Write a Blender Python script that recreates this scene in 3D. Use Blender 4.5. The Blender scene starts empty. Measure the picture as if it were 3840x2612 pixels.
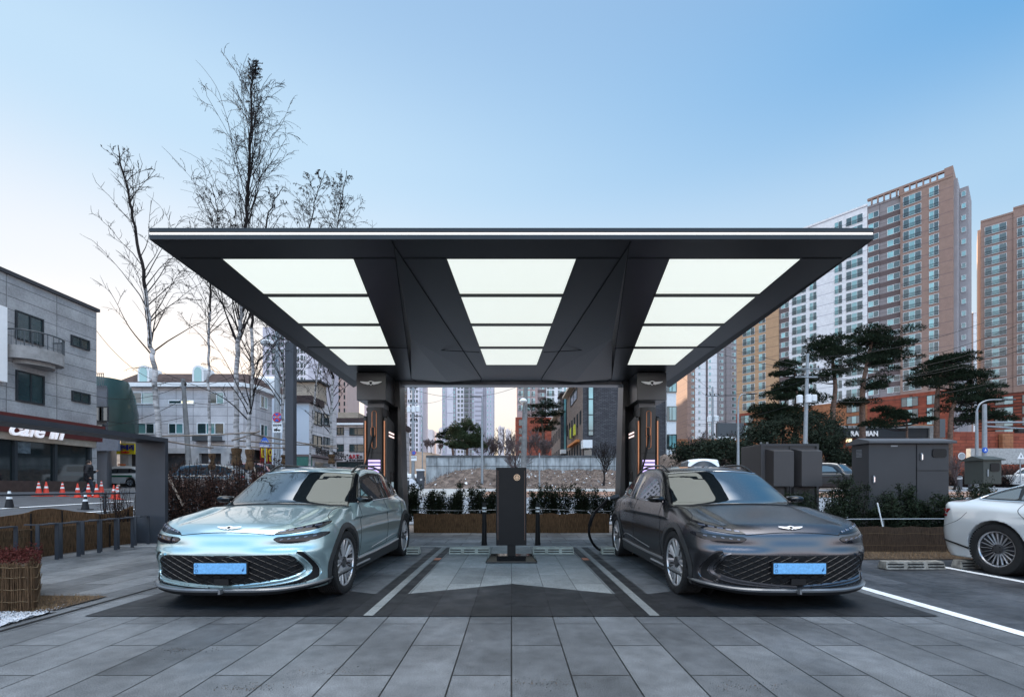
import bpy, bmesh, math, random
import numpy as np
from mathutils import Vector, Matrix
from mathutils.geometry import delaunay_2d_cdt
rnd = random.Random(7)
R = math.radians
S = bpy.context.scene
COL = S.collection
# ------------------------------------------------------------------ camera
CAMH, F = 1.24, 1705.0
cam = bpy.data.cameras.new('camera'); camo = bpy.data.objects.new('camera', cam); COL.objects.link(camo)
camo.location = (0, 0, CAMH); camo.rotation_euler = (R(90), 0, 0)
cam.sensor_width = 36; cam.lens = 36*F/3840; cam.shift_y = (1825-1306)/3840; cam.shift_x = (1920-1918)/3840
cam.clip_start = .05; cam.clip_end = 5000
S.camera = camo
# ------------------------------------------------------------------ sky and sun
SUN_AZ, SUN_EL = R(-36), R(3)          # behind the birches, just above the roofs
w = bpy.data.worlds.new("World"); S.world = w; w.use_nodes = True
nt = w.node_tree; nt.nodes.clear()
wo = nt.nodes.new('ShaderNodeOutputWorld'); bg = nt.nodes.new('ShaderNodeBackground')
sky = nt.nodes.new('ShaderNodeTexSky'); sky.sky_type = 'NISHITA'; sky.sun_disc = False
sky.sun_elevation = SUN_EL; sky.sun_rotation = SUN_AZ; sky.altitude = 50
sky.air_density = 1.0; sky.dust_density = 1.2; sky.ozone_density = 1.6
ZENITH, BACK = 4.0, 2.5      # extra sky brightness added as fill light, overhead and behind the camera
def lin(c): return tuple(((v/255)/12.92 if v/255 <= .04045 else ((v/255+.055)/1.055)**2.4) for v in c)
tcw = nt.nodes.new('ShaderNodeTexCoord'); spw = nt.nodes.new('ShaderNodeSeparateXYZ'); nt.links.new(tcw.outputs['Generated'], spw.inputs[0])
def skyramp(stops):
    r = nt.nodes.new('ShaderNodeValToRGB'); r.color_ramp.interpolation = 'EASE'; e = r.color_ramp.elements
    while len(e) < len(stops): e.new(.5)
    for k, (deg, c) in enumerate(stops): e[k].position = math.sin(R(deg)); e[k].color = (*lin(c), 1)
    nt.links.new(spw.outputs[2], r.inputs[0]); return r
ra = skyramp([(0, (255, 222, 200)), (4, (255, 238, 222)), (11, (251, 245, 243)), (20, (232, 239, 248)), (34, (192, 222, 246)), (50, (165, 200, 235)), (62, (230, 230, 230))])
rb = skyramp([(0, (238, 222, 224)), (7, (230, 230, 238)), (16, (206, 225, 241)), (25, (168, 207, 239)), (38, (104, 170, 226)), (50, (130, 175, 222)), (62, (230, 230, 230))])
dt = nt.nodes.new('ShaderNodeVectorMath'); dt.operation = 'DOT_PRODUCT'; dt.inputs[1].default_value = (math.sin(SUN_AZ), math.cos(SUN_AZ), 0)
nt.links.new(tcw.outputs['Generated'], dt.inputs[0])
mrw = nt.nodes.new('ShaderNodeMapRange'); mrw.inputs[1].default_value = .80; mrw.inputs[2].default_value = .05; nt.links.new(dt.outputs['Value'], mrw.inputs[0])
mxw = nt.nodes.new('ShaderNodeMix'); mxw.data_type = 'RGBA'; nt.links.new(mrw.outputs[0], mxw.inputs[0]); nt.links.new(ra.outputs[0], mxw.inputs[6]); nt.links.new(rb.outputs[0], mxw.inputs[7])
sc1 = nt.nodes.new('ShaderNodeVectorMath'); sc1.operation = 'SCALE'; sc1.inputs[3].default_value = 1.40; nt.links.new(mxw.outputs[2], sc1.inputs[0])
mxs = nt.nodes.new('ShaderNodeMix'); mxs.data_type = 'RGBA'; mxs.inputs[0].default_value = .94      # a little of the physical sky stays in
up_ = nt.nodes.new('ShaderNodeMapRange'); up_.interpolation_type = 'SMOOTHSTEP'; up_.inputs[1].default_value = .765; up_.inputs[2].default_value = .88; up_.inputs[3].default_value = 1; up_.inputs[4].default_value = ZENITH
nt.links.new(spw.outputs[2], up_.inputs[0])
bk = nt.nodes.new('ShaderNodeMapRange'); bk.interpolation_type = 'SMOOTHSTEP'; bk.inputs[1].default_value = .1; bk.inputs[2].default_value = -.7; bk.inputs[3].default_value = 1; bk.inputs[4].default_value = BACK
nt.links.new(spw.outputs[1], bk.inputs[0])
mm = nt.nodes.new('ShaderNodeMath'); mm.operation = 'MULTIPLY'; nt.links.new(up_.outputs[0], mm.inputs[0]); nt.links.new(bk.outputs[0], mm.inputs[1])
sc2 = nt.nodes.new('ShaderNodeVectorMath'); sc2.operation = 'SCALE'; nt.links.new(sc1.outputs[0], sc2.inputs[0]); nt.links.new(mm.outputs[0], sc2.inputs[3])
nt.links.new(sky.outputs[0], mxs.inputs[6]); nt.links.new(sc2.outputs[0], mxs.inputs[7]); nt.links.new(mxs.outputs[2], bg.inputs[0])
bg.inputs[1].default_value = .15
nt.links.new(bg.outputs[0], wo.inputs[0])
sl = bpy.data.lights.new('sun', 'SUN'); sl.energy = 2.0; sl.angle = R(.6); sl.color = (1, .78, .55)
so = bpy.data.objects.new('sun', sl); COL.objects.link(so)
sd = Vector((math.sin(SUN_AZ)*math.cos(SUN_EL), math.cos(SUN_AZ)*math.cos(SUN_EL), math.sin(SUN_EL)))
so.rotation_euler = sd.to_track_quat('Z', 'Y').to_euler(); so.location = sd*200
S.view_settings.view_transform = 'Standard'; S.view_settings.look = 'None'
S.view_settings.exposure = 2.3; S.view_settings.gamma = 1
# ------------------------------------------------------------------ helpers
def P(px, py, d): return Vector(((px-1918)*d/F, d, CAMH+(1825-py)*d/F))
def XX(px, d): return (px-1918)*d/F
def ZZ(py, d): return CAMH+(1825-py)*d/F
def ground_z(x, y):
    a = np.interp(y, [13, 27, 38, 60, 100, 400], [0, .95, 1.22, 1.6, 2, 3])
    b = np.interp(-x, [9, 15, 21, 24, 60], [0, .42, .8, 1.05, 1.3])*np.interp(y, [-4, 4], [0, 1])
    g = max(a, b)
    if x > -9 and y > 36:
        k = np.interp(x, [-9, -6], [0, 1])*np.interp(x, [30, 40], [1, 0])
        top = np.interp(y, [36, 50, 50.6, 52, 200], [1.2, 3.0, 3.0, 4.4, 6])
        g = g*(1-k)+max(g, top)*k
    if x > 12 and y > 30:
        k = np.interp(x, [12, 15], [0, 1])*np.interp(x, [31, 36], [1, 0])
        g = max(g, k*np.interp(y, [31, 40, 60], [1.0, 3.4, 5]))
    return float(g)

def mat(name, col, rough=.6, metal=0, var=.12, scale=6, bump=0, bscale=60, emit=0, coat=0, ior=None, spec=None, stretch=None, detail=6):
    m = bpy.data.materials.new(name); m.use_nodes = True
    n = m.node_tree.nodes; l = m.node_tree.links; b = n['Principled BSDF']
    b.inputs['Base Color'].default_value = (*col, 1); b.inputs['Roughness'].default_value = rough
    b.inputs['Metallic'].default_value = metal
    if coat: b.inputs['Coat Weight'].default_value = coat; b.inputs['Coat Roughness'].default_value = .03
    if ior: b.inputs['IOR'].default_value = ior
    if spec is None and rough >= .35 and not metal: spec = .22
    if spec is not None: b.inputs['Specular IOR Level'].default_value = spec
    if emit: b.inputs['Emission Color'].default_value = (*col, 1); b.inputs['Emission Strength'].default_value = emit
    tc = n.new('ShaderNodeTexCoord'); src = tc.outputs['Object']
    if stretch:
        mp = n.new('ShaderNodeMapping'); mp.inputs['Scale'].default_value = stretch
        l.new(src, mp.inputs[0]); src = mp.outputs[0]
    if var:
        t = n.new('ShaderNodeTexNoise'); t.inputs['Scale'].default_value = scale; t.inputs['Detail'].default_value = detail
        l.new(src, t.inputs['Vector'])
        mr = n.new('ShaderNodeMapRange'); mr.inputs[1].default_value = .3; mr.inputs[2].default_value = .7
        mr.inputs[3].default_value = 1-var; mr.inputs[4].default_value = 1+var
        l.new(t.outputs[0], mr.inputs[0])
        mx = n.new('ShaderNodeMix'); mx.data_type = 'RGBA'; mx.blend_type = 'MULTIPLY'; mx.inputs[0].default_value = 1
        mx.inputs[6].default_value = (*col, 1); l.new(mr.outputs[0], mx.inputs[7]); l.new(mx.outputs[2], b.inputs['Base Color'])
        m['mx'] = 1
    if bump:
        t2 = n.new('ShaderNodeTexNoise'); t2.inputs['Scale'].default_value = bscale; t2.inputs['Detail'].default_value = 4
        l.new(src, t2.inputs['Vector']); bp = n.new('ShaderNodeBump'); bp.inputs['Strength'].default_value = bump
        bp.inputs['Distance'].default_value = .01
        l.new(t2.outputs[0], bp.inputs['Height']); l.new(bp.outputs[0], b.inputs['Normal'])
    return m

def brickmat(name, c1, c2, mortar, bw, rh, ms, org=(0, 0), swap=False, rough=.7, offset=.5, speck=.2, stain=.25, plane='xy', bias=0, sscale=120):
    """tiles / bricks / cladding panels; plane gives the two object axes used (u=brick length, v=row)"""
    m = bpy.data.materials.new(name); m.use_nodes = True
    n = m.node_tree.nodes; l = m.node_tree.links; b = n['Principled BSDF']; b.inputs['Roughness'].default_value = rough; b.inputs['Specular IOR Level'].default_value = .25
    tc = n.new('ShaderNodeTexCoord'); sp = n.new('ShaderNodeSeparateXYZ'); l.new(tc.outputs['Object'], sp.inputs[0])
    cb = n.new('ShaderNodeCombineXYZ')
    ax = {'x': 0, 'y': 1, 'z': 2}
    if plane == 'wz':   # horizontal distance along any vertical wall: x+y
        ad = n.new('ShaderNodeMath'); ad.operation = 'ADD'; l.new(sp.outputs[0], ad.inputs[0]); l.new(sp.outputs[1], ad.inputs[1])
        s0, s1 = ad.outputs[0], sp.outputs[2]
    else: s0, s1 = sp.outputs[ax[plane[0]]], sp.outputs[ax[plane[1]]]
    for k, (s, o) in enumerate(((s0, org[0]), (s1, org[1]))):
        a = n.new('ShaderNodeMath'); a.operation = 'SUBTRACT'; a.inputs[1].default_value = o; l.new(s, a.inputs[0]); l.new(a.outputs[0], cb.inputs[k])
    br = n.new('ShaderNodeTexBrick'); br.offset = offset; br.squash = 1
    br.inputs['Scale'].default_value = 1; br.inputs['Brick Width'].default_value = bw; br.inputs['Row Height'].default_value = rh
    br.inputs['Mortar Size'].default_value = ms; br.inputs['Mortar Smooth'].default_value = .2; br.inputs['Bias'].default_value = bias
    br.inputs['Color1'].default_value = (*c1, 1); br.inputs['Color2'].default_value = (*c2, 1); br.inputs['Mortar'].default_value = (*mortar, 1)
    l.new(cb.outputs[0], br.inputs['Vector'])
    out = br.outputs['Color']
    for sc, am, dt in ((sscale, speck, 2), (1.3, stain, 6), (9, stain*.5, 5)):
        if not am: continue
        t = n.new('ShaderNodeTexNoise'); t.inputs['Scale'].default_value = sc; t.inputs['Detail'].default_value = dt
        l.new(tc.outputs['Object'], t.inputs['Vector'])
        mr = n.new('ShaderNodeMapRange'); mr.inputs[1].default_value = .3; mr.inputs[2].default_value = .7; mr.inputs[3].default_value = 1-am; mr.inputs[4].default_value = 1+am
        l.new(t.outputs[0], mr.inputs[0]); mx = n.new('ShaderNodeMix'); mx.data_type = 'RGBA'; mx.blend_type = 'MULTIPLY'; mx.inputs[0].default_value = 1
        l.new(out, mx.inputs[6]); l.new(mr.outputs[0], mx.inputs[7]); out = mx.outputs[2]
    l.new(out, b.inputs['Base Color'])
    t = n.new('ShaderNodeTexNoise'); t.inputs['Scale'].default_value = 4; l.new(tc.outputs['Object'], t.inputs['Vector'])
    mr = n.new('ShaderNodeMapRange'); mr.inputs[1].default_value = .35; mr.inputs[2].default_value = .65; mr.inputs[3].default_value = rough-.1; mr.inputs[4].default_value = rough+.1
    l.new(t.outputs[0], mr.inputs[0]); l.new(mr.outputs[0], b.inputs['Roughness'])
    bp = n.new('ShaderNodeBump'); bp.inputs['Strength'].default_value = .6; bp.inputs['Distance'].default_value = .004; bp.invert = True
    l.new(br.outputs['Fac'], bp.inputs['Height']); l.new(bp.outputs[0], b.inputs['Normal'])
    return m

class MB:
    def __init__(s): s.v = []; s.f = []; s.m = []
    def add(s, vs, fs, mi=0):
        o = len(s.v); s.v += [tuple(v) for v in vs]; s.f += [tuple(i+o for i in f) for f in fs]; s.m += [mi]*len(fs)
    def box(s, x0, x1, y0, y1, z0, z1, mi=0, M=None):
        v = [(x, y, z) for z in (z0, z1) for y in (y0, y1) for x in (x0, x1)]
        if M is not None: v = [M @ Vector(p) for p in v]
        s.add(v, [(0, 2, 3, 1), (4, 5, 7, 6), (0, 1, 5, 4), (2, 6, 7, 3), (0, 4, 6, 2), (1, 3, 7, 5)], mi)
    def tube(s, pts, rad, n=6, mi=0, cap=True):
        pts = [Vector(p) for p in pts]; N = len(pts)
        if not hasattr(rad, '__len__'): rad = [rad]*N
        up = None; rings = []
        for i, p in enumerate(pts):
            t = (pts[min(i+1, N-1)]-pts[max(i-1, 0)])
            if t.length < 1e-9: t = Vector((0, 0, 1))
            t.normalize()
            if up is None: up = Vector((0, 0, 1)) if abs(t.z) < .9 else Vector((1, 0, 0))
            a = t.cross(up)
            if a.length < 1e-6: a = t.cross(Vector((.3, 1, .2)))
            a.normalize(); b = t.cross(a); up = -b if False else up
            rings.append([p+(a*math.cos(2*math.pi*k/n)+b*math.sin(2*math.pi*k/n))*rad[i] for k in range(n)])
        fs = []
        for i in range(N-1):
            for k in range(n): fs.append((i*n+k, i*n+(k+1) % n, (i+1)*n+(k+1) % n, (i+1)*n+k))
        if cap: fs.append(tuple(range(n-1, -1, -1))); fs.append(tuple((N-1)*n+k for k in range(n)))
        s.add([v for r in rings for v in r], fs, mi)
    def cyl(s, x, y, z0, z1, r0, r1=None, n=16, mi=0): s.tube([(x, y, z0), (x, y, z1)], [r0, r0 if r1 is None else r1], n, mi)
    def prism(s, poly, y0, y1, mi=0, plane='xz'):
        n = len(poly)
        if plane == 'xz': v = [(a, y0, b) for a, b in poly]+[(a, y1, b) for a, b in poly]
        elif plane == 'yz': v = [(y0, a, b) for a, b in poly]+[(y1, a, b) for a, b in poly]
        else: v = [(a, b, y0) for a, b in poly]+[(a, b, y1) for a, b in poly]
        s.add(v, [tuple(range(n-1, -1, -1)), tuple(range(n, 2*n))]+[(i, (i+1) % n, (i+1) % n+n, i+n) for i in range(n)], mi)
    def lathe(s, prof, n=32, mi=0, axis='x', c=(0, 0, 0)):
        vs = []; N = len(prof)
        for h, r in prof:
            for k in range(n):
                a = 2*math.pi*k/n
                if axis == 'x': vs.append((c[0]+h, c[1]+r*math.cos(a), c[2]+r*math.sin(a)))
                else: vs.append((c[0]+r*math.cos(a), c[1]+r*math.sin(a), c[2]+h))
        s.add(vs, [(i*n+k, i*n+(k+1) % n, (i+1)*n+(k+1) % n, (i+1)*n+k) for i in range(N-1) for k in range(n)], mi)
    def mesh(s, name, mats):
        me = bpy.data.meshes.new(name); me.from_pydata(s.v, [], s.f)
        for m in (mats if isinstance(mats, (list, tuple)) else [mats]): me.materials.append(m)
        if any(s.m): me.polygons.foreach_set('material_index', s.m)
        me.update(); return me
    def build(s, name, mats, parent=None, smooth=False, bevel=0, recalc=True):
        me = s.mesh(name, mats)
        if recalc or bevel:
            bm = bmesh.new(); bm.from_mesh(me)
            if recalc: bmesh.ops.recalc_face_normals(bm, faces=bm.faces)
            if bevel:
                es = [e for e in bm.edges if len(e.link_faces) == 2 and e.calc_face_angle(0) > .6]
                bmesh.ops.bevel(bm, geom=es, offset=bevel, segments=2, affect='EDGES', profile=.6)
            bm.to_mesh(me); bm.free()
        o = link(name, me, parent)
        if smooth: shade(me, smooth)
        return o
def shade(me, ang=True):
    if ang is True: ang = 35
    me.polygons.foreach_set('use_smooth', [True]*len(me.polygons))
    try: me.set_sharp_from_angle(angle=R(ang))
    except Exception: pass
def link(name, me, parent=None):
    o = bpy.data.objects.new(name, me); COL.objects.link(o)
    if parent: o.parent = parent
    return o
def tag(o, label, cat=None, group=None, kind=None):
    if label: o['label'] = label
    if cat: o['category'] = cat
    if group: o['group'] = group
    if kind: o['kind'] = kind
    return o
def thing(name, label, cat, loc=(0, 0, 0), rz=0, group=None):
    o = bpy.data.objects.new(name, None); COL.objects.link(o); o.location = loc; o.rotation_euler = (0, 0, rz)
    o.empty_display_size = .2
    return tag(o, label, cat, group)
def struct(o): o['kind'] = 'structure'; return o
def dup(root, loc=None, rz=None, label=None, group=None, scale=None):
    def cp(o, par):
        c = o.copy(); COL.objects.link(c); c.parent = par
        for ch in list(o.children): cp(ch, c)
        return c
    r = cp(root, root.parent)
    if loc is not None: r.location = loc
    if rz is not None: r.rotation_euler = (0, 0, rz)
    if scale: r.scale = scale if hasattr(scale, '__len__') else (scale,)*3
    if label: r['label'] = label
    if group: r['group'] = group
    return r
def textmesh(txt, size, depth, m, name='lettering', parent=None, loc=(0, 0, 0), rot=(R(90), 0, 0), align='CENTER', shear=0, sx=1, bold=0):
    c = bpy.data.curves.new('t', 'FONT'); c.body = txt; c.size = size; c.extrude = depth; c.align_x = align; c.shear = shear; c.offset = bold
    c.resolution_u = 3
    o = bpy.data.objects.new('t', c); COL.objects.link(o)
    bpy.context.view_layer.update()
    me = bpy.data.meshes.new_from_object(o.evaluated_get(bpy.context.evaluated_depsgraph_get()))
    bpy.data.objects.remove(o); me.materials.clear(); me.materials.append(m)
    r = link(name, me, parent); r.location = loc; r.rotation_euler = rot; r.scale = (sx, 1, 1); return r
# ------------------------------------------------------------------ materials
MT = {}
MT['steel'] = mat('dark_steel', (.03, .031, .034), .38, .6, .1, 2)
MT['soffit'] = mat('soffit_panel', (.028, .028, .030), .38, .35, .08, 1.2)
MT['seam'] = mat('seam', (.008, .008, .009), .6)
MT['panel_light'] = mat('lit_diffuser', (.95, 1.0, .93), .5, emit=.158, var=0)
MT['strip_light'] = mat('lit_strip', (1, .97, .9), .5, emit=.36, var=0)
MT['chrome'] = mat('chrome', (.8, .8, .82), .12, 1, 0)
MT['white_metal'] = mat('white_emblem', (.8, .8, .8), .3, .2, 0)
MT['copper'] = mat('copper_trim', (.48, .21, .11), .35, .8, .05)
MT['black'] = mat('black_plastic', (.009, .009, .010), .45, 0, .1)
MT['black_gloss'] = mat('black_gloss', (.008, .008, .009), .08, 0, 0)
MT['rubber'] = mat('rubber', (.022, .022, .023), .75, 0, .15, 20, .3, 90)
MT['grey_metal'] = mat('grey_metal', (.042, .048, .060), .5, .2, .08, 3)
MT['galv'] = mat('galvanised', (.24, .265, .29), .45, .4, .12, 8)
MT['concrete'] = mat('concrete', (.34, .34, .335), .85, 0, .2, 5, .3, 80)
MT['asphalt'] = mat('asphalt', (.075, .08, .09), .85, 0, .18, 3, .3, 200)
MT['asphalt_pale'] = mat('asphalt_pale', (.20, .215, .24), .85, 0, .15, 2, .2, 150)
MT['white_paint'] = mat('white_paint', (.72, .74, .76), .6, 0, .1, 12)
MT['soil'] = mat('soil', (.07, .05, .035), .95, 0, .45, 14, .9, 70)
MT['snow'] = mat('snow', (.42, .44, .48), .7, 0, .2, 25, .6, 60)
MT['reed'] = mat('reed_mat', (.105, .062, .034), .9, 0, .75, 9, .8, 40, stretch=(14, 14, .8))
MT['reed_dark'] = mat('reed_mat_dark', (.055, .034, .022), .85, 0, .5, 9, .8, 40, stretch=(12, 12, .8))
MT['twine'] = mat('twine', (.12, .085, .05), .9)
MT['bark_white'] = mat('birch_bark', (.34, .325, .325), .85, 0, .75, 4, .5, 40, stretch=(1, 1, 4))
MT['bark_dark'] = mat('dark_bark', (.018, .014, .014), .9, 0, .3, 10)
MT['bark_pine'] = mat('pine_bark', (.13, .08, .06), .9, 0, .4, 6, .6, 30)
MT['twig'] = mat('twig', (.012, .009, .009), .85, 0, .2)
MT['twig_grey'] = mat('twig_grey', (.10, .075, .075), .85, 0, .2)
MT['pole_wood'] = mat('pole_wood', (.24, .2, .17), .85, 0, .3, 8, .3, 40)
def leafmat(name, c, var):
    m = mat(name, c, .75, 0, var, 2.5, spec=.12); return m
MT['leaf_pine'] = leafmat('pine_needles', (.016, .026, .015), .6)
MT['leaf_pine2'] = leafmat('pine_needles_pale', (.05, .068, .035), .5)
MT['leaf_hedge'] = leafmat('hedge_leaf', (.014, .022, .012), .6)
MT['leaf_brown'] = leafmat('dry_leaf', (.05, .026, .020), .6)
MT['leaf_red'] = leafmat('red_leaf', (.06, .014, .012), .6)
def glassmat(name, c, rough=.05, ior=1.9):
    return mat(name, c, rough, 0, 0, ior=ior)
MT['car_glass'] = glassmat('car_glass', (.012, .016, .018), .015, 3.3)
MT['win_glass'] = glassmat('window_glass', (.05, .12, .12), .04, 2.0)
MT['win_teal'] = mat('teal_glass', (.13, .30, .31), .08, 0, .6, .25, ior=2.0, detail=1)
MT['win_dark'] = mat('dark_glass', (.02, .045, .05), .08, 0, .5, .3, ior=1.8, detail=1)
MT['frame_white'] = mat('white_frame', (.68, .70, .72), .5, 0, .05)
MT['frame_dark'] = mat('dark_frame', (.03, .035, .04), .5, 0, .05)
MT['rail_dark'] = mat('dark_rail', (.07, .08, .09), .5, .3, 0)
MT['lit_window'] = mat('lit_window', (1, .9, .55), .5, emit=.3, var=0)
# ------------------------------------------------------------------ ground and paving
def grid_axis(lo, hi, fine_lo, fine_hi, step, coarse):
    a = list(np.arange(fine_lo, fine_hi+1e-6, step)); x = fine_lo; k = coarse
    while x > lo: x -= k; k *= 1.5; a.insert(0, x)
    x = fine_hi; k = coarse
    while x < hi: x += k; k *= 1.5; a.append(x)
    return a
gx = grid_axis(-1500, 1500, -40, 60, 1.25, 3); gy = grid_axis(-400, 2500, -8, 70, .9, 3)
m = MB(); nx = len(gx)
vs = [(x, y, ground_z(x, y)-.03) for y in gy for x in gx]
m.add(vs, [(j*nx+i, j*nx+i+1, (j+1)*nx+i+1, (j+1)*nx+i) for j in range(len(gy)-1) for i in range(nx-1)])
struct(m.build('ground', mat('dry_ground', (.15, .125, .11), .95, 0, .35, .8, .8, 6), smooth=True, recalc=False))
def drape(name, poly, m_, dz=.004, step=1.5, stripes=False):
    """sheet that follows the ground, poly in xy"""
    xs = [p[0] for p in poly]; ys = [p[1] for p in poly]; n = len(poly)
    pts = []; ed = []
    for i in range(n):
        a = Vector(poly[i]); b = Vector(poly[(i+1) % n]); k = max(1, int((b-a).length/step))
        for j in range(k): pts.append(a.lerp(b, j/k))
    nb = len(pts); ed = [(i, (i+1) % nb) for i in range(nb)]
    def inside(x, y):
        c = False
        for i in range(n):
            (x1, y1), (x2, y2) = poly[i], poly[(i+1) % n]
            if (y1 > y) != (y2 > y) and x < (x2-x1)*(y-y1)/(y2-y1)+x1: c = not c
        return c
    for x in np.arange(min(xs)+step*.5, max(xs), step):
        for y in np.arange(min(ys)+step*.5, max(ys), step):
            if inside(x, y): pts.append(Vector((x, y)))
    r = delaunay_2d_cdt(pts, ed, [], 1, 1e-5)
    b = MB(); b.add([(v.x, v.y, ground_z(v.x, v.y)+dz) for v in r[0]], [tuple(f) for f in r[2]])
    o = b.build(name, m_, recalc=False); me = o.data
    if me.polygons and me.polygons[0].normal.z < 0: me.flip_normals()
    return o
def flat(name, poly, z, m_):
    b = MB(); b.add([(x, y, z) for x, y in poly], [tuple(range(len(poly)))]); o = b.build(name, m_, recalc=False)
    if o.data.polygons[0].normal.z < 0: o.data.flip_normals()
    return o
TO = (2.998, 0.0)
pav = brickmat('granite_paving', (.080, .085, .092), (.135, .142, .151), (.009, .010, .011), 1.13, .393, .006, TO, plane='yx', rough=.5, speck=.65, stain=.34, sscale=150)
pavd = brickmat('granite_paving_dark', (.013, .014, .016), (.025, .026, .029), (.010, .010, .012), 1.13, .393, .0055, TO, plane='yx', rough=.6, speck=.5, stain=.4, sscale=150)
pavl = brickmat('granite_paving_pale', (.17, .178, .178), (.25, .26, .258), (.05, .053, .056), 1.13, .393, .0045, TO, plane='yx', rough=.65, speck=.5, stain=.18, sscale=150)
pavr = brickmat('granite_paving_bay', (.034, .038, .045), (.062, .067, .077), (.02, .022, .026), 1.13, .393, .005, TO, plane='yx', rough=.5, speck=.6, stain=.45, sscale=150)  # darker, more mottled tiles for the right bay
pavb = brickmat('granite_slabs', (.11, .117, .126), (.18, .187, .198), (.035, .036, .04), .78, .55, .008, (.1, 9.45), plane='xy', rough=.65, speck=.2, stain=.35)
struct(flat('plaza_paving', [(-8.35, -6), (4.31, -6), (4.31, 9.45), (-8.35, 9.45)], 0, pav))
struct(flat('parking_bay_paving', [(4.31, -6), (16, -6), (16, 7.75), (4.31, 7.75)], 0, pavr))
struct(flat('rear_walkway', [(-8.35, 9.49), (4.31, 9.49), (4.31, 12.2), (-8.35, 12.2)], 0.012, pavb))
b = MB(); b.box(-8.35, 4.31, 9.45, 9.49, -.02, .016); struct(b.build('walkway_edging', MT['concrete']))
struct(flat('charging_bay_paving', [(-1.2, 5.27), (0, 5.81), (1.2, 5.27), (1.2, 9.4), (-1.2, 9.4)], .004, pavl))
dz = [(-4.09, 4.35), (4.09, 4.35), (4.09, 5.4), (2.8, 5.78), (1.58, 5.25), (1.2, 5.25), (0, 5.8), (-1.2, 5.25), (-1.58, 5.25), (-2.8, 5.78), (-4.09, 5.4)]
struct(flat('dark_paving_band', dz, .008, pavd))
for s in (-1, 1):
    struct(flat('dark_lane_stripe', [(s*1.555, 5.26), (s*1.42, 5.26), (s*1.42, 9.3), (s*1.555, 9.3)], .006, pavd))
    struct(flat('dark_lane_stripe', [(s*1.32, 5.26), (s*1.205, 5.26), (s*1.205, 9.3), (s*1.32, 9.3)], .006, pavd))
    struct(flat('pale_lane_stripe', [(s*1.42, 4.35), (s*1.325, 4.35), (s*1.325, 9.3), (s*1.42, 9.3)], .012, pavl))
    struct(flat('orange_marker_tile', [(s*1.315, 7.66), (s*1.21, 7.66), (s*1.21, 7.88), (s*1.315, 7.88)], .012, mat('orange_tile', (.5, .2, .12), .7)))
struct(flat('parking_line', [(4.24, -3), (4.375, -3), (4.375, 7.4), (4.24, 7.4)], .006, MT['white_paint']))
struct(flat('parking_line', [(6.62, 2), (6.74, 2), (6.74, 7.3), (6.62, 7.3)], .006, MT['white_paint']))
# kerb strip and soil bed at lower left
struct(flat('drain_gap', [(-4.47, -3), (-4.41, -3), (-4.36, 5.9), (-4.40, 5.9)], .005, MT['seam']))
b = MB(); b.add([(-7.6, 3.2, .01), (-4.62, 3.2, .01), (-4.55, 5.12, .01), (-7.6, 5.2, .01)], [(0, 1, 2, 3)]); 
tag(flat('soil_bed', [(-7.6, 3.2), (-4.62, 3.2), (-4.56, 5.14), (-7.6, 5.22)], .012, MT['soil']), None, kind='structure')
m = MB()
for j in range(26):
    for i in range(34): m.v.append((-5.5+i*.03, 3.95+j*.022+.04*math.sin(i*.4), .008+.035*max(0, math.sin(i*.23)*math.cos((j-12)*.12))*rnd.uniform(.2, 1)-.004+rnd.uniform(0, .012)*(4 < j < 22)))
m.f = [(j*34+i, j*34+i+1, (j+1)*34+i+1, (j+1)*34+i) for j in range(25) for i in range(33) if rnd.random() < .86]; m.m = [0]*len(m.f)
for i in range(2600):       # snow lumps
    x = rnd.uniform(-5.3, -4.52); y = rnd.gauss(4.25, .15); r = rnd.uniform(.003, .011)*(1.2 if abs(y-4.25) < .2 else .7)
    if y > 4.47 and x < -4.7 or y < 3.7: continue
    vsn = [Vector((rnd.gauss(0, 1), rnd.gauss(0, 1), rnd.gauss(0, .5))).normalized()*r*rnd.uniform(.7, 1.3) for _ in range(7)]
    bmt = bmesh.new(); [bmt.verts.new(v) for v in vsn]; bmesh.ops.convex_hull(bmt, input=bmt.verts)
    bmt.verts.ensure_lookup_table(); bmt.verts.index_update()
    m.add([(v.co.x+x, v.co.y+y, v.co.z+.02) for v in bmt.verts], [tuple(v.index for v in f.verts) for f in bmt.faces]); bmt.free()
tag(m.build('snow_patch', MT['snow'], smooth=80), 'patch of old melting snow beside the reed wrapped planter', 'snow', kind='stuff')
def grass(name, x0, x1, y0, y1, n, z=.012, col='dry_grass', h=.04, hm=1):
    b = MB()
    for i in range(n):
        x = rnd.uniform(x0, x1); y = rnd.uniform(y0, y1); a = rnd.uniform(0, 6.3); l = rnd.uniform(.4, 1.4)*h; t = rnd.uniform(-.8, .8)*h
        b.add([(x, y, z), (x+.004*math.cos(a), y+.004*math.sin(a), z), (x+t, y+rnd.uniform(-.8, .8)*h, z+l)], [(0, 1, 2)])
    return b.build(name, MT[col], recalc=False)
MT['dry_grass'] = mat('dry_grass', (.20, .13, .07), .9, 0, .5, 8)
tag(grass('dry_grass', -6.8, -4.6, 4.5, 5.12, 3500), 'dry brown grass on the soil bed beside the planter', 'grass', kind='stuff')
struct(flat('soil_strip', [(3.6, 7.75), (16, 7.75), (16, 8.7), (3.6, 8.7)], .012, MT['soil']))
tag(grass('dry_grass', 3.8, 11, 7.78, 8.6, 7000), 'dry grass strip in front of the long reed mat on the right', 'grass', kind='stuff')
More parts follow.
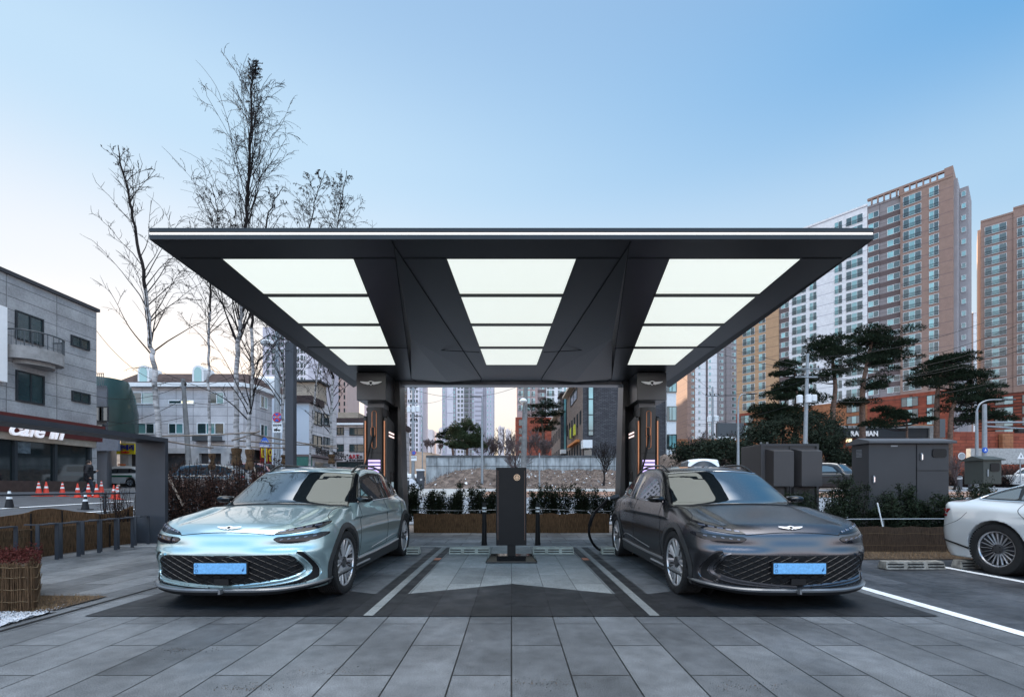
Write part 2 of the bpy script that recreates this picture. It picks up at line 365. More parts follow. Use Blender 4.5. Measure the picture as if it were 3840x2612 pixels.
# roads
struct(drape('street', [(-23.5, 4), (-10.6, 4), (-10.6, 14), (-10.6, 32), (-14, 60), (-40, 60), (-40, 30), (-23.5, 27)], MT['asphalt'], .0, 2))
struct(drape('road', [(-10.5, 14.2), (60, 14.2), (60, 23.5), (-10.5, 23.5)], MT['asphalt_pale'], .0, 2))
struct(drape('brick_pavement', [(-1.5, 23.6), (60, 23.6), (60, 28), (-1.5, 28)], brickmat('orange_pavers', (.24, .13, .09), (.30, .17, .12), (.12, .08, .06), .3, .15, .01, plane='xy', speck=.2), .0, 2))
struct(drape('pavement', [(-10.5, 23.6), (-1.6, 23.6), (-1.6, 28.1), (14, 28.1), (14, 33.5), (-10.5, 33.5)], MT['concrete'], .0, 2))
struct(drape('road', [(14.1, 28.1), (70, 28.1), (70, 45), (36, 45), (31, 31), (14.1, 31)], MT['asphalt_pale'], .004, 2))
b = MB()
def strip(x0, y0, x1, y1, wd, n=14):
    d = Vector((x1-x0, y1-y0)).normalized(); nn = Vector((-d.y, d.x))*wd/2
    for i in range(n):
        q = [Vector((x0, y0)).lerp(Vector((x1, y1)), i/n), Vector((x0, y0)).lerp(Vector((x1, y1)), (i+1)/n)]
        c = [q[0]+nn, q[0]-nn, q[1]-nn, q[1]+nn]
        b.add([(p.x, p.y, ground_z(p.x, p.y)+.02) for p in c], [(0, 1, 2, 3)])
strip(-16.2, 12, -17.5, 21, .16); strip(-14.0, 10, -14.4, 17.5, .16); strip(-12.3, 9, -12.5, 16, .16); strip(-18.5, 23, -19, 45, .16)
strip(-9, 15.4, 40, 15.4, .15); strip(17, 24.6, 40, 24.6, .12); strip(17, 26.6, 40, 26.6, .12)
struct(b.build('road_line', MT['white_paint'], recalc=False))
# rubble lot in front of the retaining wall
b = MB()
def rub(x, y): 
    h = .35*math.exp(-((x+2.5)/3.5)**2-((y-39)/2.6)**2)*3+.5*math.exp(-((x-15)/5)**2-((y-44)/3)**2)
    h += (.16*math.sin(x*2.1+y)+.12*math.sin(x*3.7-y*2.3)+.1*math.sin(y*4.1+x*5.3))*.6
    return h
xs = np.arange(-7.5, 30, .28); ys = np.arange(34.2, 49.9, .28)
for y in ys:
    for x in xs:
        e = min(1, (y-34.2)/1.2, (x+7.5)/1.5); b.v.append((x, y, ground_z(x, y)-.02+e*(max(0, rub(x, y))+rnd.uniform(0, .16))))
n_ = len(xs); b.f = [(j*n_+i, j*n_+i+1, (j+1)*n_+i+1, (j+1)*n_+i) for j in range(len(ys)-1) for i in range(n_-1)]; b.m = [0]*len(b.f)
struct(b.build('rubble_mound', mat('rubble_soil', (.13, .10, .085), .95, 0, .6, 1.8, .8, 12), recalc=False))
b = MB(); b2 = MB()
for i in range(9000):
    x = rnd.uniform(-7.3, 29); y = rnd.uniform(34.6, 49.5); z = ground_z(x, y)+max(0, rub(x, y))+.08
    l = rnd.uniform(.15, .5); a = rnd.uniform(0, 6.28); e = rnd.uniform(-.3, .9); w_ = .018
    q = Vector((math.cos(a)*math.cos(e), math.sin(a)*math.cos(e), math.sin(e)))*l
    b.add([(x, y, z), (x+w_, y, z), (x+q.x+w_, y+q.y, z+q.z), (x+q.x, y+q.y, z+q.z+w_)], [(0, 1, 2, 3)], 0 if rnd.random() < .75 else 1)
for i in range(260):
    x = rnd.uniform(-6.5, 29); y = rnd.uniform(35, 48); z = ground_z(x, y)+max(0, rub(x, y))+.12; r = rnd.uniform(.04, .17)
    b.add([(x+rnd.uniform(-r, r), y+rnd.uniform(-r, r), z+rnd.uniform(-r, r)) for _ in range(4)], [(0, 1, 2), (1, 2, 3), (0, 2, 3)], 2)
tag(b.build('dead_brushwood', [MT['twig_grey'], mat('straw', (.26, .2, .15), .9), MT['white_paint']], recalc=False), 'dead brushwood and litter lying over the vacant lot', 'brushwood', kind='stuff')
# far hill left of the retaining wall
b = MB()
for j in range(9):
    for i in range(31):
        x = -150+i*4.97; y = 62+j*14; b.v.append((x, y, ground_z(x, y)+(6.3 if j else -.3)*float(np.interp(x, [-148, -120, -13, -7], [0, 1, 1, 0]))*min(1, (j+1)/2.2)+.3*math.sin(i*1.3+j)))  # left reach stretched far out to block the low sun
b.f = [(j*31+i, j*31+i+1, (j+1)*31+i+1, (j+1)*31+i) for j in range(8) for i in range(30)]; b.m = [0]*len(b.f)
struct(b.build('hill', mat('dry_grass_hill', (.22, .16, .12), .95, 0, .3, .5, .5, 3), smooth=80, recalc=False))

# tyre marks on the dark band, grit and dead leaves on the stone
b = MB()
def tread(x0, y0, a0, curv, L, wd=.20):
    x, y, a = x0, y0, a0; s_ = .022
    for i in range(int(L/s_)):
        x += math.cos(a)*s_; y += math.sin(a)*s_; a += curv*s_
        if not (4.38 < y < 5.2 and -4 < x < 4.0) or rnd.random() < .25: continue
        nx2, ny2 = -math.sin(a), math.cos(a)
        for k in range(4):
            if rnd.random() < .3: continue
            o = (k-1.5)*wd/4; q = wd/4*.8; t_ = .006; e = .012*(1 if k % 2 else -1)
            p = [(x+nx2*o, y+ny2*o), (x+nx2*(o+q)+math.cos(a)*e, y+ny2*(o+q)+math.sin(a)*e)]
            b.add([(p[0][0], p[0][1], .0105), (p[1][0], p[1][1], .0105), (p[1][0]+math.cos(a)*t_, p[1][1]+math.sin(a)*t_, .0105), (p[0][0]+math.cos(a)*t_, p[0][1]+math.sin(a)*t_, .0105)], [(0, 1, 2, 3)])
for q in ((-3.7, 4.3, 1.2, .25, 1.2), (-3.1, 4.3, 1.75, -.3, 1.2), (-2.2, 4.3, 1.35, .4, 1.1), (-1.95, 4.35, 1.9, .1, 1.0), (.3, 4.3, 1.9, .4, 1.0), (.9, 4.3, 1.5, -.3, 1.0), (1.7, 4.3, 1.8, .5, 1.2), (2.2, 4.3, 1.2, .5, 1.2), (2.5, 4.3, 2.1, -.4, 1.2), (3.2, 4.3, 1.5, .2, 1.1), (1.45, 4.3, 1.2, .3, 1.1)): tread(*q)
struct(b.build('tyre_marks', mat('dust_mark', (.042, .043, .047), .85, 0, .5, 30), recalc=False))
b = MB()
def crumb(x, y, z, r, mi=0):
    b.add([(x+rnd.uniform(-r, r), y+rnd.uniform(-r, r), z+rnd.uniform(0, r)) for _ in range(4)], [(0, 1, 2), (0, 2, 3), (0, 3, 1), (1, 2, 3)], mi)
for (u, v, sx) in ((415, 1476, .12), (730, 1524, .16), (1215, 1549, .13), (1690, 1558, .13), (1270, 1398, .08), (560, 1560, .1)):
    d = 1.24*1032/(v-1104.5); x = (u-1160)*d/1032
    for _ in range(170): crumb(x+rnd.gauss(0, sx), d+rnd.gauss(0, .035), .003, rnd.uniform(.002, .006), 0 if rnd.random() < .7 else 1)
for _ in range(900):
    x, y = rnd.uniform(-8, 9), rnd.uniform(2.4, 12); crumb(x, y, .010, rnd.uniform(.002, .007), 0 if rnd.random() < .6 else (2 if rnd.random() < .5 else 1))
for _ in range(500):
    x = rnd.uniform(-2.6, 2.6); crumb(x, 12.18-abs(rnd.gauss(0, .07)), .016, rnd.uniform(.006, .018), 1)
tag(b.build('grit', [mat('dark_grit', (.02, .018, .016), .95), mat('leaf_crumb', (.14, .08, .04), .9), mat('pale_grit', (.4, .4, .4), .9)], recalc=False), 'scattered grit and dead leaf crumbs lying on the paving', 'grit', kind='stuff')
# ------------------------------------------------------------------ charging canopy
YF, YB = 5.06, 11.3
def sz(y): return 3.98-.0192*(y-YF)      # soffit height
can = thing('charging_canopy', 'large dark grey flat charging canopy with twelve lit ceiling panels on two legs', 'canopy', (0, YF, 0))
def cobj(b, name, m_, bevel=0, smooth=False, parent=None, **k):
    o = b.build(name, m_, parent or can, bevel=bevel, smooth=smooth, **k)
    o.matrix_parent_inverse = Matrix.Translation((0, -YF, 0)); return o
HW = 4.01
b = MB()   # roof deck: a tapered slab, deeper at the rear
prof = [(YF+.02, 4.10), (YB+.35, 4.12), (YB+.35, 3.79), (YB, 3.79)]
b.add([(-HW, YF+.02, 4.10), (HW, YF+.02, 4.10), (HW+.02, YB+.3, 4.12), (-HW-.02, YB+.3, 4.12),
       (-HW, YF+.02, 4.0), (HW, YF+.02, 4.0), (HW-.14, YB+.3, 3.98), (-HW+.14, YB+.3, 3.98)], [(0, 1, 2, 3), (0, 4, 5, 1), (2, 6, 7, 3), (4, 7, 6, 5)])
cobj(b, 'roof_deck', MT['steel'])
b = MB()
b.box(-HW, HW, YF-.03, YF+.02, 4.058, 4.105); b.box(-HW, HW, YF-.03, YF+.02, 3.975, 4.032)
cobj(b, 'front_fascia', MT['steel'], bevel=.004)
b = MB(); b.box(-HW+.003, HW-.003, YF-.018, YF+.018, 4.033, 4.057); cobj(b, 'light_strip', MT['strip_light'])
for s in (-1, 1):   # side fascia, drops below the soffit towards the rear
    b = MB()
    A = [(s*HW, YF+.02, 4.105), (s*HW, YF+.02, 3.975), (s*(HW-.02), YF+.02, 3.978)]
    B = [(s*(HW+.02), YB+.3, 4.12), (s*(HW+.02), YB+.3, 3.775), (s*(HW-.16), YB+.3, sz(YB)+.01)]
    b.add(A+B, [(0, 1, 4, 3), (1, 2, 5, 4), (0, 2, 1), (3, 4, 5), (0, 3, 5, 2)]); cobj(b, 'side_fascia', MT['soffit'])
b = MB(); b.box(-HW+.14, HW-.14, YB+.02, YB+.3, 3.775, 3.975); cobj(b, 'rear_beam', mat('brushed_beam', (.25, .25, .26), .32, .9, .1, 3), bevel=.01)
# light panels: trapezoid columns of four
def xl(a, b_, y, y0=5.45, y1=9.88): return a+(b_-a)*(y-y0)/(y1-y0)
rows = [(5.45, 6.40), (6.46, 7.50), (7.57, 8.66), (8.74, 9.88)]
cols = [((-3.47, -1.895), (-3.55, -2.52)), ((-.775, .775), (-.545, .545)), ((1.895, 3.47), (2.52, 3.55))]
openings = []
for (a0, a1), (b0, b1) in cols:
    for (y0, y1) in rows:
        q = [(xl(a0, b0, y0), y0), (xl(a1, b1, y0), y0), (xl(a1, b1, y1), y1), (xl(a0, b0, y1), y1)]
        b = MB(); b.add([(x, y, sz(y)+.004) for x, y in q]+[(x, y, sz(y)+.03) for x, y in q], [(0, 1, 2, 3), (4, 7, 6, 5), (0, 4, 5, 1), (1, 5, 6, 2), (2, 6, 7, 3), (3, 7, 4, 0)])
        cobj(b, 'light_panel', MT['panel_light'], recalc=True)
    openings.append([(a0, 5.45), (a1, 5.45), (b1, 9.88), (b0, 9.88)])
# soffit sheet with the three openings left free, cross bars between the panels
b = MB(); ye, yb = YF+.02, YB+.05
def quad(p): b.add([(x, y, sz(y)-.004) for x, y in p], [tuple(range(len(p)))])
xe = lambda y: HW-.02-.13*(y-ye)/(yb-ye)
quad([(-xe(ye), ye), (xe(ye), ye), (xe(5.45), 5.45), (-xe(5.45), 5.45)]); quad([(-xe(9.88), 9.88), (xe(9.88), 9.88), (xe(yb), yb), (-xe(yb), yb)])
quad([(-xe(5.45), 5.45), (-3.47, 5.45), (-3.55, 9.88), (-xe(9.88), 9.88)]); quad([(3.47, 5.45), (xe(5.45), 5.45), (xe(9.88), 9.88), (3.55, 9.88)])
quad([(-1.895, 5.45), (-.775, 5.45), (-.545, 9.88), (-2.52, 9.88)]); quad([(.775, 5.45), (1.895, 5.45), (2.52, 9.88), (.545, 9.88)])
for (a0, a1), (b0, b1) in cols:
    for y, y2 in ((6.40, 6.46), (7.50, 7.57), (8.66, 8.74)): b.box(xl(a0, b0, y)-.01, xl(a1, b1, y)+.01, y, y2, sz(y)-.02, sz(y)+.03)
cobj(b, 'soffit', MT['soffit'], recalc=False)
for s in (-1, 1):   # folded triangular facets that drop towards the rear
    A = (s*1.33, 5.16); B = (s*2.42, 11.0); C_ = (s*.725, 11.0); b = MB(); z = lambda y: sz(y)-.006
    v = [(A[0], A[1], z(A[1])-.004), (s*1.75, 7.9, z(7.9)-.10), (s*1.53, 11.0, z(11)-.085), (B[0], B[1], z(11)-.01), (C_[0], C_[1], z(11)-.01), (s*1.53, 11.3, z(11)-.01)]
    b.add(v, [(0, 1, 3), (1, 2, 3), (0, 4, 1), (1, 4, 2), (2, 4, 5), (2, 5, 3)]); cobj(b, 'folded_facet', MT['soffit'])
    b = MB()
    for p, q in ((A, B), (A, C_), (B, (B[0]-s*.06, 11.25)), (C_, (C_[0]+s*.04, 11.25)), ((s*1.33, 5.08), A)):
        b.tube([(p[0], p[1], sz(p[1])-.008), (q[0], q[1], sz(q[1])-.012)], .009, 4)
    b.tube([(s*3.9, 8.68, sz(8.68)-.006), (s*3.52, 8.68, sz(8.68)-.006)], .006, 4)
    b.tube([(s*2.36, 8.68, sz(8.68)-.006), (s*.61, 8.68, sz(8.68)-.1)], .006, 4)
    b.tube([(s*3.95, 5.43, sz(5.43)-.006), (s*3.47, 5.43, sz(5.43)-.006)], .005, 4); b.tube([(s*1.9, 5.43, sz(5.43)-.006), (s*.78, 5.43, sz(5.43)-.006)], .005, 4)
    cobj(b, 'panel_joint', MT['seam'])
legm = mat('leg_panel', (.07, .07, .072), .33, .75, .12, 1.2)
def wings(b, y, cx, cz, wd, th=.01, mi=0, M=None):
    """winged crest outline; the wings are two tapered blades with feather steps"""
    def sh(p): return [(cx+x*wd, cz+z*wd) for x, z in p]
    for s in (-1, 1):
        p = [(.085, .07), (.16, .045), (.30, .055), (.5, .065), (.47, .03), (.445, .022), (.41, -.005), (.375, -.012), (.33, -.04), (.28, -.045), (.19, -.07), (.13, -.085), (.075, -.06)]
        q = [(s*x, z) for x, z in p]
        b.prism(sh(q), y-th, y, mi)
    b.prism(sh([(0, -.12), (-.06, -.07), (-.085, 0), (-.10, .05), (-.05, .085), (0, .095), (.05, .085), (.10, .05), (.085, 0), (.06, -.07)]), y-th*1.3, y, mi)
    b.prism(sh([(0, -.085), (-.045, -.05), (-.07, .035), (0, .055), (.07, .035), (.045, -.05)]), y-th*1.6, y-th*1.25, mi+1)
for s in (-1, 1):
    b = MB()   # leg: portal with a recess towards the cars
    xi, xo = 2.69, 3.40
    Mx = Matrix.Diagonal((s, 1, 1, 1))
    b.add([Mx @ Vector(v) for v in [(2.76, 11.2, sz(11.2)), (2.645, 11.2, 0), (2.80, 11.2, 0), (2.80, 11.2, 3.22), (3.40, 11.2, 3.22), (3.40, 11.2, sz(11.2)),
           (2.76, 11.75, sz(11.2)), (2.645, 11.75, 0), (2.80, 11.75, 0), (2.80, 11.75, 3.22), (3.40, 11.75, 3.22), (3.40, 11.75, sz(11.2))]],
          [(0, 1, 2, 3), (0, 3, 4, 5), (6, 9, 8, 7), (6, 11, 10, 9), (0, 6, 7, 1), (2, 8, 9, 3), (3, 9, 10, 4), (4, 10, 11, 5), (0, 5, 11, 6), (1, 7, 8, 2)])
    b.box(*sorted((s*2.80, s*3.33)), 11.6, 11.74, 0, 3.22, 1)
    lg = cobj(b, 'leg', [legm, MT['black']])
    b = MB(); b.box(*sorted((s*2.87, s*3.545)), 10.4, 11.2, 3.225, sz(10.8)-.01); hd = cobj(b, 'head_box', legm, bevel=.012)
    b = MB(); wings(b, 10.385, s*3.21, 3.615, .50); o = b.build('winged_emblem', [MT['white_metal'], MT['black']], can); o.matrix_parent_inverse = Matrix.Translation((0, -YF, 0))
    b = MB(); b.box(*sorted((s*3.02, s*3.4)), 10.75, 11.19, 3.09, 3.224); cobj(b, 'junction_box', mat('pale_box', (.22, .23, .24), .5, .3))
# ------------------------------------------------------------------ chargers
violet = mat('violet_lit_louvre', (.62, .48, .95), .5, emit=.25, var=0)
pinkw = mat('status_light', (1, .72, .68), .5, emit=.28, var=0)
def capsule(cx, cz, hw, hh, n=8):
    p = []
    for k in range(n+1): a = math.pi*k/n; p.append((cx+hw*math.cos(a), cz+hh-hw+hw*math.sin(a)))
    for k in range(n+1): a = math.pi+math.pi*k/n; p.append((cx+hw*math.cos(a), cz-hh+hw+hw*math.sin(a)))
    return p
def ring(b, pts, y, r, mi=0): 
    q = [(x, y, z) for x, z in pts]; q.append(q[0]); b.tube(q, r, 6, mi, cap=False)
def charger(s, label):
    cx = s*3.14
    t = thing('charger', label, 'charger', (cx, 10.8, 0), 0, 'chargers in the canopy legs')
    blk = mat('charger_shell', (.022, .022, .023), .38, .2, .06, 2)
    b = MB(); p = []      # rounded front column
    for k in range(13): a = math.pi*k/12; p.append((-.18*math.cos(a), -.34-.06*math.sin(a)))
    p += [(.18, .3), (-.18, .3)]
    b.prism([(x, y) for x, y in p], 0.02, 3.07, plane='xy'); o = b.build('column', blk, t, smooth=40)
    b = MB(); b.box(-.165, .165, -.405, -.38, 2.02, 2.026); b.build('seam', MT['seam'], t)
    for sx in (-1, 1):
        b = MB(); q = [(-.33, .0), (-.33, 2.83), (-.27, 2.88), (.28, 2.80), (.34, 2.72), (.34, 0)]
        b.prism(q, sx*.20, sx*.275, plane='yz'); b.build('side_panel', mat('charger_side', (.04, .039, .038), .45, .2, .06, 2), t, bevel=.012)
        b = MB(); b.box(*sorted((sx*.205, sx*.235)), -.352, -.334, .02, 2.76); b.build('copper_strip', MT['copper'], t)
        if sx == -s:
            for k, z0 in enumerate((2.50, 2.42)):
                b = MB(); b.box(*sorted((sx*.276, sx*.281)), -.18, .28, z0, z0+.035); b.build('status_light', pinkw, t)
            b = MB(); b.box(*sorted((sx*.276, sx*.285)), -.05, .26, .62, 1.6); f = b.build('screen_panel', MT['black_gloss'], t)
            b = MB(); b.box(*sorted((sx*.286, sx*.289)), .02, .2, 1.12, 1.36); b.build('screen', mat('screen_glow', (.35, .45, .5), .2, emit=.1, var=0), f)
    b = MB(); ring(b, capsule(0, 2.55, .05, .43), -.402, .009); b.build('copper_loop', MT['copper'], t)
    b = MB(); hp = capsule(-.02*1, 2.50, .045, .11); ring(b, hp, -.43, .008, 1); b.prism(hp, -.43, -.39, 0); b.build('plug_holder', [MT['black'], MT['copper']], t)
    for k in range(6):
        b = MB(); z0 = 1.86-k*.078; pp = [(-.135, z0), (.135, z0), (.135, z0-.045), (-.135, z0-.045)]; b.prism(pp, -.412, -.36); b.build('lit_louvre', violet, t)
    return t
ch1 = charger(-1, 'tall black charger with copper trim in the canopy leg behind the mint car')
ch2 = charger(1, 'tall black charger with copper trim in the canopy leg behind the matt grey car')
def smooth_path(pts, n=8):
    pts = [Vector(p) for p in pts]; out = []
    for i in range(len(pts)-1):
        p0, p1, p2, p3 = pts[max(i-1, 0)], pts[i], pts[i+1], pts[min(i+2, len(pts)-1)]
        for k in range(n):
            t = k/n; out.append(.5*((2*p1)+(p2-p0)*t+(2*p0-5*p1+4*p2-p3)*t*t+(3*p1-p0-3*p2+p3)*t**3))
    out.append(pts[-1]); return out
b = MB(); b.tube(smooth_path([(-3.16, 10.36, 2.42), (-3.2, 10.32, 2.2), (-3.32, 10.30, 1.7), (-3.45, 10.28, 1.3), (-3.5, 10.27, .7)]), .022, 8)
tag(b.build('charging_cable', MT['black'], smooth=60), 'black cable hanging from the charger behind the mint car', 'cable')
b = MB(); b.tube(smooth_path([(3.14, 10.36, 2.42), (3.1, 10.33, 2.2), (2.98, 10.31, 1.7), (2.82, 10.3, 1.2), (2.8, 10.29, .6)]), .02, 8)
tag(b.build('charging_cable', MT['black'], smooth=60), 'twin black cable hanging down the front of the charger behind the matt grey car', 'cable')
# the thick cable plugged into the grey car's rear flank, looping to the floor
b = MB()
cpts = [P(2310, 1864, 8.0), P(2283, 1868, 8.05), P(2262, 1888, 8.1), P(2228, 1925, 8.2), P(2210, 1975, 8.25), P(2213, 2015, 8.3), P(2235, 2050, 8.4), P(2262, 2062, 8.7), P(2330, 2058, 9.2), P(2420, 2000, 10.2)]
b.tube(smooth_path(cpts), .024, 8)
b.tube(smooth_path([P(2226, 1925, 8.19), P(2218, 1945, 8.2), P(2211, 1970, 8.25)]), .034, 8)
tag(b.build('charging_cable', MT['black'], smooth=60), 'thick black charging cable looping from the rear flank of the matt grey car', 'cable')
b = MB(); b.tube([P(2275, 1868, 8.05), P(2300, 1864, 8.0), P(2322, 1858, 7.98)], [.025, .04, .048], 8); b.tube([P(2283, 1868, 8.03), P(2288, 1867, 8.02)], .034, 8, 1)
tag(b.build('charging_plug', [MT['grey_metal'], MT['white_metal']], smooth=50), 'charging plug pushed into the rear flank of the matt grey car', 'plug')
# ------------------------------------------------------------------ totem, bollards, wheel stops
t = thing('information_totem', 'black upright sign panel with a round copper badge on a sloped foot', 'totem', (0, 7.62, 0))
b = MB(); b.box(-.255, .25, -.06, .06, .27, 1.565); b.build('sign_panel', MT['black'], t, bevel=.006)
for x in (-.225, .22):
    b = MB(); b.box(x-.003, x+.003, -.064, -.058, .36, 1.51); b.build('copper_strip', mat('dull_copper', (.16, .10, .08), .4, .6), t)
bw = XX(1938.5, 7.56); bz = ZZ(1789, 7.56); n = 24; b = MB()
b.prism([(bw+.053*math.cos(2*math.pi*k/n), bz+.053*math.sin(2*math.pi*k/n)) for k in range(n)], -.066, -.058)
for k in range(8):
    a = 2*math.pi*k/8; c, s_ = math.cos(a), math.sin(a)
    b.prism([(bw+.010*c, bz+.010*s_), (bw+.044*c-.009*s_, bz+.044*s_+.009*c), (bw+.044*c+.009*s_, bz+.044*s_-.009*c)], -.068, -.0655, 1)
b.build('round_badge', [mat('badge', (.75, .5, .32), .4, .3, 0), MT['black']], t)
b = MB(); b.box(-.07, .07, -.05, .05, .07, .29); b.build('stem', MT['black'], t, bevel=.01)
b = MB(); b.add([(-.42, -.24, 0), (.42, -.24, 0), (.42, .26, 0), (-.42, .26, 0), (-.42, -.24, .03), (.42, -.24, .03), (.42, .26, .03), (-.42, .26, .03), (-.35, -.12, .105), (.35, -.12, .105), (.35, .14, .105), (-.35, .14, .105)],
  [(0, 1, 5, 4), (1, 2, 6, 5), (2, 3, 7, 6), (3, 0, 4, 7), (4, 5, 9, 8), (5, 6, 10, 9), (6, 7, 11, 10), (7, 4, 8, 11), (8, 9, 10, 11)])
b.build('foot', MT['black_gloss'], t, bevel=.008)
def bollard(x, y, z, label, g, h=.9, r0=.055, r1=.04, base=True, mt='black'):
    t = thing('bollard', label, 'bollard', (x, y, z), 0, g)
    b = MB(); b.tube([(0, 0, .0), (0, 0, .05), (0, 0, .055), (0, 0, h-.13), (0, 0, h-.04), (0, 0, h)], [r0*1.1, r0*1.1, r0, r1, r1*1.05, r1*.5], 20); b.build('post', MT[mt], t, smooth=40)
    for dz_ in (h-.13, h-.195):
        b = MB(); rr = r1*1.06+.002; b.tube([(0, 0, dz_), (0, 0, dz_+.032)], rr, 20); b.build('reflective_band', MT['white_paint'], t, smooth=40)
    return t
b1 = bollard(-.575, 9.62, .012, 'black bollard with white bands left of the black totem', 'bollards either side of the totem')
dup(b1, (.555, 9.62, .012), label='black bollard with white bands right of the black totem')
def wheelstop(x0, x1, y, label, m_=None):
    L = x1-x0
    t = thing('wheel_stop', label, 'wheel stop', ((x0+x1)/2, y, .005), 0, 'concrete wheel stops')
    b = MB(); h = L/2
    b.add([(-h, -.08, 0), (h, -.08, 0), (h, .1, 0), (-h, .1, 0), (-h+.015, -.055, .12), (h-.015, -.055, .12), (h-.015, .075, .12), (-h+.015, .075, .12)], [(3, 2, 1, 0), (0, 1, 5, 4), (1, 2, 6, 5), (2, 3, 7, 6), (3, 0, 4, 7), (4, 5, 6, 7)])
    b.build('block', m_ or WSM, t, bevel=.012)
    b = MB()
    for k in range(3):
        cx = -h+L*(k+.5)/3
        b.box(cx-L*.13, cx+L*.13, -.079, -.062, .035, .05); b.box(cx-L*.13, cx+L*.13, -.071, -.055, .075, .09)
    b.build('reflector_slot', MT['seam'], t)
    return t
WSM = mat('pale_concrete', (.36, .38, .34), .8, 0, .25, 10, .3, 60); WSD = mat('worn_concrete', (.22, .21, .19), .85, 0, .5, 12, .5, 60)
wheelstop(-1.155, -.39, 8.42, 'pale concrete wheel stop left of the totem foot'); wheelstop(.39, 1.155, 8.42, 'pale concrete wheel stop right of the totem foot')
wheelstop(-2.44, -1.69, 8.42, 'pale concrete wheel stop behind the rear wheel of the mint car'); wheelstop(1.66, 2.4, 8.42, 'pale concrete wheel stop behind the rear wheel of the matt grey car')
wheelstop(5.60, 6.5, 6.87, 'worn concrete wheel stop in the empty bay beside the matt grey car', WSD); wheelstop(6.8, 7.5, 6.95, 'worn concrete wheel stop behind the rear wheel of the white sedan', WSD)
# ------------------------------------------------------------------ cars: bodies are smooth implicit solids turned into meshes
def crv(pts, n=400):
    """smooth monotone curve through points -> vectorised lookup"""
    xs = np.array([p[0] for p in pts], float); ys = np.array([p[1] for p in pts], float)
    h = np.diff(xs); d = np.diff(ys)/h; mtg = np.zeros(len(xs)); mtg[0] = d[0]; mtg[-1] = d[-1]
    for i in range(1, len(xs)-1):
        mtg[i] = 0 if d[i-1]*d[i] <= 0 else (h[i-1]+h[i])*2/((2*h[i]+h[i-1])/d[i-1]+(h[i]+2*h[i-1])/d[i])*.666*.75 if False else (0 if d[i-1]*d[i] <= 0 else 2*d[i-1]*d[i]/(d[i-1]+d[i]))
    X = np.linspace(xs[0], xs[-1], n); i = np.clip(np.searchsorted(xs, X)-1, 0, len(h)-1); t = (X-xs[i])/h[i]
    Y = (2*t**3-3*t**2+1)*ys[i]+(t**3-2*t**2+t)*h[i]*mtg[i]+(-2*t**3+3*t**2)*ys[i+1]+(t**3-t**2)*h[i]*mtg[i+1]
    return lambda x: np.interp(x, X, Y)
def smax(a, b, k): h = np.clip(.5+.5*(a-b)/k, 0, 1); return b+(a-b)*h+k*h*(1-h)
def smin(a, b, k): return -smax(-a, -b, k)
def sstep(a, b, x): t = np.clip((x-a)/(b-a), 0, 1); return t*t*(3-2*t)
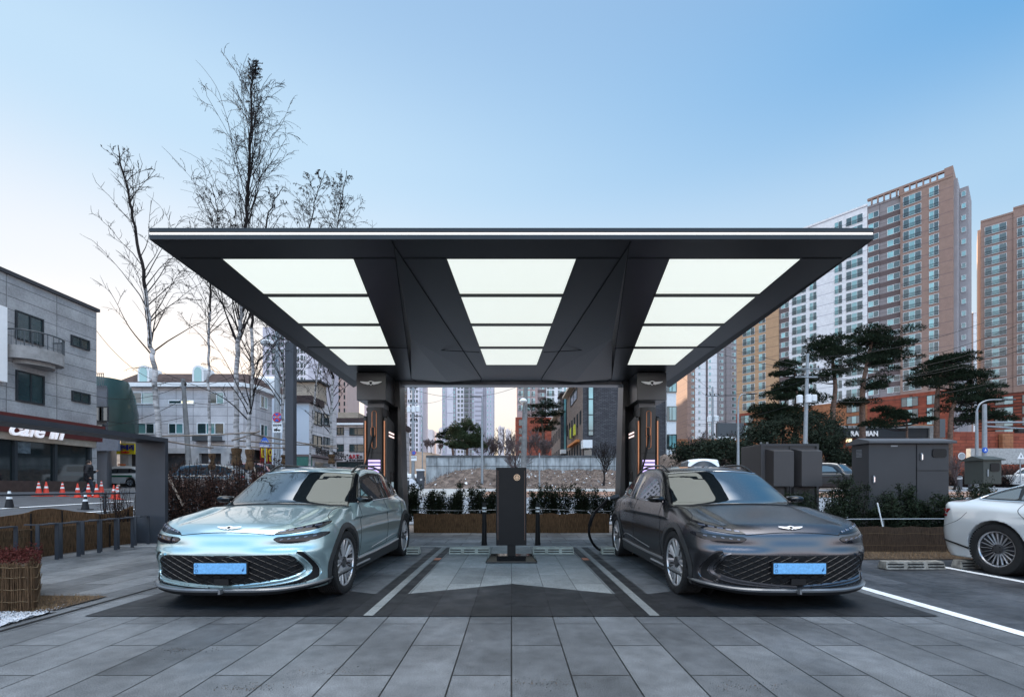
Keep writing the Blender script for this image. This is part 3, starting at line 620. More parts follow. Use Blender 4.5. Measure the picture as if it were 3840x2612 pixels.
class CarShape:
    def __init__(s, **k):
        s.cabz = .86; s.__dict__.update(k)
    def lower(s, x, y, z):
        a = np.abs(x)
        W = s.W0(y)+s.side(z)+s.flare*(np.exp(-((y-s.wy[0])/.42)**2)+np.exp(-((y-s.wy[1])/.45)**2))*np.exp(-((z-.62)/.22)**2)
        f = a-W
        f = smax(f, z-(s.T(y)-s.crown*(a/.8)**2-s.hoodcut(a, y)), s.kt)
        f = smax(f, (s.nose(a)+s.nosez(z)+s.sculpt(a, z))-y, s.kn)
        f = smax(f, y-(s.L-s.tail(a)-s.tailz(z)), .07)
        return smax(f, s.zb-z, .03)
    def cabin(s, x, y, z):
        a = np.abs(x)
        yy = y-.16*(a/.75)**2*np.clip((2.8-y)/1.2, 0, 1)+.14*(a/.7)**2*np.clip((y-3.0), 0, 1)
        f = z-(s.H(yy)-.035*(a/.6)**2)
        return smax(smax(f, a-s.Wc(y, z), .045), s.cabz-z, .02)
    def f(s, x, y, z):
        return smin(s.lower(x, y, z), s.cabin(x, y, z), s.kc)
    def fcut(s, x, y, z):
        f = s.f(x, y, z)
        for wy in s.wy:
            r = np.sqrt((y-wy)**2+(z-s.wz)**2); f = np.maximum(f, np.minimum(s.ar-r, np.abs(x)-s.inner))
        return f
    def grad(s, p, fn=None, e=.004):
        fn = fn or s.f; g = np.zeros_like(p)
        for k in range(3):
            d = np.zeros(3); d[k] = e; a = p+d; b = p-d
            g[:, k] = fn(a[:, 0], a[:, 1], a[:, 2])-fn(b[:, 0], b[:, 1], b[:, 2])
        g /= np.maximum(np.linalg.norm(g, axis=1, keepdims=True), 1e-9); return g
    def body(s, name, m_, h=.02):
        nx_ = int(math.ceil(1.06/h)); xs = (np.arange(-nx_, nx_+1))*h; ys = np.arange(-.12, s.L+.12, h); zs = np.arange(.1, s.ztop+.08, h)
        Xg, Yg, Zg = np.meshgrid(xs, ys, zs, indexing='ij'); V = s.fcut(Xg, Yg, Zg); I = V < 0
        n = V.shape; acc = np.zeros((n[0]-1, n[1]-1, n[2]-1, 3)); cnt = np.zeros((n[0]-1, n[1]-1, n[2]-1))
        sl = lambda o, ax=None: tuple(slice(o[k], n[k]-1+o[k]) for k in range(3))
        P0 = np.stack([Xg, Yg, Zg], -1)
        import itertools
        for ax in range(3):
            for o in itertools.product((0, 1), repeat=2):
                a = [0, 0, 0]; others = [k for k in range(3) if k != ax]; a[others[0]], a[others[1]] = o
                b_ = list(a); b_[ax] = 1
                A, B = sl(a), sl(b_); cr = I[A] != I[B]; va, vb = V[A], V[B]
                t = np.where(cr, va/np.where(cr, va-vb, 1), 0)[..., None]
                acc += np.where(cr[..., None], P0[A]*(1-t)+P0[B]*t, 0); cnt += cr
        act = cnt > 0; idx = -np.ones(cnt.shape, int); idx[act] = np.arange(act.sum())
        pts = acc[act]/cnt[act][:, None]; faces = []
        for ax in range(3):
            A = [slice(1, n[k]-1) for k in range(3)]; A[ax] = slice(0, n[ax]-1); B = list(A); B[ax] = slice(1, n[ax])
            cr = I[tuple(A)] != I[tuple(B)]; ii = np.argwhere(cr); sg = I[tuple(A)][cr]
            off = np.array([1, 1, 1]); off[ax] = 0; ii = ii+off; u, v = [k for k in range(3) if k != ax]
            def g(du, dv):
                q = ii.copy(); q[:, u] -= du; q[:, v] -= dv; return idx[q[:, 0], q[:, 1], q[:, 2]]
            q = np.stack([g(1, 1), g(0, 1), g(0, 0), g(1, 0)], 1)
            flip = sg if ax != 1 else ~sg
            q[~flip] = q[~flip][:, ::-1]; faces.append(q)
        faces = np.concatenate(faces)
        for _ in range(2):
            v = s.fcut(*pts.T); g = s.grad(pts, s.fcut)
            e = .004; pts = pts-np.clip(v, -h*.5, h*.5)[:, None]*g*.8
        me = bpy.data.meshes.new(name); me.from_pydata(pts.tolist(), [], faces.tolist()); me.materials.append(m_)
        me.polygons.foreach_set('use_smooth', [True]*len(me.polygons)); me.update()
        nrm = s.grad(pts, s.fcut, .006)
        me.normals_split_custom_set_from_vertices(nrm.tolist())
        return me
    def hit(s, u, v, axis, side=1):
        """project onto the skin. axis 'y': u=x v=z from the front; 'Y' from the back; 'x': u=y v=z from the side; 'z': u=x v=y from above"""
        u = np.asarray(u, float); v = np.asarray(v, float)
        def p(t):
            if axis in 'yY': return u, (t if axis == 'y' else s.L-t), v
            if axis == 'x': return side*(1.1-t), u, v
            return u, v, 2.2-t
        t0 = np.full(u.shape, -.3 if axis in 'yY' else 0.); t = t0.copy(); done = np.zeros(u.shape, bool); st = .012
        for _ in range(170):
            a = p(t); ins = s.f(a[0]*np.ones_like(u), a[1]*np.ones_like(u), a[2]*np.ones_like(u)) < 0
            done |= ins; t = np.where(done, t, t+st)
            if done.all(): break
        lo, hi = t-st, t
        for _ in range(16):
            mid = (lo+hi)/2; a = p(mid); ins = s.f(a[0]*np.ones_like(u), a[1]*np.ones_like(u), a[2]*np.ones_like(u)) < 0
            hi = np.where(ins, mid, hi); lo = np.where(ins, lo, mid)
        a = p(hi); return np.stack([a[0]*np.ones_like(u), a[1]*np.ones_like(u), a[2]*np.ones_like(u)], 1)
    def patch(s, name, poly, axis, off, m_, side=1, step=.03, skirt=.012, curve=True, parent=None):
        pl = [Vector(p) for p in poly]
        if curve and len(pl) > 3:   # round the outline a little
            q = []
            for i in range(len(pl)):
                a, b_, c = pl[i-1], pl[i], pl[(i+1) % len(pl)]
                r = min(.3, .025/max((a-b_).length, 1e-6)), min(.3, .025/max((c-b_).length, 1e-6))
                p1 = b_.lerp(a, r[0]); p2 = b_.lerp(c, r[1])
                q += [p1, .25*p1+.5*b_+.25*p2, p2]
            pl = q
        n = len(pl); pts = []
        for i in range(n):
            a, b_ = pl[i], pl[(i+1) % n]; k = max(1, int((b_-a).length/step))
            pts += [a.lerp(b_, j/k) for j in range(k)]
        nb = len(pts); ed = [(i, (i+1) % nb) for i in range(nb)]
        xs = [p.x for p in pts]; ys = [p.y for p in pts]
        def inside(x, y):
            c = False
            for i in range(nb):
                x1, y1, x2, y2 = pts[i].x, pts[i].y, pts[(i+1) % nb].x, pts[(i+1) % nb].y
                if (y1 > y) != (y2 > y) and x < (x2-x1)*(y-y1)/(y2-y1)+x1: c = not c
            return c
        allp = list(pts)
        for x in np.arange(min(xs)+step*.5, max(xs), step):
            for y in np.arange(min(ys)+step*.5, max(ys), step):
                if inside(x, y) and min((x-p.x)**2+(y-p.y)**2 for p in pts) > (step*.35)**2: allp.append(Vector((x, y)))
        r = delaunay_2d_cdt(allp, ed, [], 1, 1e-6)
        V = r[0]; hp = s.hit([p.x for p in V], [p.y for p in V], axis, side); g = s.grad(hp, e=.01)
        top = hp+g*off; fs = [tuple(f) for f in r[2]]
        me = bpy.data.meshes.new(name)
        # orientation
        f0 = fs[len(fs)//2]; nn = np.cross(top[f0[1]]-top[f0[0]], top[f0[2]]-top[f0[0]])
        if np.dot(nn, g[f0[0]]) < 0: fs = [f[::-1] for f in fs]
        nt_ = len(top); from collections import Counter
        ec = {}
        for f in fs:
            for i in range(len(f)): ec[(f[i], f[(i+1) % len(f)])] = 1
        bd = [e for e in ec if (e[1], e[0]) not in ec]; bv = sorted({i for e in bd for i in e}); mp = {v_: nt_+2*i for i, v_ in enumerate(bv)}
        verts = top.tolist(); nr = g.tolist()
        for v_ in bv: verts += [top[v_].tolist(), (hp[v_]-g[v_]*skirt).tolist()]; nr += [g[v_].tolist()]*2
        sk = [(mp[e[1]], mp[e[0]], mp[e[0]]+1, mp[e[1]]+1) for e in bd]
        me.from_pydata(verts, [], fs+sk); me.materials.append(m_); me.polygons.foreach_set('use_smooth', [True]*len(fs)+[False]*len(sk)); me.update()
        me.normals_split_custom_set_from_vertices(nr)
        return link(name, me, parent)
    def line(s, b, pts, axis, rad, side=1, off=0, n=5, step=.04, mi=0):
        q = []
        for i in range(len(pts)-1):
            a, c = Vector(pts[i]), Vector(pts[i+1]); k = max(1, int((c-a).length/step)); q += [a.lerp(c, j/k) for j in range(k)]
        q.append(Vector(pts[-1])); hp = s.hit([p.x for p in q], [p.y for p in q], axis, side); g = s.grad(hp, e=.01)
        b.tube((hp+g*off).tolist(), rad, n, mi)
def mir(p): return [(-x, z) for x, z in p][::-1]
def cm(pts, n=5):
    return [(p.x, p.y) for p in smooth_path([(x, z, 0) for x, z in pts], n)]

def make_wheel(side, r, wd, rim_r, style, mats, parent, loc):
    """wheel with tyre, rim and spokes; outer face towards side*x"""
    wh = bpy.data.objects.new('wheel', None); COL.objects.link(wh); wh.parent = parent; wh.location = loc
    s = side; b = MB(); hw = wd/2
    prof = [(-hw*.8, rim_r*.98), (-hw*.96, rim_r*1.06), (-hw, (r+rim_r)/2), (-hw*.93, r*.965), (-hw*.78, r*.992)]
    for k in range(-3, 4):
        x = k*hw*.2; prof += [(x-hw*.07, r), (x+hw*.045, r), (x+hw*.055, r-.007), (x+hw*.095, r-.007)]
    prof += [(hw*.78, r*.992), (hw*.93, r*.965), (hw, (r+rim_r)/2), (hw*.96, rim_r*1.06), (hw*.8, rim_r*.98)]
    b.lathe(prof, 56, 0)
    for k in range(56):   # tread blocks on the shoulder
        a = 2*math.pi*k/56
        for sx in (-1, 1):
            M_ = Matrix.Rotation(a, 4, 'X') @ Matrix.Translation((sx*hw*.86, 0, r*.985)); b.box(-hw*.12, hw*.1, -.011, .011, -.004, .0022, 0, M_)
    b.build('tyre', MT['rubber'], wh, smooth=30)
    b = MB(); o = hw*.8
    b.lathe([(s*-o, rim_r*.97), (s*-o*.2, rim_r*.9), (s*o*.6, rim_r*.93), (s*o*.9, rim_r*.955), (s*o*1.02, rim_r*.99), (s*o*.96, rim_r*1.02)], 48, 1)
    b.lathe([(s*o*.9, rim_r*.93), (s*o*1.03, rim_r*.955), (s*o*1.05, rim_r*.995), (s*o*.95, rim_r*1.01)], 48, 0)
    b.lathe([(s*-o*.3, 0.001), (s*-o*.3, rim_r*.62), (s*-o*.12, rim_r*.63), (s*-o*.12, .001)], 32, 2)   # brake disc
    b.build('rim', [mats[0], mats[1], MT['chrome']], wh, smooth=40)
    b = MB()
    def spoke(a0, a1, w0, w1, d0, d1, r0=.05, r1=None, mi=0, th=.028):
        r1 = r1 or rim_r*.97; q = []
        for rr, a, w_, d in ((r0, a0, w0, d0), (r1, a1, w1, d1)):
            ca, sa = math.cos(a), math.sin(a); x = s*(o*d)
            for t, dx in ((-w_, -th*.5), (0, 0), (w_, -th*.5), (w_*.7, -th), (-w_*.7, -th)):
                q.append((x+s*dx, rr*ca-t*sa, rr*sa+t*ca))
        b.add(q, [(0, 1, 6, 5), (1, 2, 7, 6), (2, 3, 8, 7), (3, 4, 9, 8), (4, 0, 5, 9), (4, 3, 2, 1, 0), (5, 6, 7, 8, 9)], mi)
    if style == 'blade':
        for k in range(5):
            a = 2*math.pi*k/5+.3
            spoke(a-.12, a-.36, .026, .024, .8, 1.0); spoke(a+.12, a+.22, .028, .030, .8, 1.0)
            spoke(a+.42, a+.42, .014, .020, .76, .96, .08, mi=0); spoke(a+.35, a-.02, .012, .012, .74, .93, .08, mi=0); spoke(a+.42, a+.62, .012, .026, .7, .9, .07, mi=1)
    elif style == 'multi':
        for k in range(20):
            a = 2*math.pi*k/20; spoke(a, a, .006, .007, .75, .92, .06); spoke(a+.15, a+.15, .012, .016, .55, .7, .06, mi=1)
            spoke(a, a, .014, .016, .9, .94, rim_r*.87, mi=1)
    else:
        for k in range(5):
            a = 2*math.pi*k/5; spoke(a-.1, a-.15, .02, .03, .75, .95); spoke(a+.1, a+.15, .02, .03, .75, .95)
    b.build('spokes', [mats[0], mats[1]], wh, recalc=True)
    b = MB(); b.lathe([(s*o*.6, .07), (s*o*.86, .065), (s*o*.9, .05), (s*o*.9, .001)], 20, 0)
    for k in range(5):
        a = 2*math.pi*k/5; b.lathe([(s*o*.8, .009), (s*o*.92, .009), (s*o*.92, .001)], 8, 1, c=(0, .052*math.cos(a), .052*math.sin(a)))
    b.build('hub_cap', [mats[1], MT['black']], wh, smooth=40)
    return wh
WHM = (mat('polished_alloy', (.55, .55, .57), .28, .7, 0), mat('dark_alloy', (.10, .10, .105), .35, .6, 0))
EV = CarShape(L=4.515, wy=(.845, 3.745), wz=.365, ar=.41, inner=.60, ztop=1.6, zb=.185, flare=.028, crown=.034, kt=.09, kn=.07, kc=.05,
    W0=crv([(-.2, .90), (.25, .915), (.6, .932), (1.2, .915), (2.2, .912), (3.0, .922), (3.75, .935), (4.2, .90), (4.7, .80)]),
    side=crv([(.1, -.06), (.25, -.035), (.40, -.018), (.55, -.002), (.66, .0), (.80, -.018), (.92, -.055), (1.02, -.10), (1.15, -.19), (1.3, -.3)]),
    T=crv([(-.3, .60), (-.05, .735), (.03, .80), (.12, .838), (.35, .895), (.75, .968), (1.08, 1.022), (1.3, 1.03), (1.6, 1.035), (2.2, 1.05), (3.2, 1.09), (3.9, 1.10), (4.25, 1.06), (4.5, .97), (4.8, .8)]),
    hoodcut=lambda a, y: .020*np.exp(-((a-.60)/.055)**2)*np.exp(-((y-.62)/.42)**2)-.012*sstep(.62, .78, a)*np.exp(-((y-.8)/.5)**2),
    nose=crv([(0, .0), (.25, .008), (.5, .045), (.65, .09), (.78, .17), (.87, .275), (.93, .42), (1.0, .72)]),
    nosez=crv([(.1, .10), (.2, .055), (.26, .03), (.34, .018), (.50, .004), (.57, .0), (.64, .012), (.70, .035), (.76, .055), (.84, .12), (.95, .28)]),
    sculpt=lambda a, z: (.022*np.exp(-((z-.645)/.045)**2)*sstep(.12, .5, a)*sstep(.98, .7, a)
        + .05*sstep(.0, .06, (a-.66)-.55*np.abs(z-.43)**1.2)*np.exp(-((z-.40)/.11)**2)*sstep(1.0, .82, a)),
    tail=crv([(0, 0), (.4, .03), (.7, .12), (.85, .25), (1.0, .55)]), tailz=crv([(.1, .15), (.3, .04), (.6, 0), (.85, .03), (1.0, .12), (1.15, .3)]),
    H=crv([(.4, .70), (.82, .86), (1.08, 1.0), (1.4, 1.195), (1.68, 1.362), (1.9, 1.472), (2.1, 1.52), (2.45, 1.553), (2.85, 1.555), (3.25, 1.525), (3.65, 1.45), (4.02, 1.335), (4.24, 1.18), (4.45, .9), (4.7, .5)]),
    Wc=lambda y, z: .842-(z-1.03)*.42-.12*sstep(2.8, 4.3, y))
def make_ev(name, label, paint, loc, body=None):
    c = EV; t = thing(name, label, 'car', loc)
    me = body or c.body('body', paint, .0165)
    if body: me = body.copy(); me.materials.clear(); me.materials.append(paint)
    me.materials.append(MT['black_gloss'])
    if not body:
        for p in me.polygons:
            x, y, z = p.center; a = abs(x)
            if 1.15 < y < 2.02 and z > 1.035+max(0, 1.5-y)*.02 and a > np.interp(z, [1.03, 1.45], [.72, .58]) and z < np.interp(y, [1.15, 1.8, 2.02], [1.3, 1.44, 1.46]): p.material_index = 1
    link('body', me, t)
    lampm, ledm = MT['lamp'], MT['led']
    # windscreen, roof glass, side glass
    ws = [(x, 1.125+.155*(x/.75)**2+.0) for x in np.linspace(-.765, .765, 9)]+[(x, 1.825+.09*(x/.6)**2) for x in np.linspace(.622, -.622, 9)]
    sr = [(x, 1.10+.155*(x/.75)**2) for x in np.linspace(-.79, .79, 9)]+[(x, 1.845+.09*(x/.6)**2) for x in np.linspace(.645, -.645, 9)]
    c.patch('screen_surround', sr, 'z', .002, MT['black_gloss'], parent=t, step=.05)
    c.patch('windscreen', ws, 'z', .004, MT['car_glass'], parent=t, step=.06)
    b = MB(); q = [(x, 1.095+.155*(x/.75)**2) for x in np.linspace(-.77, .77, 12)]; c.line(b, q, 'z', .012, off=.001)
    b.build('screen_seal', MT['black'], t, smooth=60)
    b = MB(); c.line(b, [(x, 1.865+.09*(x/.6)**2) for x in np.linspace(-.625, .625, 10)], 'z', .006, off=.002); b.build('roof_trim', MT['chrome'], t, smooth=60)
    c.patch('roof_glass', [(x, 2.1+.1*(x/.6)**2) for x in np.linspace(-.52, .52, 7)]+[(x, 3.45) for x in np.linspace(.48, -.48, 5)], 'z', .003, MT['car_glass'], parent=t, step=.08)
    for s in (-1, 1):
        dlo = [(1.42, 1.04), (1.52, 1.10), (1.80, 1.275), (2.02, 1.385), (2.4, 1.45), (3.0, 1.452), (3.4, 1.415), (3.75, 1.325), (3.98, 1.225), (4.04, 1.16), (3.9, 1.10), (3.2, 1.062), (2.3, 1.045)]
        dl = c.patch('window_surround', dlo, 'x', .003, MT['black_gloss'], side=s, parent=t, step=.05)
        c.patch('side_window', [(1.62, 1.06), (1.86, 1.24), (2.08, 1.35), (2.58, 1.41), (2.62, 1.07)], 'x', .006, MT['car_glass'], side=s, parent=t, step=.05)
        c.patch('side_window', [(2.74, 1.077), (2.71, 1.408), (3.1, 1.408), (3.43, 1.36), (3.56, 1.115)], 'x', .006, MT['car_glass'], side=s, parent=t, step=.05)
        c.patch('side_window', [(3.63, 1.125), (3.52, 1.345), (3.78, 1.27), (3.93, 1.19), (3.86, 1.14)], 'x', .006, MT['car_glass'], side=s, parent=t, step=.04)
        b = MB(); c.line(b, cm([(1.5, 1.045), (2.3, 1.048), (3.2, 1.065), (3.88, 1.10), (4.03, 1.16), (3.97, 1.245), (3.8, 1.32)]), 'x', .007, s, off=.004); b.build('window_chrome', MT['chrome'], t, smooth=60)
        # doors, seams, handles
        b = MB()
        for q in ([(1.50, 1.03), (1.46, .9), (1.40, .7), (1.38, .42), (1.37, .36)], [(2.70, 1.05), (2.69, .8), (2.66, .5), (2.62, .40)], [(3.62, 1.10), (3.70, .98), (3.52, .80), (3.34, .62), (3.22, .42)], [(1.37, .36), (2.0, .37), (2.62, .385), (3.22, .42)]):
            c.line(b, cm(q), 'x', .0035, s, off=.0)
        b.build('door_seam', MT['seam'], t)
        for yh, zh in ((2.42, .915), (3.42, .955)):
            c.patch('door_handle', [(yh, zh), (yh+.02, zh+.02), (yh+.16, zh+.024), (yh+.18, zh+.012), (yh+.16, zh-.01), (yh+.02, zh-.012)], 'x', .006, paint, side=s, parent=t, step=.03)
        # rocker and sill
        c.patch('sill', [(1.27, .20), (1.25, .33), (2.0, .315), (3.3, .35), (3.33, .20)], 'x', .02, MT['clad'], side=s, parent=t, step=.05)
        b = MB(); c.line(b, [(1.3, .335), (2.0, .325), (2.7, .335), (3.28, .36)], 'x', .017, s, off=.012); c.line(b, cm([(1.9, .40), (2.4, .43), (2.9, .47), (3.15, .47), (3.25, .43)]), 'x', .006, s, off=.002); b.build('sill_trim', MT['sill_bright'], t, smooth=60)
        for wy in c.wy:   # arch cladding
            ro, ri = .462, .402; n = 22; a0, a1 = R(-22), R(202)
            q = [(wy+ro*math.cos(a0+(a1-a0)*k/n), c.wz+ro*math.sin(a0+(a1-a0)*k/n)) for k in range(n+1)]+[(wy+ri*math.cos(a1+(a0-a1)*k/n), c.wz+ri*math.sin(a1+(a0-a1)*k/n)) for k in range(n+1)]
            q = [(u, max(v, .2)) for u, v in q if v > .17]
            c.patch('wheel_arch', q, 'x', .010, MT['clad'], side=s, parent=t, step=.03, skirt=.05, curve=False)
            b = MB(); x0, x1 = sorted((s*.60, s*.90)); n = 26
            for k in range(n):
                u0, u1 = R(-30)+R(240)*k/n, R(-30)+R(240)*(k+1)/n
                b.add([(x0, wy+.409*math.cos(u0), c.wz+.409*math.sin(u0)), (x1, wy+.409*math.cos(u0), c.wz+.409*math.sin(u0)), (x1, wy+.409*math.cos(u1), c.wz+.409*math.sin(u1)), (x0, wy+.409*math.cos(u1), c.wz+.409*math.sin(u1))], [(0, 1, 2, 3)])
            b.prism([(wy+.409*math.cos(2*math.pi*k/24), c.wz+.409*math.sin(2*math.pi*k/24)) for k in range(24)], s*.595, s*.60, plane='yz')
            b.build('arch_liner', MT['black'], t)
            make_wheel(s, .365, .245, .276, 'blade', WHM, t, (s*.815, wy, c.wz))
        # mirror
        mr = bpy.data.objects.new('mirror', None); COL.objects.link(mr); mr.parent = t; mr.location = (s*.815, 1.52, 1.065)
        b = MB()
        n = 14; rows_ = []
        for (x, sy, sz_) in ((-.0, .02, .02), (.02, .06, .035), (.09, .085, .05), (.17, .075, .045), (.205, .03, .02)):
            rows_.append([(s*x, sy*math.cos(2*math.pi*k/n)-.02*x/.2*0, sz_*math.sin(2*math.pi*k/n)*(1 if math.sin(2*math.pi*k/n) < 0 else .85)+.02) for k in range(n)])
        b.add([v for r_ in rows_ for v in r_], [(i*n+k, i*n+(k+1) % n, (i+1)*n+(k+1) % n, (i+1)*n+k) for i in range(4) for k in range(n)]+[tuple(range(n)), tuple(4*n+k for k in range(n))])
        b.tube([(-s*.09, .03, -.03), (s*.0, .01, -.025), (s*.05, 0, .0)], [.022, .02, .018], 8)
        b.build('housing', MT['black_gloss'], mr, smooth=40)
        b = MB(); rr = [(s*x, z) for x, z in ((.02, -.01), (.18, -.01), (.2, .02), (.17, .05), (.04, .05), (.015, .02))]; b.prism(rr, .084, .088); b.build('glass', MT['chrome'], mr)
        # roof rail
        b = MB(); yy = np.linspace(1.98, 3.7, 14); hp = c.hit(np.full(14, s*.585), yy, 'z')
        b.tube([(p[0], p[1], p[2]+.045*min(1, math.sin(math.pi*i/13)*2.2)) for i, p in enumerate(hp)], .016, 8); b.build('roof_rail', MT['black_gloss'], t, smooth=60)
        # lamps
        up = [(.465, .762), (.50, .788), (.60, .812), (.74, .842), (.83, .862), (.875, .868), (.882, .848), (.845, .812), (.75, .788), (.60, .768)]
        lo = [(.465, .715), (.50, .735), (.62, .742), (.76, .752), (.86, .766), (.900, .760), (.895, .735), (.84, .705), (.74, .682), (.62, .672), (.52, .680)]
        for poly, dzc in ((up, .0), (lo, 0)):
            pp = [(s*x, z) for x, z in poly]; pp = pp if s > 0 else pp[::-1]
            rim_ = [(x+(x-s*.7)*.03, z+(z-(.815 if poly is up else .718))*.12) for x, z in pp]
            c.patch('lamp_surround', rim_, 'y', .001, MT['seam'], parent=t, step=.03)
            h = c.patch('headlight', pp, 'y', .005, lampm, parent=t, step=.025)
            for k in range(5):
                b = MB(); u = .54+k*.068; 
                if poly is up: zc = .777+(u-.52)*.19+.004; 
                else: zc = .705+(u-.52)*.10
                hh = .008 if poly is up else .006; ww = .024 if poly is up else .014
                q = c.hit([s*(u-ww), s*(u+ww), s*(u+ww), s*(u-ww)], [zc-hh, zc-hh+.006, zc+hh+.006, zc+hh], 'y'); g = c.grad(q, e=.01)
                v0 = q+g*.0062; v1 = q+g*.0085; cc = v1.mean(0)+g.mean(0)*.0; b.add(v0.tolist()+(v1*.82+cc*.18).tolist(), [(0, 1, 2, 3), (4, 5, 6, 7), (0, 1, 5, 4), (1, 2, 6, 5), (2, 3, 7, 6), (3, 0, 4, 7)])
                b.build('lens', ledm, h)
        # side vents of the bumper
        vo = [(.69, .588), (.74, .575), (.79, .51), (.832, .41), (.842, .345), (.825, .295), (.70, .262), (.50, .243), (.30, .232), (.16, .230), (.16, .243), (.32, .252), (.52, .270), (.68, .300), (.765, .345), (.785, .395), (.765, .455), (.725, .525), (.685, .567)]
        vp = [(s*x, z) for x, z in cm(vo+[vo[0]], 3)[:-1]]
        v = c.patch('bumper_vent', vp, 'y', .002, MT['matt_black'], parent=t, step=.03, curve=False)
        b = MB(); c.line(b, [(s*x, z) for x, z in cm([(.16, .243), (.32, .252), (.52, .270), (.68, .300), (.765, .345), (.785, .395), (.765, .455), (.725, .525), (.685, .567)])], 'y', .010, off=.0)
        c.line(b, [(s*x, z) for x, z in cm([(.69, .592), (.75, .578), (.80, .51), (.845, .41), (.855, .345), (.84, .30)])], 'y', .008, off=.0); b.build('vent_edge', paint, v, smooth=60)
        b = MB()
        for k in range(9):
            x0 = .36+k*.045; zz = .235+max(0, x0-.35)*.06
            c.line(b, [(s*x0, zz+.004), (s*(x0+.03), zz+.03)], 'y', .003, off=.004, n=4); c.line(b, [(s*(x0+.03), zz+.004), (s*x0, zz+.03)], 'y', .003, off=.004, n=4)
        b.build('vent_mesh', MT['mesh_bar'], v)
        # air slot behind the corner
        b = MB(); c.line(b, cm([(.60, .57), (.52, .575), (.47, .56), (.46, .46), (.485, .36), (.50, .32)]), 'x', .006, s, off=.001); b.build('corner_slot', MT['seam'], t)
        b = MB(); hp = c.hit([s*.66], [.548], 'y'); b.lathe([(0, .011), (.004, .010), (.0045, .001)], 12, axis='x', c=(0, 0, 0)); o = b.build('parking_sensor', paint, t, smooth=40); o.location = hp[0]-np.array([0, .001, 0]); o.rotation_euler = (0, 0, R(-90))
    # grille
    gp = [(0, .528), (.10, .556), (.40, .560), (.60, .557), (.665, .535), (.705, .46), (.718, .395), (.695, .365), (.58, .325), (.40, .296), (.20, .274), (0, .262)]
    gp = gp+[(-x, z) for x, z in gp[-2:0:-1]]
    c.patch('grille_lip', [(x*1.012, .42+(z-.42)*1.03) for x, z in gp], 'y', .003, MT['seam'], parent=t, step=.04)
    g_ = c.patch('grille', gp, 'y', .006, MT['matt_black'], parent=t, step=.04)
    def ins(x, z):
        r_ = False; n = len(gp)
        for i in range(n):
            (x1, y1), (x2, y2) = gp[i], gp[(i+1) % n]
            if (y1 > z) != (y2 > z) and x < (x2-x1)*(z-y1)/(y2-y1)+x1: r_ = not r_
        return r_
    b = MB()
    for sg in (-1, 1):      # crossed diamond bars
        for k in range(-16, 17):
            x0 = k*.118; seg = []
            for i in range(90):
                z = .25+i*.0036; x = x0+sg*(z-.41)*2.0
                if ins(x, z): seg.append((x, z))
                elif len(seg) > 1: c.line(b, [seg[0], seg[-1]], 'y', .0031, off=.012, n=4); seg = []
                else: seg = []
            if len(seg) > 1: c.line(b, [seg[0], seg[-1]], 'y', .0042, off=.012, n=4)
    b.build('lattice', MT['mesh_bar'], g_)
    b = MB(); c.line(b, cm([(0, .254), (.22, .267), (.42, .29), (.60, .318), (.71, .36), (.735, .40), (.72, .46), (.678, .54), (.62, .568)]), 'y', .014, off=.003); c.line(b, cm([(0, .254), (-.22, .267), (-.42, .29), (-.60, .318), (-.71, .36), (-.735, .40), (-.72, .46), (-.678, .54), (-.62, .568)]), 'y', .014, off=.003)
    b.build('grille_ring', paint, t, smooth=60)
    b = MB(); b.prism([(-.075, .275), (.075, .275), (.07, .335), (-.07, .335)], -.012, .02); b.build('radar_cover', MT['black'], g_)
    b = MB(); b.prism([(-.085, .565), (.085, .565), (.02, .535), (0, .53), (-.02, .535)], -.012, .02); b.build('grille_notch', MT['black_gloss'], t)
    # plate: plain blue field with its small emblems at the ends and no characters legible
    pt = bpy.data.objects.new('number_plate', None); COL.objects.link(pt); pt.parent = t; pt.location = (0, -.022, .44)
    b = MB(); b.box(-.27, .27, -.002, .03, -.062, .062); b.build('frame', MT['black'], pt, bevel=.006)
    b = MB(); b.box(-.257, .257, -.008, -.0025, -.052, .052); b.build('plate', MT['plate'], pt, bevel=.003)
    b = MB()
    for zc in (.028, -.022): ring(b, capsule(-.232, zc, .014, .0145), -.009, .0016)
    b.prism([(.215, -.02), (.235, .012), (.24, .012), (.228, -.004), (.24, -.004), (.222, -.03)], -.0095, -.0082); b.build('plate_mark', MT['plate_mark'], pt)
    # front lip
    N = 61; xs_ = np.linspace(-.93, .93, N); zc = .222+.048*np.clip((np.abs(xs_)-.45)/.48, 0, 1)**1.5; hp = c.hit(np.clip(xs_, -.90, .90), np.full(N, .24), 'y')
    b = MB(); rows_ = []
    for i in range(N):
        a = abs(xs_[i]); y = hp[i][1]; q = []
        g = c.grad(hp[i:i+1])[0]; nx2 = Vector((g[0], g[1], 0)).normalized()
        for o_, dz_ in ((-.03, .012), (.022, .006), (.036, -.004), (.032, -.018), (.014, -.042), (-.06, -.05)):
            q.append((hp[i][0]+nx2.x*o_, y+nx2.y*o_, zc[i]+dz_*(1+.4*math.exp(-(a/.7)**4))))
        rows_ += q
    n = 6; b.add(rows_, [(i*n+k, i*n+(k+1) % n, (i+1)*n+(k+1) % n, (i+1)*n+k) for i in range(N-1) for k in range(n)], 0)
    b.m = [0 if k % 6 < 3 else 1 for k in range(len(b.f))]
    b.add(rows_[:6], [(0, 1, 2, 3, 4, 5)], 1); b.add(rows_[-6:], [(0, 1, 2, 3, 4, 5)], 1)
    b.build('front_lip', [MT['lip'], MT['black']], t, smooth=25)
    b = MB(); b.prism([(-.012, .19), (.012, .19), (.006, .235), (-.006, .235)], -.045, 0); b.build('lip_tab', MT['lip'], t)
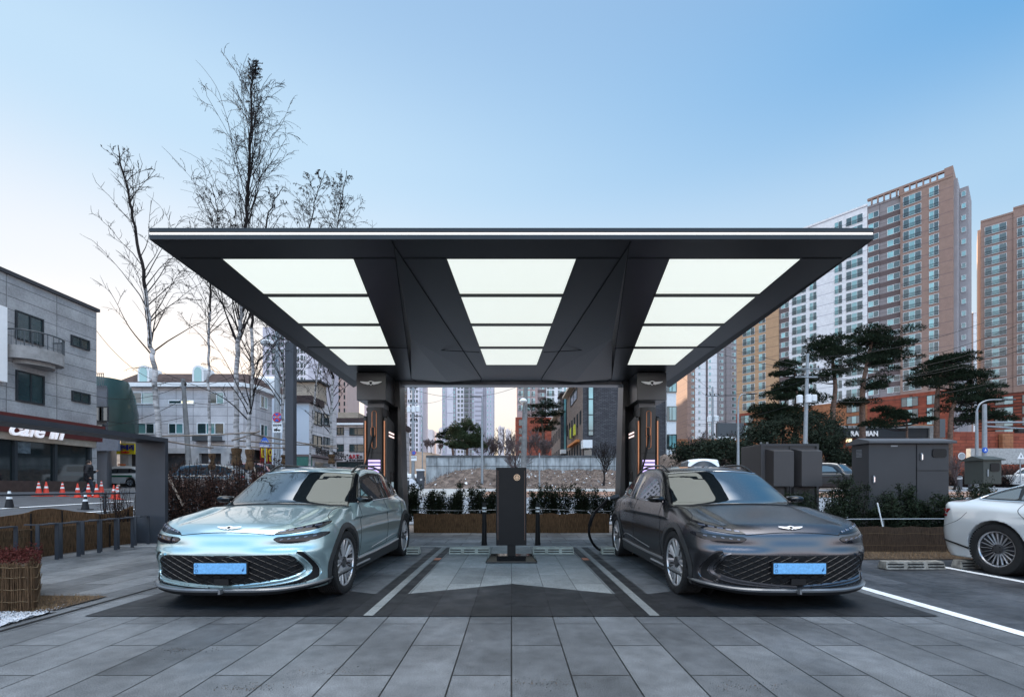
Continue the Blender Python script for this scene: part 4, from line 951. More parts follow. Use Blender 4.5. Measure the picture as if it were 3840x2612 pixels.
    # bonnet seam and winged emblem
    b = MB(); q = [(x, .783-.030*(abs(x)/.47)**2) for x in np.linspace(-.47, .47, 21)]; c.line(b, q, 'y', .0045); b.build('bonnet_seam', MT['seam'], t)
    for s in (-1, 1): b = MB(); c.line(b, cm([(s*.80, 1.33), (s*.77, 1.1), (s*.755, .85), (s*.80, .62), (s*.865, .50)]), 'z', .004); b.build('bonnet_seam', MT['seam'], t)
    b = MB(); wings(b, 0, 0, 0, .25, .006); o = b.build('bonnet_emblem', [MT['chrome'], MT['black']], t); hp = c.hit([0.], [.822], 'y')[0]
    o.location = (0, hp[1]-.006, .826); o.rotation_euler = (R(-50), 0, 0)
    # inner floor so nothing shows through the arches
    b = MB(); b.box(-.6, .6, .3, 4.3, .16, .5); b.build('underbody', MT['black'], t)
    return t, me
MT['lamp'] = mat('lamp_cover', (.008, .009, .013), .04, 0, 0, ior=1.5); MT['matt_black'] = mat('matt_black', (.006, .006, .007), .6, 0, 0)
MT['led'] = mat('lamp_lens', (.13, .145, .19), .12, .5, 0)
MT['clad'] = mat('dark_cladding', (.035, .036, .038), .42, .1, .05)
MT['mesh_bar'] = mat('mesh_bar', (.016, .016, .018), .25, .3, 0)
MT['sill_bright'] = mat('satin_trim', (.45, .45, .46), .3, .8, 0)
MT['lip'] = mat('lip_metal', (.22, .225, .235), .3, .7, 0)
MT['plate'] = mat('blue_plate', (.17, .42, .72), .45, 0, .18, 60)
MT['plate_mark'] = mat('plate_mark', (.02, .06, .16), .5, 0, 0)
def paintmat(name, c, rough, metal, coat, fl=.0):
    m = mat(name, c, rough, metal, 0); b = m.node_tree.nodes['Principled BSDF']; b.inputs['Coat Weight'].default_value = coat; b.inputs['Coat Roughness'].default_value = .02; b.inputs['Coat IOR'].default_value = 1.6
    return m
mint = paintmat('mint_paint', (.42, .565, .585), .28, .75, 1.0)
matt = paintmat('matt_grey_paint', (.115, .114, .125), .27, .95, 0)
t1, bodyme = make_ev('crossover_car', 'glossy pale mint crossover parked under the canopy with a blue plate', mint, (-2.86, 4.49, 0))
make_ev('crossover_car', 'matt dark grey crossover parked under the canopy, charging cable at its rear flank', matt, (2.83, 4.49, 0), bodyme)
# ------------------------------------------------------------------ buildings
def wall_frame(ox, oy, ang):
    """local frame of a facade: u along the wall, v outward normal, w up"""
    return Matrix.Translation((ox, oy, 0)) @ Matrix.Rotation(ang, 4, 'Z')
def win_mb(b, u0, u1, w0, w1, style, M, y=0):
    """window in the plane local y=y, outward is -y. materials 0 frame 1 glass 2 rail 3 second glass"""
    W, H_ = u1-u0, w1-w0; fr = .07 if style != 'thin' else .05; t = fr
    gm_ = 1
    b.box(u0, u1, y-.05, y+.05, w0, w0+t, 0, M); b.box(u0, u1, y-.05, y+.05, w1-t, w1, 0, M)
    b.box(u0, u0+t, y-.05, y+.05, w0+t, w1-t, 0, M); b.box(u1-t, u1, y-.05, y+.05, w0+t, w1-t, 0, M)
    n = {'one': 1, 'two': 2, 'three': 3, 'thin': 2, 'rail2': 2, 'rail3': 3}[style]
    for k in range(n):
        a = u0+t+(W-2*t)*k/n; c = u0+t+(W-2*t)*(k+1)/n
        b.box(a, c, y-.01+.012*(k % 2), y+.03, w0+t, w1-t, 3 if (k % 2 == 0 and n > 1) else 1, M)
        if k: b.box(a-.03, a+.03, y-.045, y+.02, w0+t, w1-t, 0, M)
    if style.startswith('rail'):
        for q in (w0+H_*.12, w0+H_*.42): b.box(u0-.02, u1+.02, y-.16, y-.11, q, q+.06, 2, M)
        k = int(W/.22)
        for i in range(k+1): a = u0+W*i/k; b.box(a-.014, a+.014, y-.14, y-.115, w0+H_*.12, w0+H_*.42, 2, M)
WMESH = {}
def win_mesh(W, H_, style, mats):
    key = (round(W, 2), round(H_, 2), style, tuple(m.name for m in mats))
    if key not in WMESH: b = MB(); win_mb(b, -W/2, W/2, 0, H_, style, None); WMESH[key] = b.mesh('window', mats)
    return WMESH[key]
WM_STD = lambda: [MT['frame_white'], MT['win_teal'], MT['rail_dark'], MT['win_dark']]
class Bld:
    def __init__(s, name, label, cat, loc, group=None): s.t = thing(name, label, cat, loc, 0, group); s.inv = Matrix.Translation(-Vector(loc)); s.w = []; s.n = 0
    def part(s, b, name, m_, **k):
        o = b.build(name, m_, s.t, **k); o.matrix_parent_inverse = s.inv; return o
    def win(s, M, u, w, W, H_, style='two', mats=None, y=-.02): s.w.append((M, u, w, W, H_, style, mats or WM_STD(), y))
    def finish(s, cap=98):
        ws = s.w
        if len(ws) > cap:   # the ones that show largest stay individual
            key = lambda q: -(q[3]*q[4]/max(1, (q[0] @ Vector((q[1], 0, q[2]))).length**2))
            ws = sorted(ws, key=key)
        for q in ws[:cap]:
            M, u, w_, W, H_, st, mats, y = q
            o = link('window', win_mesh(W, H_, st, mats), s.t); o.matrix_parent_inverse = s.inv; o.matrix_basis = M @ Matrix.Translation((u, y, w_))
        if len(ws) > cap:
            b = MB()
            for M, u, w_, W, H_, st, mats, y in ws[cap:]: win_mb(b, u-W/2, u+W/2, w_, w_+H_, st, M, y)
            o = s.part(b, 'window', WM_STD(), recalc=False); o['kind'] = 'stuff'
        return s.t
DIR_A = math.atan2(1, -.88)
tan_brown = brickmat('brown_render', (.28, .19, .16), (.29, .20, .165), (.20, .14, .13), 60, 2.87, .10, plane='wz', speck=.05, stain=.08, rough=.8, sscale=4)
grey_rend = brickmat('grey_render', (.24, .215, .22), (.25, .225, .23), (.17, .155, .16), 60, 2.87, .10, plane='wz', speck=.05, stain=.08, rough=.8, sscale=4)
white_rend = brickmat('white_render', (.68, .68, .70), (.70, .70, .72), (.38, .38, .42), 60, 2.87, .09, plane='wz', speck=.05, stain=.08, rough=.8, sscale=4)
ochre_rend = brickmat('ochre_render', (.42, .27, .165), (.44, .28, .17), (.26, .17, .11), 60, 2.87, .10, plane='wz', speck=.05, stain=.08, rough=.8, sscale=4)
band_dark = mat('dark_band', (.125, .095, .095), .8, 0, .08, 3)
red_tile = brickmat('red_terracotta', (.19, .045, .028), (.27, .07, .04), (.09, .03, .02), 1.6, .45, .03, plane='wz', speck=.08, stain=.2, rough=.8, sscale=4)
orange_tile = brickmat('orange_terracotta', (.26, .105, .05), (.32, .14, .07), (.20, .08, .05), 1.6, .45, .03, plane='wz', speck=.08, stain=.2, rough=.8, sscale=4)
red_frame = [MT['frame_dark'], MT['win_teal'], MT['rail_dark'], MT['win_dark']]

def tower(name, label, x0, y0, ang, secs, ztop, zbot, row0, rows, pitch, podium=None, depth=13, cap=98, group=None, gz=0):
    """secs: (u0,u1,material,dz_top,protrusion,[(uc,W,H,style)...],bandmat)"""
    B = Bld(name, label, 'apartment tower', (x0, y0, gz), group); M = wall_frame(x0, y0, ang)
    for u0, u1, m_, dzt, pr, cols_, band in secs:
        b = MB(); b.box(u0+.01, u1-.01, -pr, depth-pr*1.3, zbot, ztop+dzt, 0, M); B.part(b, 'wall', m_)
        for uc, W, H_, st in cols_:
            for r in range(rows):
                z = row0-r*pitch
                if z < zbot+.4 or z+H_ > ztop+dzt-.3: continue
                B.win(M, uc, z, W, H_, st, None, -pr-.05)
                if band: pass
        if band:
            for r in range(rows):
                b = MB(); z = row0-r*pitch
                if z-.1 < zbot+1.3: continue
                b.box(u0+.02, u1-.02, -pr-.03, -pr+.05, z-1.25, z-.12, 0, M)
                B.part(b, 'dark_band', band)
        b = MB(); b.box(u0, u1, -pr-.12, -pr+.25, ztop+dzt, ztop+dzt+.5, 0, M); B.part(b, 'parapet', m_)
    if podium:
        for u0, u1, m_, pr, cols_ in podium:
            b = MB(); b.box(u0, u1, -pr, depth+.5, gz-3, zbot-.02, 0, M); B.part(b, 'podium', m_)
            for uc, W, H_, st in cols_:
                for r in range(6):
                    z = zbot-3.1-r*3.0
                    if z > gz+1: B.win(M, uc, z, W, H_, st, red_frame, -pr-.05)
    return B, M
# the big brown / white / ochre block on the right.  u runs from its near right end towards the far left
def tfac(px, X0=104., D0=107.):
    k = (px-1918)/F; return (X0-k*D0)/(k+.88)*math.hypot(.88, 1)
zx = lambda z: 2500+z*.6324        # reading from the enlarged crop
def colz(a, b_): return (tfac(zx(a))+tfac(zx(b_)))/2, abs(tfac(zx(a))-tfac(zx(b_)))*1.0
AA = math.atan2(1, -.88)
U = {}
def seg(a, b_): return tfac(zx(b_)), tfac(zx(a))
def wc(a, b_, H_, st): u, W = colz(a, b_); return (u, W, H_, st)
sB1 = seg(1388, 1700); sB2 = seg(1262, 1388); sB3 = seg(1192, 1262); sW = seg(728, 1192); sG = seg(668, 728); sO = seg(418, 668)
# mirrored frame: u must run along +x local with outward -y  => face seen from the camera
def faceM(X0, Y0, vx, vy):
    l = math.hypot(vx, vy); ux, uy = vx/l, vy/l       # along
    n = (-uy, ux)                                      # candidate "inward"
    if n[0]*(-X0)+n[1]*(-Y0) > 0: n = (uy, -ux)
    M = Matrix(((ux, n[0], 0, X0), (uy, n[1], 0, Y0), (0, 0, 1, 0), (0, 0, 0, 1))); return M
_wf = wall_frame
def wall_frame(ox, oy, ang):
    return faceM(ox, oy, math.cos(ang), math.sin(ang))
gzr = ground_z(90, 110)
B, M = tower('apartment_tower', 'tall brown and white apartment block with a slatted roof crown right of the canopy', 104, 107, AA,
    [(*sB1, tan_brown, 0, .6, [wc(1404, 1512, 2.25, 'rail3'), wc(1558, 1616, 2.25, 'rail2')], None),
     (*sB2, grey_rend, 0, 0, [wc(1308, 1384, 1.5, 'two')], band_dark),
     (*sB3, grey_rend, 0, .25, [wc(1197, 1260, 1.5, 'two')], band_dark),
     (*sW, white_rend, .7, .4, [wc(1066, 1166, 2.25, 'rail3'), wc(998, 1044, 2.25, 'rail2'), wc(850, 893, 2.25, 'rail2'), wc(746, 830, 2.25, 'rail3')], None),
     (*sG, grey_rend, -.3, 0, [wc(680, 724, 1.5, 'two')], band_dark),
     (*sO, ochre_rend, 0.2, .5, [wc(551, 590, 2.25, 'rail2'), wc(455, 526, 2.25, 'rail3')], None)],
    74.0, 24.2, 71.0, 18, 2.87,
    [(0, sW[0]-.1, red_tile, .9, [wc(1395, 1495, 2.3, 'three'), wc(1545, 1610, 2.2, 'two')]), (sW[0]-.08, sO[1]-4, orange_tile, .55, [wc(1290, 1365, 1.7, 'two'), wc(1070, 1160, 2, 'three')]), (sO[1]-3.9, sO[1], red_tile, .95, [wc(446, 520, 2.3, 'three')])], gz=gzr)
# roof crown of slats
b = MB(); u0, u1 = sB1[0]+.6, sB3[1]
b.box(u0, u1, -.5, 0.3, 75.9, 76.4, 0, M); b.box(sB1[0], sB1[0]+1.5, -.62, 11, 73, 76.6, 0, M); b.box(sB1[1]-.5, sB1[1]+.3, -.55, 2, 74, 75.9, 0, M)
k = 0; u = u0+2.0
while u < u1: b.box(u, u+.3, -.45, .1, 74.5, 75.9, 0, M); u += 1.25
b.box(u0, u1, 3.5, 4.1, 75.7, 76.2, 0, M)
B.part(b, 'roof_crown', tan_brown)
b = MB(); b.box(-.6, 1.0, 1.2, 12, gzr, 74.2, 0, M); b.box(-2.2, -.62, 5, 14, gzr, 73.2, 0, M); B.part(b, 'end_wall', mat('end_render', (.30, .285, .30), .8, 0, .08, .5))
for r in range(19): B.win(M @ Matrix.Translation((-.62, 0, 0)) @ Matrix.Rotation(R(90), 4, 'Z') if False else M, -1.4, 71-r*2.87, .8, 1.2, 'one', None, 4.9)
B.finish(140 if False else 98)
# second tower cut by the right edge of the frame
B, M = tower('apartment_tower', 'brown apartment block with a sunlit edge cut off by the right side of the photo', XX(3677, 129), 129, math.atan2(-1, 1),
    [(0, 6.2, tan_brown, 0, .4, [(2.9, 4.2, 2.25, 'rail3')], None), (6.2, 13, tan_brown, 1.0, .6, [(7.9, 2.0, 2.25, 'rail2'), (11, 2.6, 2.2, 'rail2')], None), (13, 30, tan_brown, 1.0, .3, [(15, 4, 2.2, 'rail3')], None)],
    76.0, 27, 72.0, 17, 2.87, [(-.5, 30, red_tile, .9, [(4.5, 3.4, 2.2, 'two'), (9, 2.4, 2.2, 'two')])], gz=ground_z(130, 129))
b = MB(); b.box(-.6, -.02, .8, 12, 26, 74.5, 0, M); B.part(b, 'end_wall', mat('sun_glow_end_wall', (.50, .36, .28), .8, 0, .05)); B.finish()  # sun glow on this edge is put into the warm pale wall colour
# narrow tower between the two
B, M = tower('apartment_tower', 'narrow far tower seen in the gap between the two brown apartment blocks', XX(3612, 210), 210, 0,
    [(0, 4.4, tan_brown, 0, .3, [(2.4, 2.0, 1.4, 'two')], None), (4.4, 8.5, white_rend, .5, 0, [(6.6, 1.0, 1.4, 'one')], None)], ZZ(1178, 210), 2, 77.0, 26, 2.87); B.finish()
# grey-white towers just right of the canopy
B, M = tower('apartment_tower', 'far brown, white and grey apartment tower seen under the right edge of the canopy', XX(2576, 206), 206, 0,
    [(0, 3.5, tan_brown, 0, .4, [(2.4, 1.3, 1.3, 'two')], None), (3.5, 8.1, white_rend, 1, .6, [(5.4, 1.0, 1.3, 'two')], None), (8.1, 13.5, white_rend, .5, .2, [(8.9, 1.0, 2.0, 'one'), (10.3, 1.0, 1.4, 'one')], None),
     (13.5, 17.6, grey_rend, 0, 0, [(12.2, 1.7, 1.5, 'two'), (15.6, 1.7, 1.5, 'two')], None), (17.6, 22.4, grey_rend, 1.2, .5, [(21, 1.8, 1.6, 'two')], None)], 70, 2, 66, 24, 2.87, depth=14, gz=2)
b = MB(); b.box(8.5, 9.3, -.35, .4, 3, 70, 0, M); B.part(b, 'stair_glazing', band_dark)
B.finish()
pink = brickmat('pink_render', (.36, .26, .25), (.37, .27, .26), (.25, .18, .18), 60, 2.87, .10, plane='wz', speck=.05, stain=.08, rough=.8, sscale=4)
# tower behind the brick building, under the canopy
def uu(px, d, x0): return XX(px, d)-x0
d_ = 165; x0 = XX(1938, d_)
B, M = tower('apartment_tower', 'pink and white apartment tower with a red base behind the brick building', x0, d_, 0,
    [(0, uu(1990, d_, x0), pink, 0, .5, [(1.6, 2.2, 2.1, 'rail2'), (4.3, 1.1, 2, 'one')], None), (uu(1990, d_, x0), uu(2016, d_, x0), pink, 0, .2, [(5.95, 1.3, 2.0, 'rail2')], None), (uu(2016, d_, x0), uu(2048, d_, x0), grey_rend, 0, 0, [(9.2, 1.5, 1.3, 'two')], band_dark),
     (uu(2048, d_, x0), uu(2170, d_, x0), white_rend, 0, .4, [(12.2, 2.8, 2.2, 'rail3'), (15.6, 1.5, 2.2, 'rail2'), (20.3, 2.6, 2.2, 'rail3')], None)], 64, ZZ(1565, d_), 60, 13, 2.6, [(-.5, uu(2170, d_, x0), red_tile, .9, [(1.8, 2.2, 2.2, 'two'), (16, 2.4, 2, 'two')])], gz=4); B.finish()
dark2 = [MT['frame_dark'], MT['win_dark'], MT['rail_dark'], MT['win_dark']]
lav = mat('lavender_render', (.47, .46, .52), .8, 0, .06, .3); lavw = mat('pale_render', (.62, .61, .66), .8, 0, .06, .3); lavg = mat('mid_grey_render', (.30, .29, .33), .8, 0, .06, .3)
def ftower(label, px0, px1, d, segs, ztop=80, pitch=2.87, rows=27, zb=3):
    x0 = XX(px0, d)
    B = Bld('apartment_tower', label, 'apartment tower', (x0, d, 3)); M = faceM(x0, d, 1, 0)
    for a, c, m_, pr, cs in segs:
        u0, u1 = uu(a, d, x0), uu(c, d, x0); b = MB(); b.box(u0+.01, u1-.01, -pr, 16-pr, zb, ztop-pr, 0, M); B.part(b, 'wall', m_)
        for p0, p1, H_, st in cs:
            W = (p1-p0)*d/F
            for r in range(rows):
                z = 3+8+r*pitch
                if z < ztop-4: B.win(M, uu((p0+p1)/2, d, x0), z, W, H_, st, dark2, -pr-.06)
    return B, M
z5 = lambda z: 1480+z*.2846
B, M = ftower('white apartment tower with small square windows right of the left canopy leg', 1505, 1586, 270, [(1505, z5(170), grey_rend, 0, [(1512, 1525, 2.2, 'one')]), (z5(170), z5(330), lavw, .6, [(z5(207), z5(222), 1.8, 'one'), (z5(250), z5(268), 1.7, 'one'), (z5(286), z5(306), 1.7, 'one')]), (z5(330), z5(372), lav, 0, [(z5(346), z5(359), 1.7, 'one')])]); B.finish()
B, M = ftower('broad grey and white apartment tower in the middle under the canopy', z5(625), z5(1303), 285, [
    (z5(625), z5(690), lav, .2, [(z5(641), z5(659), 1.7, 'one')]), (z5(690), z5(774), lavw, .8, []), (z5(774), z5(812), lavg, 0, [(z5(776), z5(795), 1.7, 'one')]), (z5(812), z5(914), lavw, .6, [(z5(831), z5(858), 1.8, 'one'), (z5(876), z5(903), 1.8, 'one')]),
    (z5(914), z5(1043), lavg, .3, [(z5(919), z5(973), 2.2, 'rail2'), (z5(990), z5(1014), 2.2, 'one'), (z5(1026), z5(1040), 1.6, 'one')]), (z5(1043), z5(1162), lav, .7, []), (z5(1162), z5(1208), lavg, 0, []), (z5(1208), z5(1303), lav, .5, [(z5(1218), z5(1234), 1.6, 'one'), (z5(1259), z5(1273), 1.6, 'one')])])
b = MB()
for r in range(27):
    z = 11+r*2.87; u0, u1 = uu(z5(1050), 285, XX(z5(625), 285)), uu(z5(1155), 285, XX(z5(625), 285))
    a = u0+rnd.random()*(u1-u0-4); b.box(a, a+4.5, -.78, -.6, z, z+.9, 0, M)
    b.box(uu(z5(694), 285, XX(z5(625), 285)), uu(z5(770), 285, XX(z5(625), 285)), -.86, -.7, z+1.8 if r % 4 == 0 else z+1.8, z+2.1, 0, M) if r % 3 == 0 else None
B.part(b, 'facade_band', lavg); B.finish()
z9 = lambda z: 900+z*.3163
B, M = ftower('tall pale apartment tower behind the birches beside the grey post', 985, 1075, 190, [(985, 1075, lav, 0, [(1000, 1010, 1.8, 'one'), (1020, 1040, 2, 'two'), (1052, 1064, 1.8, 'one')])], 68, rows=22); B.finish()
B, M = ftower('white apartment tower with small dark windows right of the grey post', 1090, 1215, 180, [(1090, z9(820), lavw, .4, [(z9(668), z9(684), 1.7, 'one'), (z9(690), z9(706), 1.7, 'one'), (z9(724), z9(752), 2, 'two'), (z9(764), z9(780), 1.7, 'one')]), (z9(820), 1215, lav, .8, [(z9(960), z9(973), 1.7, 'one')])], 62, rows=20); B.finish()
B, M = ftower('beige apartment tower with paired dark windows left of the left canopy leg', 1215, 1303, 200, [(1215, 1256, lavg, 0, [(1222, 1230, 1.7, 'one')]), (1256, 1303, mat('beige_render', (.50, .40, .38), .8, 0, .06, .3), .6, [(1261, 1267, 1.6, 'one'), (1271, 1277, 1.6, 'one'), (1291, 1296, 1.8, 'one')])], 70, rows=22); B.finish()
B, M = ftower('pale far tower in the gap between the shops and the left canopy leg', 1366, 1420, 230, [(1366, 1420, lav, 0, [(1374, 1380, 1.7, 'one'), (1392, 1398, 1.7, 'one')])], ZZ(1500, 230), rows=14); B.finish()
# hazy far blocks on the skyline
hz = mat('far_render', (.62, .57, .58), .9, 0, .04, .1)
for i, (a, c, top, d) in enumerate(((1592, 1622, 1610, 420), (1625, 1640, 1624, 520), (1645, 1668, 1606, 430), (1868, 1890, 1600, 450), (1896, 1915, 1612, 520))):
    b = MB(); b.box(XX(a, d), XX(c, d), d, d+20, 3, ZZ(top, d)); b.box(XX(a+3, d), XX(a+10, d), d+2, d+8, ZZ(top, d), ZZ(top-6, d))
    tag(b.build('far_building', hz), ['low pale far block just right of the left white tower', 'smallest pale far block right of the left white tower', 'pale far block touching the broad middle tower', 'pale far block right of the broad middle tower', 'pale far block left of the pink tower'][i], 'building', 'pale far blocks on the skyline')
# ------------------------------------------------------------------ retaining wall
b = MB(); n = 60; rw0, rw1 = -9.4, 30.
for i in range(n):
    xa, xb = rw0+(rw1-rw0)*i/n, rw0+(rw1-rw0)*(i+1)/n
    b.box(xa, xb, 50.0, 50.5, 1.5, 4.42)
b = MB(); b.box(rw0, rw1, 50.0, 50.5, 1.2, 4.5)
wm = mat('stained_concrete', (.32, .34, .35), .85, 0, .55, 1.2, .5, 20, stretch=(1.6, 1, .5))
t = thing('retaining_wall', 'long stained grey concrete wall behind the vacant lot', 'wall', ((rw0+rw1)/2, 50, 2.9))
def wp(b, n_, m_, T=None, **k): T = T or t; o = b.build(n_, m_, T, **k); o.matrix_parent_inverse = Matrix.Translation(-T.location); return o
wp(b, 'wall_face', wm)
b = MB(); b.box(rw0, rw1, 49.93, 50.6, 4.5, 4.72); wp(b, 'coping', mat('dark_coping', (.09, .095, .10), .9, 0, .3, 2))
b = MB()
for i in range(30): x = rw0+1.2+i*1.3; b.box(x-.015, x+.015, 49.985, 50.01, 1.2, 4.5)
b.box(rw0, rw1, 49.985, 50.01, 3.5, 3.54); wp(b, 'joint', MT['seam'])
# ------------------------------------------------------------------ dark brick building right of centre
brick = brickmat('dark_brick', (.050, .050, .058), (.085, .085, .095), (.022, .022, .025), .5, .16, .02, plane='wz', speck=.2, stain=.1, rough=.8, bias=.0)
brickl = brickmat('lit_brick', (.19, .15, .13), (.25, .20, .18), (.10, .08, .07), .5, .16, .02, plane='wz', speck=.2, stain=.1, rough=.8)  # same brick for the side wall, light falling on it put into the colour
def brick_block(label, pxc, pxl, px_r, d, top_py, far_d, slots, end_glass, base=4.4, sign=False):
    X = XX(pxc, d); zt = ZZ(top_py, d)
    B = Bld('brick_building', label, 'brick building', (X, d, base)); Xr = XX(px_r, d)
    b = MB(); b.box(X, Xr, d, far_d, base-1, zt); B.part(b, 'wall', brick)
    b = MB(); b.box(X-.03, X-.005, d+.02, far_d, base-1, zt-.1); B.part(b, 'side_wall', brickl)
    b = MB(); b.box(X-.7, X+.5, d-.35, far_d+.4, zt, zt+.35); B.part(b, 'cornice', mat('cream_cornice', (.45, .40, .34), .8, 0, .1))
    Ms = Matrix(((0, 1, 0, X-.03), (1, 0, 0, d), (0, 0, 1, 0), (0, 0, 0, 1)))
    L = far_d-d
    for r, (zf, rows_) in enumerate(slots):
        for k in range(rows_): B.win(Ms, L*(.1+.85*k/max(1, rows_-1)) if rows_ > 1 else L*.5, base+zf, .9 if rows_ > 2 else L*.42, 1.7, 'thin', dark2, -.04)
    return B, X, Xr, zt
B, X, Xr, zt = brick_block('dark brick building with a long stair window above the retaining wall', 2186, 2126, 2500, 55, 1400, 70.5, [(.6, 6), (4.6, 6), (8.4, 1)], True)
a0, a1 = XX(2208, 55), XX(2222, 55)
b = MB(); b.box(a0-.05, a1+.05, 54.86, 55.05, 7.5, zt-.3); f = B.part(b, 'stair_window', MT['win_teal'])
b = MB()
for z in np.arange(8, zt, 1.9): b.box(a0-.08, a1+.08, 54.8, 54.855, z, z+.1)
b.box(a0-.12, a0-.04, 54.8, 54.9, 7.4, zt-.2); b.box(a1+.04, a1+.12, 54.8, 54.9, 7.4, zt-.2); B.part(b, 'stair_window_frame', MT['frame_dark'])
b = MB(); b.box(XX(2186, 53.5), XX(2221, 53.5), 53.4, 54.99, ZZ(1680, 54), ZZ(1650, 54)); B.part(b, 'entrance_canopy', MT['frame_white'])
b = MB(); b.box(XX(2190, 55), XX(2219, 55), 54.95, 55.02, 4.5, ZZ(1684, 55)); B.part(b, 'entrance', MT['win_dark'])
b = MB(); b.box(X-.55, X-.1, 57, 66, ZZ(1664, 60), ZZ(1664, 60)+.3); B.part(b, 'sign_board', mat('orange_board', (.55, .2, .06), .6))
for k, (y, c_) in enumerate(((59, (.5, .5, .05)), (61, (.05, .05, .05)), (62.5, (.45, .5, .05)), (64.3, (.06, .06, .05)))):
    o = textmesh('ABCD'[k], 1.6, .05, mat('sign_letter', c_, .6), 'sign_letter') if False else None
    b = MB(); b.prism([(y, 8.0), (y+1.1, 8.0), (y+1.2, 9.2), (y+.2, 9.4)], X-.5, X-.3, plane='yz'); B.part(b, 'sign_letter', mat('sign_letter', c_, .6))
# end wall: white panels and windows at the far right of the block
e0, e1 = XX(2497, 55), XX(2531, 55)
b = MB(); b.box(e0, e1, 54.6, 60, 4.2, zt); B.part(b, 'pale_bay', MT['frame_white'])
for py0, py1 in ((1421, 1471), (1522, 1578), (1627, 1682)):
    b = MB(); b.box(e0-.05, e1+.06, 54.5, 54.62, ZZ(py1, 54.5), ZZ(py0, 54.5)); B.part(b, 'bay_window', MT['win_dark'])
    b = MB(); b.box(e0+.25, (e0+e1)/2-.05, 54.44, 54.49, ZZ(py1-4, 54.5), ZZ(py0+5, 54.5)); b.box((e0+e1)/2+.05, e1-.1, 54.44, 54.49, ZZ(py1-4, 54.5), ZZ(py0+5, 54.5)); B.part(b, 'bay_pane', MT['win_teal'])
B.finish()
B, X, Xr, zt = brick_block('smaller dark brick wing left of the brick building', 2102, 2075, 2123, 72, 1546, 88, [(.6, 5), (4.0, 5)], False, 5)
b = MB(); b.box(XX(2115, 72), XX(2122, 72), 71.85, 72.02, 7, ZZ(1440, 72)); B.part(b, 'stair_window', MT['win_teal']); b = MB(); b.box(XX(2110, 72), XX(2128, 72), 71.9, 76, 5, ZZ(1478, 72)); b.box(XX(2102, 71), XX(2148, 71), 71, 76, ZZ(1478, 72), ZZ(1472, 72)); B.part(b, 'stair_tower', brick)
b = MB(); b.box(XX(2102, 71), XX(2122, 71), 70.6, 71.85, ZZ(1700, 71), ZZ(1685, 71)); B.part(b, 'entrance_canopy', MT['frame_white'])
B.finish()
# ------------------------------------------------------------------ left side of the street: cafe building, white mansard building, shops
stone = brickmat('grey_stone_cladding', (.30, .30, .31), (.36, .36, .365), (.15, .15, .155), 2.4, .62, .02, (0, 1.05), plane='yz', offset=0, speck=.1, stain=.18, rough=.7, sscale=12)
CX = -24.0; cd = 26.3; cz = 1.05; czt = ZZ(1169, cd)
B = Bld('cafe_building', 'three storey grey stone building with a cafe on the ground floor at the left edge', 'building', (CX, 22, cz))
b = MB(); b.box(CX-12, CX, 12, cd, 4.75, czt); B.part(b, 'wall', stone)
b = MB(); b.box(CX-12, CX-.35, 12, cd-.3, cz-1, 4.75); B.part(b, 'ground_floor', mat('dark_interior', (.012, .012, .013), .4, 0, .1))
b = MB(); b.box(CX-12, CX+.12, 12, cd+.1, czt, czt+.18); B.part(b, 'roof_coping', mat('dark_coping2', (.05, .05, .055), .6))
Mc = Matrix(((0, -1, 0, CX), (1, 0, 0, 0), (0, 0, 1, 0), (0, 0, 0, 1)))    # u=y, local -y => +x (outward)
cafe_glass = glassmat('cafe_glass', (.012, .018, .02), .04, 1.7)
dk = [MT['frame_dark'], MT['win_dark'], MT['rail_dark'], MT['win_dark']]
dof = lambda px: -CX*F/(1918-px)
def cwin(px0, px1, py0, py1, st='two'):
    y0, y1 = dof(px0), dof(px1); ym = (y0+y1)/2; B.win(Mc, ym, ZZ(py1, ym), y1-y0, abs(ZZ(py0, ym)-ZZ(py1, ym)), st, dk, -.03)
cwin(55, 160, 1180, 1284); cwin(57, 163, 1398, 1510); cwin(264, 333, 1266, 1305); cwin(267, 335, 1470, 1509)
# curved balcony
ya, yb_ = dof(22), dof(200); zb0 = ZZ(1362, (ya+yb_)/2); b = MB(); q = []
for k in range(13): a = math.pi*k/12; q.append((CX+1.15*math.sin(a)**.7, ya+(yb_-ya)*(1-math.cos(a))/2))
b.prism(q, zb0, zb0+.62, plane='xy'); b.prism([(CX+(x-CX)*.8, y+(.3 if y < (ya+yb_)/2 else -.3)) for x, y in q], zb0-.2, zb0, plane='xy')
f = B.part(b, 'balcony', mat('balcony_concrete', (.30, .29, .285), .8, 0, .25, 3))
b = MB(); b.tube([(x, y, zb0+1.35) for x, y in q], .035, 6)
for x, y in q[1:-1]: b.tube([(x, y, zb0+.6), (x, y, zb0+1.35)], .018, 5)
for k in range(24):
    i = k/23*12; j = min(11, int(i)); t_ = i-j; x = q[j][0]*(1-t_)+q[j+1][0]*t_; y = q[j][1]*(1-t_)+q[j+1][1]*t_; b.tube([(x, y, zb0+.6), (x, y, zb0+1.33)], .010, 4)
o = b.build('railing', MT['rail_dark'], f, smooth=50)
